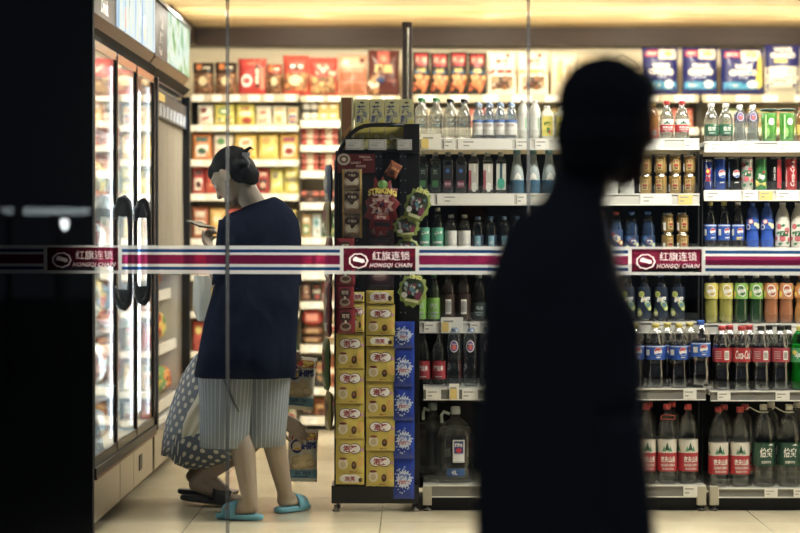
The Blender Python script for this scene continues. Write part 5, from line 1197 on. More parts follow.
# ---- freezer stock, fronts turned to the aisle
FC = [['#a8402c', '#7a3a28', '#c05a34', '#8a2c2a', '#b8663a'], ['#d9cfae', '#d8b45a', '#e6dcc4', '#9ab0a8', '#e0c87a'], ['#c8444a', '#e0d8cc', '#b83a40', '#dfc8b4', '#8a3038'], ['#cfd8d4', '#d9a84a', '#7fa4b0', '#c05a4a', '#e3dcc8'], ['#c84a3c', '#dfe2da', '#d87a5a', '#a03034', '#e9d8b0'], ['#9cb8c0', '#e2e6e2', '#c9863a', '#7a98a4', '#d0d8d4']]
FN = {'#a8402c': 'brick', '#7a3a28': 'brown', '#c05a34': 'rust', '#8a2c2a': 'maroon', '#b8663a': 'copper', '#d9cfae': 'beige', '#d8b45a': 'mustard', '#e6dcc4': 'ivory', '#9ab0a8': 'grey-green', '#e0c87a': 'straw', '#c8444a': 'crimson', '#e0d8cc': 'off-white', '#b83a40': 'red', '#dfc8b4': 'pinkish', '#8a3038': 'wine', '#cfd8d4': 'pale grey', '#d9a84a': 'amber', '#7fa4b0': 'steel blue', '#c05a4a': 'coral', '#e3dcc8': 'cream', '#c84a3c': 'scarlet', '#dfe2da': 'chalky', '#d87a5a': 'salmon', '#a03034': 'cherry', '#e9d8b0': 'buff', '#9cb8c0': 'powder blue', '#e2e6e2': 'white', '#c9863a': 'ochre', '#7a98a4': 'slate blue', '#d0d8d4': 'silver'}
LV = ['floor', 'second', 'third', 'fourth', 'fifth', 'top']
lev = [.27] + FZS
for k, z in enumerate(lev):
    pal = FC[5 - k]; hmax = (FZS[k] if k < 5 else 1.93) - z - .09
    for i in range(9):
        y = 8.345 + i * .199
        c = pal[i % 5]; h = hmax * (.82 + .18 * ((i * 7 + k) % 3) / 2)
        b = Pouch(outline_rect(.185, h, .03, k * 9 + i, 5, .002), .11, M(c, .4), seed=i + k, rings=4)
        small_deco((i + k) % 4, M(pal[(i + 2) % 5], .4), M(pal[(i + 1) % 5], .4), i)(b.D, .185, h)
        o = b.mb.build('frozen_food_bag', None, (XF - .20, y, z + .001), (0, -.0, PI / 2))
        tag(o, '%s frozen food bag, %s from near end, %s level of glass-door freezer' % (FN[c], NTH[i], LV[k]), 'bag', 'frozen food bags in the glass-door freezer')
# ---- fresh goods in the open chiller
OCC = ['#4f8a3a', '#c8402e', '#e0892e', '#e6dfca', '#d8b43a', '#8a2f28', '#c9643a', '#6fa04a']
OCN = ['leaf green', 'red', 'orange', 'white', 'yellow', 'dark red', 'terracotta', 'light green']
for k, z in enumerate(OCS):
    for i in range(7):
        c = (i * 3 + k * 2) % 8; y = Y2 + .16 + i * .2; h = [.16, .19, .22][k] * (.9 + .1 * (i % 2)) 
        b = Pouch(outline_rect(.18, h, .04, 7 * k + i, 5, .002), .12, M(OCC[c], .4), seed=i, rings=4)
        small_deco((i + k) % 4, M(OCC[(c + 3) % 8], .4), M(OCC[(c + 4) % 8], .4), i)(b.D, .18, h)
        o = b.mb.build('chilled_food_pack', None, (XF - .20 + .03 * (2 - k), y, z + .001), (0, 0, PI / 2))
        tag(o, '%s chilled food pack, %s from the near end, %s shelf of the open chiller' % (OCN[c], NTH[i], ['lowest', 'middle', 'upper'][k]), 'pack', 'chilled packs in the open chiller')

# ================================================================== what hangs on the snack stand
px = YD / F
def hang(x0, x1, y0, y1, name, label, cat, group, front, deco, seed, depth=0, d=.018, P=None, tilt=0.0, wr=.12):
    """a flat pack whose top edge hangs from the stand; depth counts packs from the stand outwards"""
    w = (x1 - x0) * px; h = (y1 - y0) * px
    b = Pouch(P(w, h) if P else outline_rect(w, h, .02, seed, 7, .0015), d, front, seed=seed, wr=wr)
    if deco: deco(b.D, w, h)
    o = b.mb.build(name, None, (wx((x0 + x1) / 2, YD), YD - .016 - depth, wz(y1, YD)), (-.05, tilt, 0)); tag(o, label, cat, group)
    return o
PY = M('#d8c034', .3); PYD = M('#b89a2a', .35); BRN2 = M('#4a2e1e', .45)
def d_puff(D, w, h):
    D.rect(-w * .5, h * .93, w * .5, h * .99, M('#c8ac34', .3), 6, 1)
    D.ell(-w * .16, h * .70, w * .22, h * .15, M('#5a2430', .4), 16); D.ell(w * .16, h * .70, w * .22, h * .15, M('#5a2430', .4), 16); D.ell(-w * .16, h * .70, w * .2, h * .13, W_, 16); D.ell(w * .16, h * .70, w * .2, h * .13, W_, 16)
    D.text('泡芙', 0, h * .70, h * .19, M('#a03038', .4), w * .62, .04); D.ell(w * .42, h * .66, w * .05, h * .05, M('#c88ab0', .4))
    D.ell(-w * .24, h * .28, w * .17, h * .15, M('#dfd6bc', .45)); D.ell(-w * .24, h * .26, w * .10, h * .09, M('#c9b484', .45)); D.ell(-w * .24, h * .42, w * .13, h * .035, M('#8a3a34', .4))
    D.ell(w * .14, h * .24, w * .09, h * .11, BRN2); D.ell(w * .14, h * .26, w * .05, h * .05, M('#8a5a3c', .45)); D.ell(w * .36, h * .34, w * .12, h * .15, M('#d9a83a', .4))
    D.text('泡芙小子', w * .1, h * .06, h * .05, M('#8a3030', .4), w * .4)
def d_puffhalf(D, w, h):
    D.ell(-w * .12, h * .5, w * .24, h * .36, W_); D.ell(w * .14, h * .5, w * .24, h * .36, W_); D.text('泡芙', 0, h * .5, h * .46, M('#a03038', .4), w * .56, .03); D.ell(w * .36, h * .4, w * .07, h * .2, BRN2)
_unused = [(291, 315), (314, 332), (332.5, 365), (365, 401), (401, 437), (437, 471), (469, 484)]
nthp = lambda n: ['topmost', 'second', 'third', 'fourth', 'fifth', 'sixth', 'lowest'][n]
# left yellow strip
for n, (a, b) in enumerate([(291.5, 301.5), (302, 332), (332.5, 368), (367, 403), (402, 438), (437, 473), (472, 483.5)]):
    half = (b - a) < 20
    hang(335.8 if n > 1 else 352, 364.5, a, b, 'puff_pack', '%s yellow cream puff pack of the left strip' % nthp(n), 'pack', 'yellow puff packs on the snack stand', PY, d_puffhalf if half else d_puff, 200 + n, .016 + .002 * (n % 2), tilt=jit(.015))
for n, (a, b) in enumerate([(290, 303.5), (304, 335), (335.5, 346), (346.5, 381), (381, 416), (416, 450), (450, 485.5)]):
    half = (b - a) < 20
    hang(366, 394 + (n % 2), a, b, 'puff_pack', '%s yellow cream puff pack of the middle strip' % nthp(n), 'pack', 'yellow puff packs on the snack stand', PY, d_puffhalf if half else d_puff, 210 + n, .016 + .002 * (n % 2), tilt=jit(.015))
BLP = M('#1a3fae', .3)
def d_blast(D, w, h):
    rd = random.Random(3)
    for k in range(26):
        a = rd.random() * 6.28; r = rd.uniform(.24, .44); D.ell(w * r * math.cos(a) * 1.0, h * .5 + h * r * .85 * math.sin(a), w * .04, w * .04, M('#b9cdee', .4), 7)
    P = []
    for k in range(32):
        a = 2 * PI * k / 32; r = .40 if k % 2 else .29; P.append((w * r * math.cos(a), h * .5 + h * r * .62 * math.sin(a)))
    D.poly(P, M('#cdd9ee', .4)); D.text('爆炸', 0, h * .55, h * .16, M('#2a5ac0', .4), w * .5, .05); D.text('跳跳糖', 0, h * .42, h * .10, M('#c03a4a', .4), w * .5, .03)
for n, (a, b) in enumerate([(321, 348), (348, 386), (386, 420), (420, 458), (458, 498)]):
    hang(393.5 + .4 * (n % 2), 414.5, a, b, 'popping_candy_pack', '%s blue candy pack with a white splash, right strip' % ['topmost', 'second', 'middle', 'fourth', 'lowest'][n], 'pack', 'blue candy packs on the snack stand', BLP, d_blast, 220 + n, .016 + .002 * (n % 2), tilt=jit(.015))
# brown and cream packs, upper left
def d_heart(D, w, h):
    D.ell(0, h * .40, w * .40, h * .28, M('#b9a68c', .45)); D.ell(0, h * .38, w * .30, h * .20, M('#d6c8ac', .45)); D.ell(-w * .15, h * .70, w * .20, h * .17, CHOC); D.ell(w * .15, h * .70, w * .20, h * .17, CHOC); D.poly([(-w * .34, h * .66), (w * .34, h * .66), (0, h * .36)], CHOC); D.text('巧克力', 0, h * .68, h * .11, M('#d8cdb4', .45), w * .42, .03); D.ell(0, h * .14, w * .26, h * .09, M('#8a6a50', .45)); D.rect(-w * .46, .0 + h * .02, -w * .38, h * .98, M('#c9a23c', .4), 1, 4); D.rect(w * .38, h * .02, w * .46, h * .98, M('#c9a23c', .4), 1, 4)
for n, (a, b) in enumerate([(169, 190), (189.5, 214), (213.5, 238)]):
    hang(342, 362.5, a, b, 'chocolate_pack', '%s cream and brown chocolate pack at the upper left of the stand' % ['topmost', 'middle', 'lowest'][n], 'pack', 'cream and brown packs on the snack stand', M('#8f7c64', .35), d_heart, 230 + n, .012, tilt=jit(.01))
RDP = M('#8c1f2c', .32)
def d_cocoa(D, w, h):
    D.ell(0, h * .64, w * .30, h * .22, CHOC); D.text('可可', 0, h * .66, h * .16, M('#d6c6b0', .45), w * .4, .03); D.ell(0, h * .26, w * .30, h * .17, M('#a89684', .45)); D.ell(0, h * .28, w * .2, h * .09, M('#5a3a2c', .45)); D.ell(0, h * .45, w * .06, h * .06, M('#e0d4c0', .45))
for n, (a, b) in enumerate([(238, 262), (262, 285), (284.5, 308), (307, 333)]):
    hang(336.5, 354.5 + n % 2, a, b, 'cocoa_pack', '%s red cocoa pack of the left edge strip' % ['topmost', 'second', 'third', 'lowest'][n], 'pack', 'red cocoa packs on the snack stand', RDP, d_cocoa, 236 + n, .036, tilt=jit(.02))
# the big spiky red candy bag and dark packs below it
def d_strike(D, w, h):
    D.text('STRIKING', 0, h * .68, h * .10, YEL, w * .80, .06, 0, 0, h * .05); D.text('POPPING CANDY', 0, h * .60, h * .03, W_, w * .5, .02)
    D.ell(0, h * .78, w * .14, h * .07, M('#6fa84a', .4)); D.poly([(w * r * math.cos(a), h * .43 + h * r * .55 * math.sin(a)) for a, r in [(2 * PI * q / 18, .36 if q % 2 else .25) for q in range(18)]], M('#b89484', .45)); D.poly([(w * r * math.cos(a), h * .43 + h * r * .5 * math.sin(a)) for a, r in [(2 * PI * q / 14, .24 if q % 2 else .15) for q in range(14)]], M('#8a262a', .4)); speckle(D, -w * .26, h * .34, w * .26, h * .52, [M('#2a3a6a', .4), M('#d8b0a0', .45), M('#5a1a20', .4)], 14, w * .05, 8); D.rect(-w * .2, h * .21, w * .22, h * .28, M('#b8443a', .4), 4, 2); D.text('草莓味', 0, h * .245, h * .05, W_, w * .3); D.rect(-w * .18, h * .10, w * .25, h * .16, M('#20202a', .4), 3, 1)
hang(363, 399, 171, 233, 'spiky_candy_bag', 'large spiky dark red candy bag with yellow lettering', 'bag', None, M('#7a1c22', .33), d_strike, 240, .040, .03, lambda w, h: outline_spiky(w * .84, h * .86, 13, .2, 3), .04)
def d_darkpack(D, w, h):
    D.ell(0, h * .5, w * .36, h * .3, M('#4a2a34', .4)); D.ell(0, h * .5, w * .27, h * .2, M('#7a5a5c', .45)); D.text('跳跳糖', 0, h * .5, h * .14, M('#c8a8a0', .45), w * .4); D.rect(-w * .35, h * .1, w * .35, h * .18, M('#3a3440', .4), 3, 1)
for n, (a, b) in enumerate([(219, 242), (238, 262), (262, 289)]):
    hang(365.5, 394, a, b, 'dark_candy_pack', '%s dark candy pack under the spiky red bag' % ['topmost', 'middle', 'lowest'][n], 'pack', 'dark candy packs on the snack stand', M('#26181e', .33), d_darkpack, 244 + n, .006 + .004 * n)
o = hang(383, 396, 161, 177, 'amber_candy_pack', 'small amber foil pack above the spiky red bag', 'pack', None, M('#8a4a2a', .25), lambda D, w, h: (D.rect(-w * .4, h * .5, w * .4, h * .65, M('#c98a4a', .3), 3, 1), D.ell(0, h * .3, w * .25, h * .12, M('#5a2a20', .35))), 250, .012, .03, None, .5)
LG = M('#869a3c', .33)
def d_lime(D, w, h):
    D.ell(0, h * .5, w * .36, h * .30, M('#3a4a2c', .4)); speckle(D, -w * .26, h * .34, w * .24, h * .66, [M('#a8bcb8', .4), M('#5a4a5a', .4), M('#5a8aa0', .4), M('#c9c4a8', .4), M('#8a3a4a', .4)], 22, w * .075, 9); D.text('LIMO', w * .02, h * .82, h * .12, M('#d8d86a', .4), w * .5, .06); D.ell(w * .2, h * .3, w * .1, h * .1, M('#8a3a5a', .4)); D.ell(-w * .24, h * .28, w * .1, h * .08, W_); D.rect(-w * .2, h * .12, w * .25, h * .2, M('#dfe4a0', .4), 3, 1)
for n, (a, b, x0, x1, tl) in enumerate([(183, 222, 398, 425, .35), (213, 238, 393.5, 421, -.06), (236, 258, 394, 420, .05), (270, 306, 394, 425, .2)]):
    hang(x0, x1, a, b, 'spiky_lime_pack', '%s spiky lime green candy pack, right side of the stand' % ['topmost', 'second', 'third', 'lowest'][n], 'pack', 'spiky lime packs on the snack stand', LG, d_lime, 252 + n, .022 + .022 * (3 - n), .018, (lambda s: (lambda w, h: outline_spiky(w * .9, h * .9, 12, .13, s)))(n + 4), tl)
# packs seen edge-on at the left side of the stand
def side_pack(y0, y1, c, c2, label, seed, x=333.5):
    h = (y1 - y0) * px; b = Pouch(outline_rect(.13, h - .004, .03, seed, 6, .002), .030, M(c, .35), seed=seed, wr=.15)
    b.D.ell(0, h * .55, .045, h * .22, M(c2, .4)); b.D.rect(-.05, h * .1, .05, h * .25, M('#d8cdb0', .45), 3, 1)
    o = b.mb.build('side_hung_pack', None, (wx(x - 6, YD), YD + .10, wz(y1, YD)), (0, 0, -1.38)); tag(o, label, 'pack', 'packs hung on the left flank of the stand')
side_pack(163, 203, '#5a6a94', '#c8c4b8', 'blue grey pack hung highest on the flank of the stand', 1)
side_pack(200, 236, '#b8a04a', '#a83a30', 'mustard pack hung second on the flank of the stand', 2, 332.5)
side_pack(236, 282, '#8a3a34', '#d8c090', 'rust pack hung third on the flank, level with the window stripe', 3, 334)
side_pack(280, 338, '#8f1f2c', '#c8a080', 'dark red pack hung fourth on the flank of the stand', 4, 333)
side_pack(338, 392, '#5f8a3c', '#b8442e', 'green pack hung fifth on the flank of the stand', 5, 331.5)
side_pack(392, 432, '#b8a850', '#7a4a2a', 'straw yellow pack hung lowest on the flank of the stand', 6, 334)
# tea boxes on top
TB = M('#d3c980', .45); TBB = M('#b8cf9e', .45)
def tea_box():
    root = bpy.data.objects.new('tea_box', None); COL.objects.link(root); w = 14.6 * px; h = 51 * px; d = .085
    m = MB().box((-w / 2, -d / 2, 0), (w / 2, d / 2, h), TB, .0015)
    D = Decal(m, S_front(-d / 2)); D.rect(-w * .46, h * .02, w * .46, h * .98, M('#c9c68a', .45), 1); D.poly([(-w * .46, h * .46), (w * .46, h * .62), (w * .46, h * .22), (-w * .46, h * .06)], M('#cfc23c', .45)); D.ell(0, h * .24, w * .3, h * .1, M('#8a8a2c', .45)); D.ell(0, h * .26, w * .22, h * .07, M('#d9d08a', .45))
    D.text('茶', -w * .05, h * .80, h * .17, M('#3a4a86', .45), w * .8, .02); D.text('颜', -w * .12, h * .62, h * .15, M('#4a5a92', .45), w * .6, .02); D.text('值', w * .24, h * .7, h * .10, M('#7a86a8', .45), w * .3, .0); D.rect(-w * .12, h * .92, w * .14, h * .95, INK, 1); D.rect(-w * .3, h * .46, w * .2, h * .475, M('#6a6a7a', .45), 1)
    for k in range(5): D.rect(-w * .3 + w * .1 * k, h * .10, -w * .24 + w * .1 * k, h * .14, M('#7a8a3a', .45), 1)
    m.build('carton', root)
    MB().box((-w * .47, -d * .46, h), (w * .47, d * .48, h + .0015), M('#bcd0a8', .45)).build('lid_flap', root)
    return root
zb = wz(150, YD) + .001
for i, q in enumerate((361.6, 376.6, 391.6, 406.2)):
    place('tea_box', tea_box, (wx(q, YD), YD + .085, zb), '%s pale yellow tea box on top of the snack stand' % ['leftmost', 'second', 'third', 'rightmost'][i], 'box', 'tea boxes on the snack stand')
m = MB().box((-6.4 * px, -.05, 0), (6.4 * px, .05, 53 * px), M('#c9cc94', .45), .0015); D = Decal(m, S_front(-.05)); D.rect(-5.0 * px, .004, 4.6 * px, 52.4 * px, M('#8a5a34', .45), 1); D.ell(0, 12 * px, 3 * px, 5 * px, M('#b88a4a', .45)); D.poly([(-5 * px, 16 * px), (4.6 * px, 26 * px), (4.6 * px, 22 * px), (-5 * px, 12 * px)], M('#a87a3c', .45))
o = m.build('side_carton', None, (wx(346.6, YD), YD + .085, zb)); tag(o, 'carton turned to show its brown side beside the tea boxes', 'box')
# ================================================================== people
def frame(z, hint=Vector((0, 0, 1))):
    z = z.normalized(); x = hint.cross(z)
    if x.length < 1e-3: x = Vector((1, 0, 0)).cross(z)
    x.normalize(); return x, z.cross(x), z
class Blob:
    """closed round shapes that are fused into one continuous skin"""
    def __init__(s): s.mb = MB()
    def cone(s, a, b, ra, rb, n=14):
        a, b = Vector(a), Vector(b); d = b - a; L = d.length
        if L < 1e-5: return s.ball(a, ra)
        x, y, z = frame(d); vs = []; fs = []; rings = []
        prof = [(ra * math.sin(t), -ra * math.cos(t)) for t in [PI / 2 * k / 4 for k in range(0, 4)]] + [(ra, 0), ((ra + rb) / 2, L / 2), (rb, L)] + [(rb * math.cos(t), L + rb * math.sin(t)) for t in [PI / 2 * k / 4 for k in range(1, 5)]]
        for r, h in prof:
            c = a + z * h
            if r < 1e-6: rings.append([len(vs)]); vs.append(c); continue
            rings.append(list(range(len(vs), len(vs) + n)))
            for k in range(n): an = 2 * PI * k / n; vs.append(c + (x * math.cos(an) + y * math.sin(an)) * r)
        for A, B in zip(rings, rings[1:]):
            for k in range(n):
                j = (k + 1) % n
                if len(A) == 1 and len(B) == 1: continue
                if len(A) == 1: fs.append((A[0], B[j], B[k]))
                elif len(B) == 1: fs.append((A[k], A[j], B[0]))
                else: fs.append((A[k], A[j], B[j], B[k]))
        s.mb.add(vs, fs, None); return s
    def chain(s, pts, rads):
        for i in range(len(pts) - 1): s.cone(pts[i], pts[i + 1], rads[i], rads[i + 1])
        return s
    def ball(s, c, r, axes=None, radii=None, n=16):
        c = Vector(c); X = axes or (Vector((1, 0, 0)), Vector((0, 1, 0)), Vector((0, 0, 1))); R = radii or (r, r, r); vs = []; fs = []; m = n // 2
        vs.append(c - X[2] * R[2])
        for i in range(1, m):
            t = -PI / 2 + PI * i / m
            for k in range(n): a = 2 * PI * k / n; vs.append(c + X[0] * (R[0] * math.cos(t) * math.cos(a)) + X[1] * (R[1] * math.cos(t) * math.sin(a)) + X[2] * (R[2] * math.sin(t)))
        vs.append(c + X[2] * R[2]); top = len(vs) - 1
        for k in range(n):
            j = (k + 1) % n; fs.append((0, 1 + j, 1 + k)); fs.append((1 + (m - 2) * n + k, 1 + (m - 2) * n + j, top))
            for i in range(m - 2): a = 1 + i * n; fs.append((a + k, a + j, a + n + j, a + n + k))
        s.mb.add(vs, fs, None); return s
    def fuse(s, name, mat, parent, voxel=.006, smooth=5, paint=None):
        me = bpy.data.meshes.new('tmp'); me.from_pydata(s.mb.v, [], s.mb.f); me.update()
        o = bpy.data.objects.new('tmp', me); COL.objects.link(o)
        r = o.modifiers.new('fuse', 'REMESH'); r.mode = 'VOXEL'; r.voxel_size = voxel
        q = o.modifiers.new('smooth', 'SMOOTH'); q.factor = .5; q.iterations = smooth
        bpy.context.view_layer.update()
        m2 = bpy.data.meshes.new_from_object(o.evaluated_get(bpy.context.evaluated_depsgraph_get()))
        bpy.data.objects.remove(o); m2.name = name; m2.materials.clear(); m2.materials.append(mat)
        L = Vector(parent.location); m2.transform(Matrix.Translation(-L))
        if paint:
            for mt, fn in paint:
                m2.materials.append(mt); k = len(m2.materials) - 1
                for p in m2.polygons:
                    if fn(p.center + L): p.material_index = k
        for p in m2.polygons: p.use_smooth = True
        b = bpy.data.objects.new(name, m2); COL.objects.link(b); b.parent = parent
        return b
def loft(rings, mat, n=40, fold=None, cap=(True, True), mb=None, uvoff=0.0, uvper=None):
    """rings: (centre, half vector a, half vector b, squareness); uv in metres round and along"""
    m = mb or MB(); vs = []; fs = []; uv = []; along = 0; pc = None
    for i, (c, a, b, q) in enumerate(rings):
        c, a, b = Vector(c), Vector(a), Vector(b)
        if pc is not None: along += (c - pc).length
        pc = c; per = uvper or PI * (a.length + b.length)
        for k in range(n + 1):
            t = 2 * PI * k / n; ca, sb = math.cos(t), math.sin(t); e = 2 / (2 + q)
            x = math.copysign(abs(ca) ** e, ca); y = math.copysign(abs(sb) ** e, sb)
            f = 1 + (fold(t, i / (len(rings) - 1)) if fold else 0)
            vs.append(c + a * x * f + b * y * f); uv.append((uvoff + per * k / n, along))
    for i in range(len(rings) - 1):
        for k in range(n): p = i * (n + 1) + k; fs.append((p, p + 1, p + n + 2, p + n + 1))
    if cap[0]: fs.append(tuple(range(n))[::-1])
    if cap[1]: fs.append(tuple((len(rings) - 1) * (n + 1) + k for k in range(n)))
    m.add(vs, fs, mat, True, uv); return m
def shift_build(m, name, parent):
    L = Vector(parent.location); m.v = [tuple(Vector(v) - L) for v in m.v]
    return m.build(name, parent)
def skin_mat(name, col):
    m, nt, out = newmat(name); b = nd(nt, 'ShaderNodeBsdfPrincipled', Roughness=.5); b.inputs['Base Color'].default_value = hx(col)
    b.inputs['Subsurface Weight'].default_value = .12; b.inputs['Subsurface Radius'].default_value = (.02, .008, .005)
    nt.links.new(b.outputs[0], out.inputs[0]); return m
def pattern_mat(name, base, mark, mode, scale):
    m, nt, out = newmat(name); b = nd(nt, 'ShaderNodeBsdfPrincipled', Roughness=.85)
    uv = nd(nt, 'ShaderNodeUVMap'); L = nt.links.new
    mp = nd(nt, 'ShaderNodeMapping'); mp.inputs['Scale'].default_value = (1 / scale, 1 / scale, 1); L(uv.outputs[0], mp.inputs[0])
    if mode == 'dots':
        mp.inputs['Rotation'].default_value = (0, 0, PI / 4)
        v = nd(nt, 'ShaderNodeTexVoronoi', voronoi_dimensions='2D', Scale=1.0); v.inputs['Randomness'].default_value = .12; L(mp.outputs[0], v.inputs['Vector'])
        r = nd(nt, 'ShaderNodeMath', operation='LESS_THAN'); r.inputs[1].default_value = .27; L(v.outputs['Distance'], r.inputs[0]); fac = r.outputs[0]
    else:
        s = nd(nt, 'ShaderNodeSeparateXYZ'); L(mp.outputs[0], s.inputs[0]); fr = nd(nt, 'ShaderNodeMath', operation='FRACT'); L(s.outputs[0], fr.inputs[0])
        r = nd(nt, 'ShaderNodeMath', operation='LESS_THAN'); r.inputs[1].default_value = .2; L(fr.outputs[0], r.inputs[0]); fac = r.outputs[0]
    mx = nd(nt, 'ShaderNodeMix', data_type='RGBA'); mx.inputs[6].default_value = hx(base); mx.inputs[7].default_value = hx(mark)
    L(fac, mx.inputs[0]); L(mx.outputs[2], b.inputs['Base Color'])
    nz = nd(nt, 'ShaderNodeTexNoise', Scale=22.0, Detail=3.0); bp = nd(nt, 'ShaderNodeBump', Strength=.25, Distance=.01); L(nz.outputs[0], bp.inputs['Height']); L(bp.outputs[0], b.inputs['Normal'])
    L(b.outputs[0], out.inputs[0]); return m
def cloth_mat(name, col, s=14.0):
    m, nt, out = newmat(name); b = nd(nt, 'ShaderNodeBsdfPrincipled', Roughness=.9); b.inputs['Specular IOR Level'].default_value = .15; b.inputs['Base Color'].default_value = hx(col)
    nz = nd(nt, 'ShaderNodeTexNoise', Scale=s, Detail=1.5, Distortion=.5); bp = nd(nt, 'ShaderNodeBump', Strength=.35, Distance=.03)
    nt.links.new(nz.outputs[0], bp.inputs['Height']); nt.links.new(bp.outputs[0], b.inputs['Normal']); nt.links.new(b.outputs[0], out.inputs[0]); return m
def head(bl, c, f, u, s=1.0, chin=.116, ears=True):
    """skull, jaw, brow, nose, lips and ears about the skull centre c; f forward, u up. Returns the axes"""
    f = f.normalized(); u = (u - f * u.dot(f)).normalized(); l = u.cross(f)       # l: the person's left
    P = lambda a, b, d=0: c + (f * a + u * b + l * d) * s
    ax = (f, l, u)
    bl.ball(P(-.008, .012), 0, ax, (.095 * s, .076 * s, .088 * s), 22)
    bl.ball(P(.028, -.040), 0, ax, (.062 * s, .058 * s, .070 * s), 18)
    bl.cone(P(.045, -.085, .018), P(.058, -.100, 0), .026 * s, .020 * s); bl.cone(P(.045, -.085, -.018), P(.058, -.100, 0), .026 * s, .020 * s)
    bl.cone(P(.058, -.1), P(.064, -chin + .012), .022 * s, .015 * s)
    for d in (-1, 1):
        bl.cone(P(.005, -.045, d * .055), P(.045, -.09, d * .03), .020 * s, .020 * s)          # jaw
        bl.ball(P(.064, -.028, d * .036), .022 * s)                                            # cheek
        bl.cone(P(.082, .020, d * .012), P(.070, .022, d * .045), .011 * s, .009 * s)           # brow
        if ears:
            bl.ball(P(-.012, -.018, d * .079), 0, (f * .85 + l * d * .5, u, l * d), (.022 * s, .034 * s, .009 * s), 14)
            bl.ball(P(-.012, -.040, d * .075), .010 * s)
    bl.cone(P(.084, .006), P(.108, -.034), .008 * s, .013 * s); bl.ball(P(.098, -.037, .012), .009 * s); bl.ball(P(.098, -.037, -.012), .009 * s)
    bl.cone(P(.083, -.064, -.018), P(.087, -.063, .0), .006 * s, .009 * s); bl.cone(P(.087, -.063, .0), P(.083, -.064, .018), .009 * s, .006 * s)
    bl.cone(P(.080, -.076, -.014), P(.084, -.076, .014), .008 * s, .008 * s)
    return P, ax
def eyes(parent, P, s=1.0):
    m = MB()
    L = Vector(parent.location)
    for d in (-1, 1):
        c = P(.072, -.002, d * .032) - L; e = (P(.083, -.002, d * .032) - L)
        b = Blob(); b.ball(c, .0125 * s, None, None, 12); m.add(b.mb.v, b.mb.f, M('#d8d4cc', .2))
        b = Blob(); b.ball(e, .0055 * s, None, None, 10); m.add(b.mb.v, b.mb.f, M('#1c1512', .15))
    return m.build('eyes', parent)
def hand(bl, w, d, nrm, side=1, curl=(.5, .6, .5), s=1.0, spread=.10, thumb=.6):
    """wrist w, direction d towards the knuckles, palm facing nrm; side +1 puts the thumb at d x nrm. Five unequal bent fingers"""
    w = Vector(w); d = d.normalized(); n = (nrm - d * nrm.dot(d)).normalized(); t = d.cross(n) * side
    L = [.042, .047, .043, .034]; R = [.0088, .0092, .0088, .0076]; off = [.030, .010, -.010, -.028]; pl = [.082, .086, .082, .074]
    for i in range(4):
        k = w + d * pl[i] * s + t * off[i] * s; bl.cone(w + t * off[i] * .55 * s + d * .008 * s, k, .016 * s, .0125 * s)
        a = 0; p = k; dr = (d + t * spread * (1.2 - i * .8)).normalized(); ln = L[i]
        for j in range(3):
            a += curl[j]; dd = dr * math.cos(a) + n * math.sin(a); q = p + dd * ln * s
            bl.cone(p, q, R[i] * s * (1 - .07 * j), R[i] * s * (.93 - .07 * j)); p = q; ln *= .68
    b = w + d * .022 * s + t * .024 * s; a1 = (d * .55 + t * .75 + n * .35 * thumb).normalized(); p = b + a1 * .042 * s
    bl.cone(b, p, .0145 * s, .0112 * s); a2 = (d * .85 + t * .25 + n * .8 * thumb).normalized(); q = p + a2 * .032 * s; bl.cone(p, q, .0108 * s, .0100 * s)
    bl.cone(q, q + (d * .9 + n * thumb).normalized() * .024 * s, .0098 * s, .0082 * s)
def foot(bl, ankle, heel, toe, s=1.0):
    heel, toe = Vector(heel), Vector(toe); d = (toe - heel).normalized(); t = Vector((0, 0, 1)).cross(d).normalized(); up = d.cross(t) if d.cross(t).z > 0 else t.cross(d)
    L = (toe - heel).length
    bl.cone(ankle, heel + d * .03 + up * .030, .036 * s, .031 * s); bl.cone(ankle, heel + d * L * .55 + up * .028, .032 * s, .026 * s)
    bl.cone(heel + d * .03 + up * .028, heel + d * L * .6 + up * .02, .030 * s, .028 * s)
    for k in (-1, 1): bl.cone(heel + d * L * .3 + up * .018 + t * .012 * k, heel + d * L * .74 + up * .018 + t * .026 * k, .022 * s, .019 * s)
    for i, o in enumerate((.034, .017, .002, -.013, -.027)):
        e = heel + d * (L * .86 + (.018 - .008 * i)) + up * .012 + t * o; bl.cone(heel + d * L * .72 + up * .016 + t * o * .9, e, .013 * s, (.0115 if i == 0 else .0085) * s)
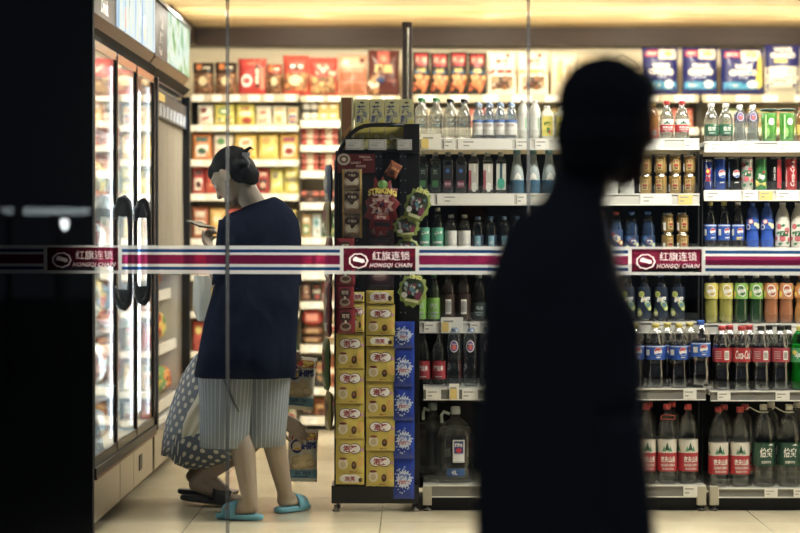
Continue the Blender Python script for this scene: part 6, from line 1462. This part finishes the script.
def slipper(parent, heel, toe, col, name='slipper', width=.046, strap=(.50, .80), lift=0.0):
    """flat sole with a broad band over the foot"""
    L0 = Vector(parent.location); heel, toe = Vector(heel), Vector(toe); d = (toe - heel); L = d.length; d.normalize()
    t = Vector((0, 0, 1)).cross(d).normalized(); up = d.cross(t)
    if up.z < 0: up = -up
    heel = heel - d * .018; L += .036
    n = 28; out = []
    for k in range(n):
        a = 2 * PI * k / n; x = (1 - math.cos(a)) / 2; wd = width * (.78 + .26 * x) * abs(math.sin(a)) ** .62 * math.copysign(1, math.sin(a))
        out.append((x * L, wd))
    m = MB(); mt = M(col, .55); vs = []; fs = []
    for z, k in ((-.022, .96), (-.018, 1.0), (-.004, 1.0), (.0, .95)):
        for x, y in out: vs.append(heel + d * (L / 2 + (x - L / 2) * k) + t * y * k + up * z - L0)
    for r in range(3):
        for k in range(n): a = r * n; fs.append((a + k, a + (k + 1) % n, a + n + (k + 1) % n, a + n + k))
    fs.append(tuple(range(n))[::-1]); fs.append(tuple(3 * n + k for k in range(n)))
    m.add(vs, fs, mt); o = m.build(name, parent)
    m = MB(); vs = []; fs = []; A = 12
    for j in range(5):
        x = L * (strap[0] + (strap[1] - strap[0]) * j / 4); hgt = .066 - .020 * j / 4
        for k in range(A + 1):
            a = PI * k / A
            for rr in (1, .88): vs.append(heel + d * x + t * (width * 1.02 * rr * math.cos(a)) + up * (hgt * rr * math.sin(a) ** .8 - .006) - L0)
    w = 2 * (A + 1)
    for j in range(4):
        for k in range(A):
            p = j * w + 2 * k; q = p + w
            fs.append((p, p + 2, q + 2, q)); fs.append((p + 1, q + 1, q + 3, p + 3))
    for j in (0, 4):
        for k in range(A): p = j * w + 2 * k; fs.append((p, p + 1, p + 3, p + 2))
    m.add(vs, fs, mt); m.build('strap', o)
    return o
HAIR = M('#121419', .7, 0, .25)
# ------------------------------------------------------------------ the woman standing with her back to the window
YWm = 8.85
def A(px, py, d=0.0): return at(px, py, YWm + d)
SP = YWm / F
wm = thing('person', 'person in navy t-shirt and striped knee shorts standing and reading a phone, back turned', 'person', (wx(262, YWm), YWm, 0))
bl = Blob()
lk, la = A(239, 428, -.02), A(250, 499, -.085); rk, ra = A(270, 425, .06), A(285, 496, .155)
lk.z = .395; rk.z = .395; la.z = .085; ra.z = .085
bl.chain([A(230, 360, 0), A(236, 400, 0), lk], [.085, .075, .052]); bl.chain([lk, lk.lerp(la, .33) + Vector((.004, -.012, 0)), la], [.050, .053, .034])
bl.chain([A(264, 360, .04), A(268, 400, .05), rk], [.085, .075, .052]); bl.chain([rk, rk.lerp(ra, .33) + Vector((.002, -.012, 0)), ra], [.050, .051, .033])
lh, lt = Vector((wx(259, 8.76), 8.755, .026)), Vector((wx(220, 8.80), 8.83, .026)); rh, rt = Vector((wx(279, 9.0), 8.985, .026)), Vector((wx(304, 9.06), 9.125, .026))
foot(bl, la, lh, lt, .95); foot(bl, ra, rh, rt, .95)
bl.chain([A(247, 358, .02), A(252, 310, .03), A(256, 255, .03), A(258, 222, .02)], [.125, .105, .115, .085])
bl.cone(A(234, 226, .02), A(286, 224, .05), .052, .052)
bl.chain([A(259, 214, .02), A(249, 196, .02), A(240, 182, .03)], [.056, .050, .054])
# left arm bent up to the phone, right arm across in front
le, lw = A(221.5, 290, -.02), A(211, 251, .20); bl.chain([A(229, 226, .02), A(225.5, 258, -.01), le], [.045, .042, .036]); bl.chain([le, le.lerp(lw, .4), lw], [.036, .035, .024])
ld = (A(205, 236, .26) - lw); hand(bl, lw, ld, Vector((.35, .2, .9)), -1, (.9, 1.0, .8), .80)
re_, rw = A(287, 288, .17), A(236, 262, .30); bl.chain([A(290, 226, .05), A(290, 258, .10), re_], [.045, .042, .036]); bl.chain([re_, re_.lerp(rw, .4), rw], [.036, .034, .024])
hand(bl, rw, A(218, 246, .30) - rw, Vector((-.2, .2, .9)), 1, (.5, .6, .4), .92)
yaw, pit = math.radians(60), math.radians(40)
fh = Vector((-math.sin(yaw), math.cos(yaw), 0)); f_ = fh * math.cos(pit) - Vector((0, 0, 1)) * math.sin(pit); u_ = Vector((0, 0, 1)) * math.cos(pit) + fh * math.sin(pit)
hc = A(231, 174.5, .03)
Pw, axw = head(bl, hc, f_, u_, 1.0)
SKW = skin_mat('skin_tone', '#a5937f')
bl.fuse('body', SKW, wm, .0055, 4, [(M('#a8605a', .5), lambda p: (p - Pw(.088, -.069)).length < .020)])
eyes(wm, Pw)
hb = Blob(); hb.ball(Pw(-.024, .030), 0, axw, (.092, .081, .082), 24); hb.ball(Pw(-.05, -.016), 0, axw, (.066, .074, .066), 20); hb.ball(Pw(.030, .046), 0, axw, (.058, .068, .046), 18)
hb.ball(A(248.5, 174.5, -.035), 0, None, (.047, .045, .042), 18); hb.ball(A(244, 165, -.03), 0, None, (.038, .04, .03), 16); hb.ball(A(252, 180, -.03), 0, None, (.03, .03, .022), 14)
hb.chain([A(243, 160, -.04), A(246, 150.5, -.04), A(250, 147.5, -.04), A(254, 150, -.04)], [.014, .009, .007, .003]); hb.chain([A(241, 158, -.04), A(243, 149, -.03), A(241, 146.5, -.03)], [.010, .005, .003])
hb.fuse('hair', HAIR, wm, .005, 2)
m = MB(); cc = A(246.2, 155.2, -.078)
hp = []
for k in range(30):
    t_ = 2 * PI * k / 30; hp.append((16 * math.sin(t_) ** 3, 13 * math.cos(t_) - 5 * math.cos(2 * t_) - 2 * math.cos(3 * t_) - math.cos(4 * t_)))
v0 = [cc + Vector((x * .00115, -.004, y * .00115)) for x, y in hp]; v1 = [v + Vector((0, .008, 0)) for v in v0]
m.add(v0 + v1, [tuple(range(30)), tuple(range(30, 60))[::-1]] + [(k, 30 + k, 30 + (k + 1) % 30, (k + 1) % 30) for k in range(30)], M('#8f9296', .4), False)
m.tube([cc + Vector((.0, 0, -.01)), cc + Vector((.012, .0, -.035)), cc + Vector((.004, .0, -.055))], .005, M('#5d6268', .4), 8)
shift_build(m, 'hair_clip', wm)
TEE = cloth_mat('navy_cotton', '#0b1830', 6.0)
def ring(y, cx, hw, dep, dY=.03, q=.4, tilt=0.0):
    return (A(cx, y, dY), Vector((hw * SP, 0, -tilt * hw * SP)), Vector((0, dep, 0)), q)
def teefold(t, k): return (.016 * math.sin(3 * t + 5 * k) + .030 * math.sin(6 * t - 4 * k + 1) * k + .020 * math.sin(10 * t + 7 * k) * k) * min(1, k * 2 + .1)
R_ = [ring(202, 259, 15.5, .064, .015, .2, -.35), ring(203.5, 258.5, 18.5, .070, .02, .2, -.32), ring(207, 258, 26, .082, .025, .3, -.20), ring(213, 258, 34, .095, .03, .35, -.10), ring(222, 259, 39.5, .110, .03, .4, -.03), ring(240, 261, 40.5, .128, .035), ring(265, 260, 41, .135, .035), ring(288, 257, 43, .150, .03), ring(320, 252, 47, .162, .025), ring(345, 249, 49, .172, .02), ring(374, 246, 51, .180, .015), ring(376.5, 246, 50, .174, .015)]
m = loft(R_, TEE, 56, teefold)
ax_ = lambda a, b: (b - a).normalized()
def sleeve(m, a, b, r0, r1, mat, n=28, q=.1):
    d = ax_(a, b); x, y, z = frame(d, Vector((0, 1, 0))); rr = []
    for k in range(7): t_ = k / 6; rr.append((a.lerp(b, t_), x * (r0 + (r1 - r0) * t_), y * (r0 + (r1 - r0) * t_), q))
    rr.append((b, x * r1 * .93, y * r1 * .93, q)); return loft(rr, mat, n, lambda t, k: .03 * math.sin(3 * t + 6 * k) * k, (True, True), m)
sleeve(m, A(232, 222, .0), A(223, 286, -.03), .058, .050, TEE); sleeve(m, A(285, 222, .05), A(288, 284, .13), .060, .058, TEE)
shift_build(m, 't_shirt', wm)
SHO = pattern_mat('pinstripe_cotton', '#7b8793', '#a8b0b5', 'stripe', .021)
def shortfold(t, k): return (.03 * math.sin(4 * t + 2) + .02 * math.sin(7 * t)) * k
def leg(cx0, cx1, h0, h1, y1, d0, d1, dY):
    return [(A(cx0 + (cx1 - cx0) * k / 6, 362 + (y1 - 362) * k / 6, dY), Vector(((h0 + (h1 - h0) * k / 6) * SP, 0, 0)), Vector((0, d0 + (d1 - d0) * k / 6, 0)), .3) for k in range(7)]
m = MB(); loft(leg(229, 226.5, 31, 26, 446.5, .13, .115, -.0), SHO, 44, shortfold, (True, True), m, 0, .84); loft(leg(263, 262, 29, 22.5, 445, .13, .115, .05), SHO, 44, shortfold, (True, True), m, .31, .84)
m.tube([A(222, 376, -.135), A(228, 388, -.132), A(233, 401, -.128), A(239, 412, -.125)], [.003, .006, .006, .003], M('#4a5057', .9), 6)
shift_build(m, 'shorts', wm)
slipper(wm, lh, lt, '#5fb0c8'); slipper(wm, rh, rt, '#5fb0c8')
# phone and bag she holds
ph = MB().box((-.038, -.0042, -.078), (.038, .0042, .078), M('#101216', .2), .003); D = Decal(ph, lambda u, v, k: (u, .0044 + k, v)); D.rect(-.035, -.072, .035, .072, M('#2a3a4c', .15), 1)
ph.box((.010, -.0058, .045), (.030, -.0042, .072), M('#22252b', .3))
o = ph.build('phone', None, A(200.5, 224.5, .30), (math.radians(-80), math.radians(6), math.radians(30))); tag(o, 'black phone held up in front of the standing person', 'phone')
PB = film_mat('bag_film', (.5, .52, .5, 1), (.9, .93, .92, 1), .8)
m = MB(); vs = []; fs = []; n = 28; tops = [(276, 201.5, 7.5, .05), (284, 201.8, 8.6, .06), (294, 202, 8.8, .06), (306, 201.4, 7.6, .052), (315, 201, 5.6, .04), (321, 201, 3.2, .024)]
for i, (y, cx_, hw, dp) in enumerate(tops):
    for k in range(n):
        t_ = 2 * PI * k / n; w = 1 + .10 * math.sin(5 * t_ + i * 1.3) + .05 * math.sin(9 * t_ - i)
        vs.append(A(cx_, y, .12) + Vector((hw * SP * w * math.cos(t_), dp * w * math.sin(t_), 0)))
for i in range(len(tops) - 1):
    for k in range(n): fs.append((i * n + k, i * n + (k + 1) % n, (i + 1) * n + (k + 1) % n, (i + 1) * n + k))
fs.append(tuple((len(tops) - 1) * n + k for k in range(n)))
bag0 = thing('shopping_bag', 'pale crumpled plastic bag hanging from the forearm of the standing person', 'bag', A(201.5, 321, .12))
m.add(vs, fs, PB); shift_build(m, 'bag_body', bag0)
for dd in (-.03, .03):
    m = MB(); m.tube([A(197, 277, .12 + dd), A(199.5, 266, .12 + dd), A(202.5, 257, .12 + dd * .8), A(207, 251.5, .12 + dd * .6), A(211, 250, .12 + dd * .5)], .004, PB, 8, True, .4); shift_build(m, 'bag_handle', bag0)

# ------------------------------------------------------------------ the person crouching behind her
YCr = 9.32
def B(px, py, d=0.0): return at(px, py, YCr + d)
CS = YCr / F
cr = thing('person', 'person in polka-dot shirt and trousers crouching and reaching for chips', 'person', (wx(215, YCr), YCr, 0))
bl = Blob()
for sgn, dd in ((-1, -.10), (1, .12)):
    hip, kn, an = B(203, 440, dd * .8), B(270, 424, dd), B(203.5 - 3 * (sgn > 0), 467.5, dd)
    an.z = .135 + (.01 if sgn > 0 else 0)
    bl.chain([hip, hip.lerp(kn, .5), kn], [.092, .080, .055]); bl.chain([kn, kn.lerp(an, .35) + Vector((0, 0, -.012)), an], [.052, .052, .036])
    # heel raised, weight on the ball of the foot
    he = an + Vector((-.035, 0, -.035)); ba = Vector((an.x + .10, an.y, .045)); to = Vector((an.x + .155, an.y, .038))
    bl.cone(an, he, .036, .033); bl.cone(he, ba, .032, .030); bl.cone(an, ba, .034, .030)
    for k, o in enumerate((.032, .016, .0, -.014, -.027)): bl.cone(ba + Vector((0, o * .9, 0)), to + Vector((.008 - .007 * k, o, -.004)), .015, .010 if k else .012)
bl.chain([B(204, 436, 0), B(216, 400, 0), B(228, 366, 0)], [.125, .115, .115])
bl.cone(B(229, 362, -.13), B(229, 362, .15), .052, .052); bl.chain([B(232, 358, .01), B(243, 345, .01)], [.055, .052])
sa, ea, wa = B(233, 367, -.15), B(262, 412, -.18), B(283, 418, -.205); bl.chain([sa, ea, wa], [.044, .034, .023])
hand(bl, wa, B(297, 429, -.215) - wa, Vector((-.1, .95, -.1)), -1, (.15, .4, .35), .88)
sb, eb, wb_ = B(233, 367, .17), B(258, 388, .24), B(279, 372, .20); bl.chain([sb, eb, wb_], [.046, .037, .025])
hand(bl, wb_, B(290, 360, .20) - wb_, Vector((-.15, -.9, -.1)), 1, (.45, .75, .6), .95)
yc = math.radians(-80); fc = Vector((math.cos(math.radians(12)), math.sin(math.radians(12)), -.35)); Pc, axc = head(bl, B(252, 334, .01), fc, Vector((.3, 0, 1)), .98)
bl.fuse('body', skin_mat('skin_tone', '#8f7c6c'), cr, .006, 4, [(M('#9c5a52', .5), lambda p: (p - Pc(.086, -.068)).length < .020)])
eyes(cr, Pc)
hb = Blob(); hb.ball(Pc(-.026, .024), 0, axc, (.094, .084, .090), 22); hb.ball(Pc(-.045, -.03), 0, axc, (.068, .074, .080), 18); hb.ball(Pc(.03, .058), 0, axc, (.06, .068, .045), 16); hb.fuse('hair', HAIR, cr, .006, 2)
DOT = pattern_mat('polka_dot_cotton', '#7c8694', '#e4e0d2', 'dots', .040); DOT2 = pattern_mat('polka_dot_cotton', '#5a6478', '#d8d2ba', 'dots', .038)
pairs = [((161, 453), (222, 452), .20), ((162.5, 440), (226, 444), .215), ((167, 420), (230, 425), .215), ((174, 398), (236, 408), .212), ((183, 375), (243, 390), .21), ((194, 357), (250, 374), .205), ((207, 344), (256, 360), .19), ((221, 337), (257, 350), .15), ((232, 335), (254, 344), .09)]
rg = []
for (o_, i_, hy) in pairs:
    a, b = B(*o_, 0.01), B(*i_, 0.01); rg.append(((a + b) / 2, (a - b) / 2, Vector((0, hy, 0)), .25))
m = loft(rg, DOT, 56, lambda t, k: .02 * math.sin(6 * t + 4 * k) * (1.2 - k) + .012 * math.sin(11 * t - 9 * k))
sleeve(m, B(232, 366, -.14), B(254, 402, -.165), .075, .068, DOT); sleeve(m, B(232, 366, .16), B(250, 382, .23), .075, .068, DOT)
shift_build(m, 'shirt', cr)
m = MB()
for dd in (-.095, .115):
    path = [(168, 446, 8), (173, 446, 18), (184, 444, 25), (202, 441, 27.5), (222, 438, 25.5), (246, 431, 21), (266, 425, 17), (272, 424, 13)]; rr = []
    for k, (x, y, r) in enumerate(path):
        p = B(x, y, dd); nx = B(*path[min(k + 1, len(path) - 1)][:2], dd) - B(*path[max(k - 1, 0)][:2], dd); X, Y_, Z_ = frame(nx, Vector((0, 1, 0)))
        rr.append((p, X * r * CS, Y_ * min(r * CS, .115), .1))
    loft(rr, DOT2, 40, lambda t, k: .012 * math.sin(5 * t + 7 * k), (True, True), m)
shift_build(m, 'trousers', cr)
# the pale lining of the shirt tail, bunched at the waist
m = MB(); vs = []; fs = []; n = 14
prof = [(201, 386), (196, 398), (189, 410), (183, 424), (181.5, 438)]; prof2 = [(216, 392), (214, 404), (212, 415), (208, 424), (200, 433)]
for i, (p, q) in enumerate(zip(prof, prof2)):
    for k in range(n + 1):
        t_ = k / n; x = p[0] + (q[0] - p[0]) * t_; y = p[1] + (q[1] - p[1]) * t_; vs.append(B(x, y, -.232 + .014 * math.sin(t_ * 14 + i * 1.1)))
r0 = len(vs)
vs += [v + Vector((0, .03, 0)) for v in vs]
for i in range(4):
    for k in range(n): a = i * (n + 1) + k; fs.append((a, a + 1, a + n + 2, a + n + 1)); fs.append((r0 + a, r0 + a + n + 1, r0 + a + n + 2, r0 + a + 1))
m.add(vs, fs, M('#efe8d0', .8)); o = shift_build(m, 'shirt_lining', cr); o['label'] = 'pale cream bunched lining'
for dd, dx_ in ((-.10, 0), (.12, -3)):
    an = B(203.5 + dx_, 467.5, dd); hl = Vector((an.x - .085, an.y, .052)); tl = Vector((an.x + .165, an.y, .023))
    slipper(cr, hl, tl, '#191b20', 'sandal', .048, (.50, .78))

# ------------------------------------------------------------------ crisp packets in the crouching person's hands
def d_chips(D, w, h):
    D.rect(-w * .49, h * .80, w * .49, h * .93, M('#c8402c', .35), 8, 2); D.poly([(-w * .1, h * .76), (w * .5, h * .82), (w * .5, h * .95), (w * .05, h * .93)], M('#d9a02a', .35)); D.text('20%', w * .22, h * .86, h * .11, YEL, w * .5, .06, .1)
    D.text('CHIPS', w * .12, h * .69, h * .13, NAVY, w * .62, .06, 0, .08); D.ell(-w * .22, h * .68, w * .2, h * .13, NAVY, 18); D.ell(-w * .22, h * .685, w * .15, h * .085, M('#d8c9ae', .4), 14); D.rect(-w * .36, h * .61, -w * .08, h * .66, YEL, 3, 1); D.text('上好佳', -w * .22, h * .635, h * .035, RED, w * .24)
    for u, v, R, c in ((-.2, .42, .2, '#d2b678'), (.12, .48, .19, '#dcc48a'), (.24, .36, .18, '#c9a862'), (-.05, .34, .21, '#d8bc7c'), (-.28, .31, .15, '#c8a664')): D.ell(w * u, h * v, w * R, w * R * .8, M(c, .5), 14); D.ell(w * (u + .02), h * (v + .01), w * R * .75, w * R * .55, M('#e0cb96', .5), 12)
    D.rect(-w * .49, h * .08, w * .49, h * .24, M('#5f9cb8', .35), 8, 3); D.text('田园薯片', 0, h * .175, h * .08, M('#1d4a6a', .4), w * .7, .04); D.rect(-w * .3, h * .10, w * .2, h * .125, M('#2d5a7a', .4), 4, 1)
def chips(x0, x1, y0, y1, Y, label, rot, tilt, seed):
    w = (x1 - x0) * Y / F; h = (y1 - y0) * Y / F; b = Pouch(outline_rect(w, h, .03, seed, 8, .003), .075, M('#dcd8c8', .3), seed=seed, wr=.10); d_chips(b.D, w, h)
    o = b.mb.build('chips_bag', None, (wx((x0 + x1) / 2, Y), Y, wz(y1, Y)), (-.04, tilt, rot)); tag(o, label, 'bag', 'chips bags'); return o
chips(287, 317, 429, 482, 9.17, 'bag of potato chips in the lower hand of the crouching person', .12, .03, 301)
chips(281.5, 312.5, 356, 410, 9.565, 'bag of potato chips held higher, in front of the narrow wall bay', .10, .10, 302)

# ------------------------------------------------------------------ the passer-by in the dark, close to the lens
YM = 3.76
def C(px, py, d=0.0): return at(px, py, YM + d)
MS = YM / F; GZ = -.16
mn = thing('person', 'dark silhouette of a short-haired person walking past outside the shop window', 'person', (wx(565, YM), YM, GZ))
bl = Blob()
fm = Vector((.58, .80, -.08)); lm = Vector((-.67, .74, 0)); hcm = C(610, 116, 0)
Pm, axm = head(bl, hcm, fm, Vector((.08, .05, 1)), 1.10)
bl.chain([C(572, 212, 0), C(582, 178, 0), C(594, 150, 0)], [.062, .056, .060])
bl.chain([C(565, 520, 0), C(565, 430, 0), C(565, 330, 0), C(566, 260, 0)], [.13, .12, .13, .10])
cm = C(565, 252, 0)
for sg in (1, -1):
    sh = C(552, 272, 0) + lm * .09 * sg; el = C(557, 410, 0) + lm * .135 * sg; wr = C(566, 552, 0) + lm * .15 * sg
    bl.chain([sh, el, wr], [.044, .040, .028]); hand(bl, wr, Vector((.12, .06, -1)), lm * -sg, sg, (.25, .35, .25), 1.0)
    hp_ = C(565, 545, 0) + lm * .085 * sg; kn = Vector((hp_.x + .06 * sg, hp_.y + .05 * sg, .30)); an = Vector((hp_.x + .02 + .10 * sg, hp_.y + .09 * sg, GZ + .10))
    bl.chain([hp_, kn], [.095, .062]); bl.chain([kn, kn.lerp(an, .35), an], [.060, .058, .040]); foot(bl, an, Vector((an.x - .06, an.y - .04, GZ + .025)), Vector((an.x + .13, an.y + .10, GZ + .025)), 1.0)
bl.fuse('body', skin_mat('skin_tone', '#8a6a58'), mn, .008, 4)
eyes(mn, Pm, 1.1)
hb = Blob(); hb.ball(Pm(-.016, .018), 0, axm, (.104, .089, .092), 22); hb.ball(Pm(-.040, -.035), 0, axm, (.076, .083, .082), 18); hb.ball(Pm(.03, .05), 0, axm, (.064, .076, .046), 16); hb.ball(Pm(-.055, -.075), 0, axm, (.05, .07, .045), 14)
hb.fuse('hair', M('#3a3a40', .6), mn, .007, 2)
JK = cloth_mat('dark_jacket', '#5d606a', 8.0)
def mr(y, cx, hw, dep, q=.4, tilt=0.0): return (C(cx, y, 0), Vector((hw * MS, 0, -tilt * hw * MS)), Vector((0, dep, 0)), q)
R_ = [mr(168, 578, 26, .058, .1, -.30), mr(170, 578, 28, .062, .1, -.30), mr(184, 578, 30, .066, .1, -.24), mr(196, 572, 35, .075, .2, -.16), mr(207, 565, 41, .09, .3, -.10), mr(222, 559.5, 49.5, .11), mr(242, 556, 56, .125), mr(265, 554.5, 62.5, .135), mr(285, 554.5, 68, .14), mr(305, 558, 75, .145), mr(325, 561, 80, .15), mr(400, 560, 83, .15), mr(470, 562, 88, .15), mr(533, 565, 91, .15), mr(585, 565, 92, .15), mr(588, 565, 90, .145)]
m = loft(R_, JK, 56, lambda t, k: .006 * math.sin(4 * t + 6 * k) * min(1, 3 * k))
for sg in (1, -1):
    sh = C(552, 272, 0) + lm * .09 * sg; el = C(557, 410, 0) + lm * .135 * sg; wr = C(566, 545, 0) + lm * .15 * sg
    sleeve(m, sh, el, .050, .050, JK); sleeve(m, el, wr, .050, .045, JK)
shift_build(m, 'jacket', mn)
m = MB()
for sg in (1, -1):
    hp_ = C(565, 545, 0) + lm * .085 * sg; kn = Vector((hp_.x + .06 * sg, hp_.y + .05 * sg, .30)); an = Vector((hp_.x + .02 + .10 * sg, hp_.y + .09 * sg, GZ + .075))
    sleeve(m, hp_, kn, .115, .085, JK); sleeve(m, kn, an, .085, .068, JK)
shift_build(m, 'trousers', mn)
for sg in (1, -1):
    hp_ = C(565, 545, 0) + lm * .085 * sg; an = Vector((hp_.x + .02 + .10 * sg, hp_.y + .09 * sg, GZ + .10))
    h_, t_ = Vector((an.x - .06, an.y - .04, GZ + .022)), Vector((an.x + .13, an.y + .10, GZ + .022)); slipper(mn, h_, t_, '#2a2b30', 'shoe', .05, (.08, .9))
# small lights of the street behind the photographer, mirrored in the dark pane
def mirror_x(px, D_): return (px - CX) * D_ / F
YR = -3.0; DV = (YG - YR) + YG
def street_tube(x0, x1, y0, y1, e, col, label, name):
    t = thing(name, label, 'lamp', (mirror_x((x0 + x1) / 2, DV), YR, EYE - ((y0 + y1) / 2 - CY) * DV / F))
    hw = (x1 - x0) / 2 * DV / F; hh = (y1 - y0) / 2 * DV / F
    MB().box((-hw - .02, -.06, -hh - .02), (hw + .02, .0, hh + .02), M('#3a3c40', .5), .004).build('housing', t)
    MB().box((-hw, 0, -hh), (hw, .02, hh), M(col, .5, emit=e), .003).build('diffuser', t)
    MB().tube([(0, -.05, -hh - .02), (0, -.05, -t.location.z - .16)], .025, M('#2c2e32', .5), 10).build('pole', t)
street_tube(24, 90, 207.5, 215, 1.5, '#c8d8dc', 'long pale tube light across the street mirrored in the dark pane', 'tube_light')
street_tube(2.5, 13, 207.5, 214, 1.3, '#c8d8dc', 'short pale tube light at the far end of the row, mirrored in the dark pane', 'tube_light')
t = thing('globe_lamp', 'round white street globe mirrored in the dark pane under the long tube', 'lamp', (mirror_x(64.5, DV - .2), YR + .2, EYE - (224 - CY) * (DV - .2) / F))
MB().lathe([(0, -.055), (.02, -.05), (.034, -.03), (.038, 0), (.034, .03), (.02, .05), (0, .055)], M('#eef4f4', .4, emit=11.0), 18).build('globe', t)
MB().lathe([(0, .05), (.02, .05), (.02, .075), (.006, .08), (0, .08)], M('#2c2e32', .5), 12).build('finial', t)
MB().tube([(0, 0, -.054), (0, 0, -t.location.z - .16)], .009, M('#2c2e32', .5), 10).build('pole', t)
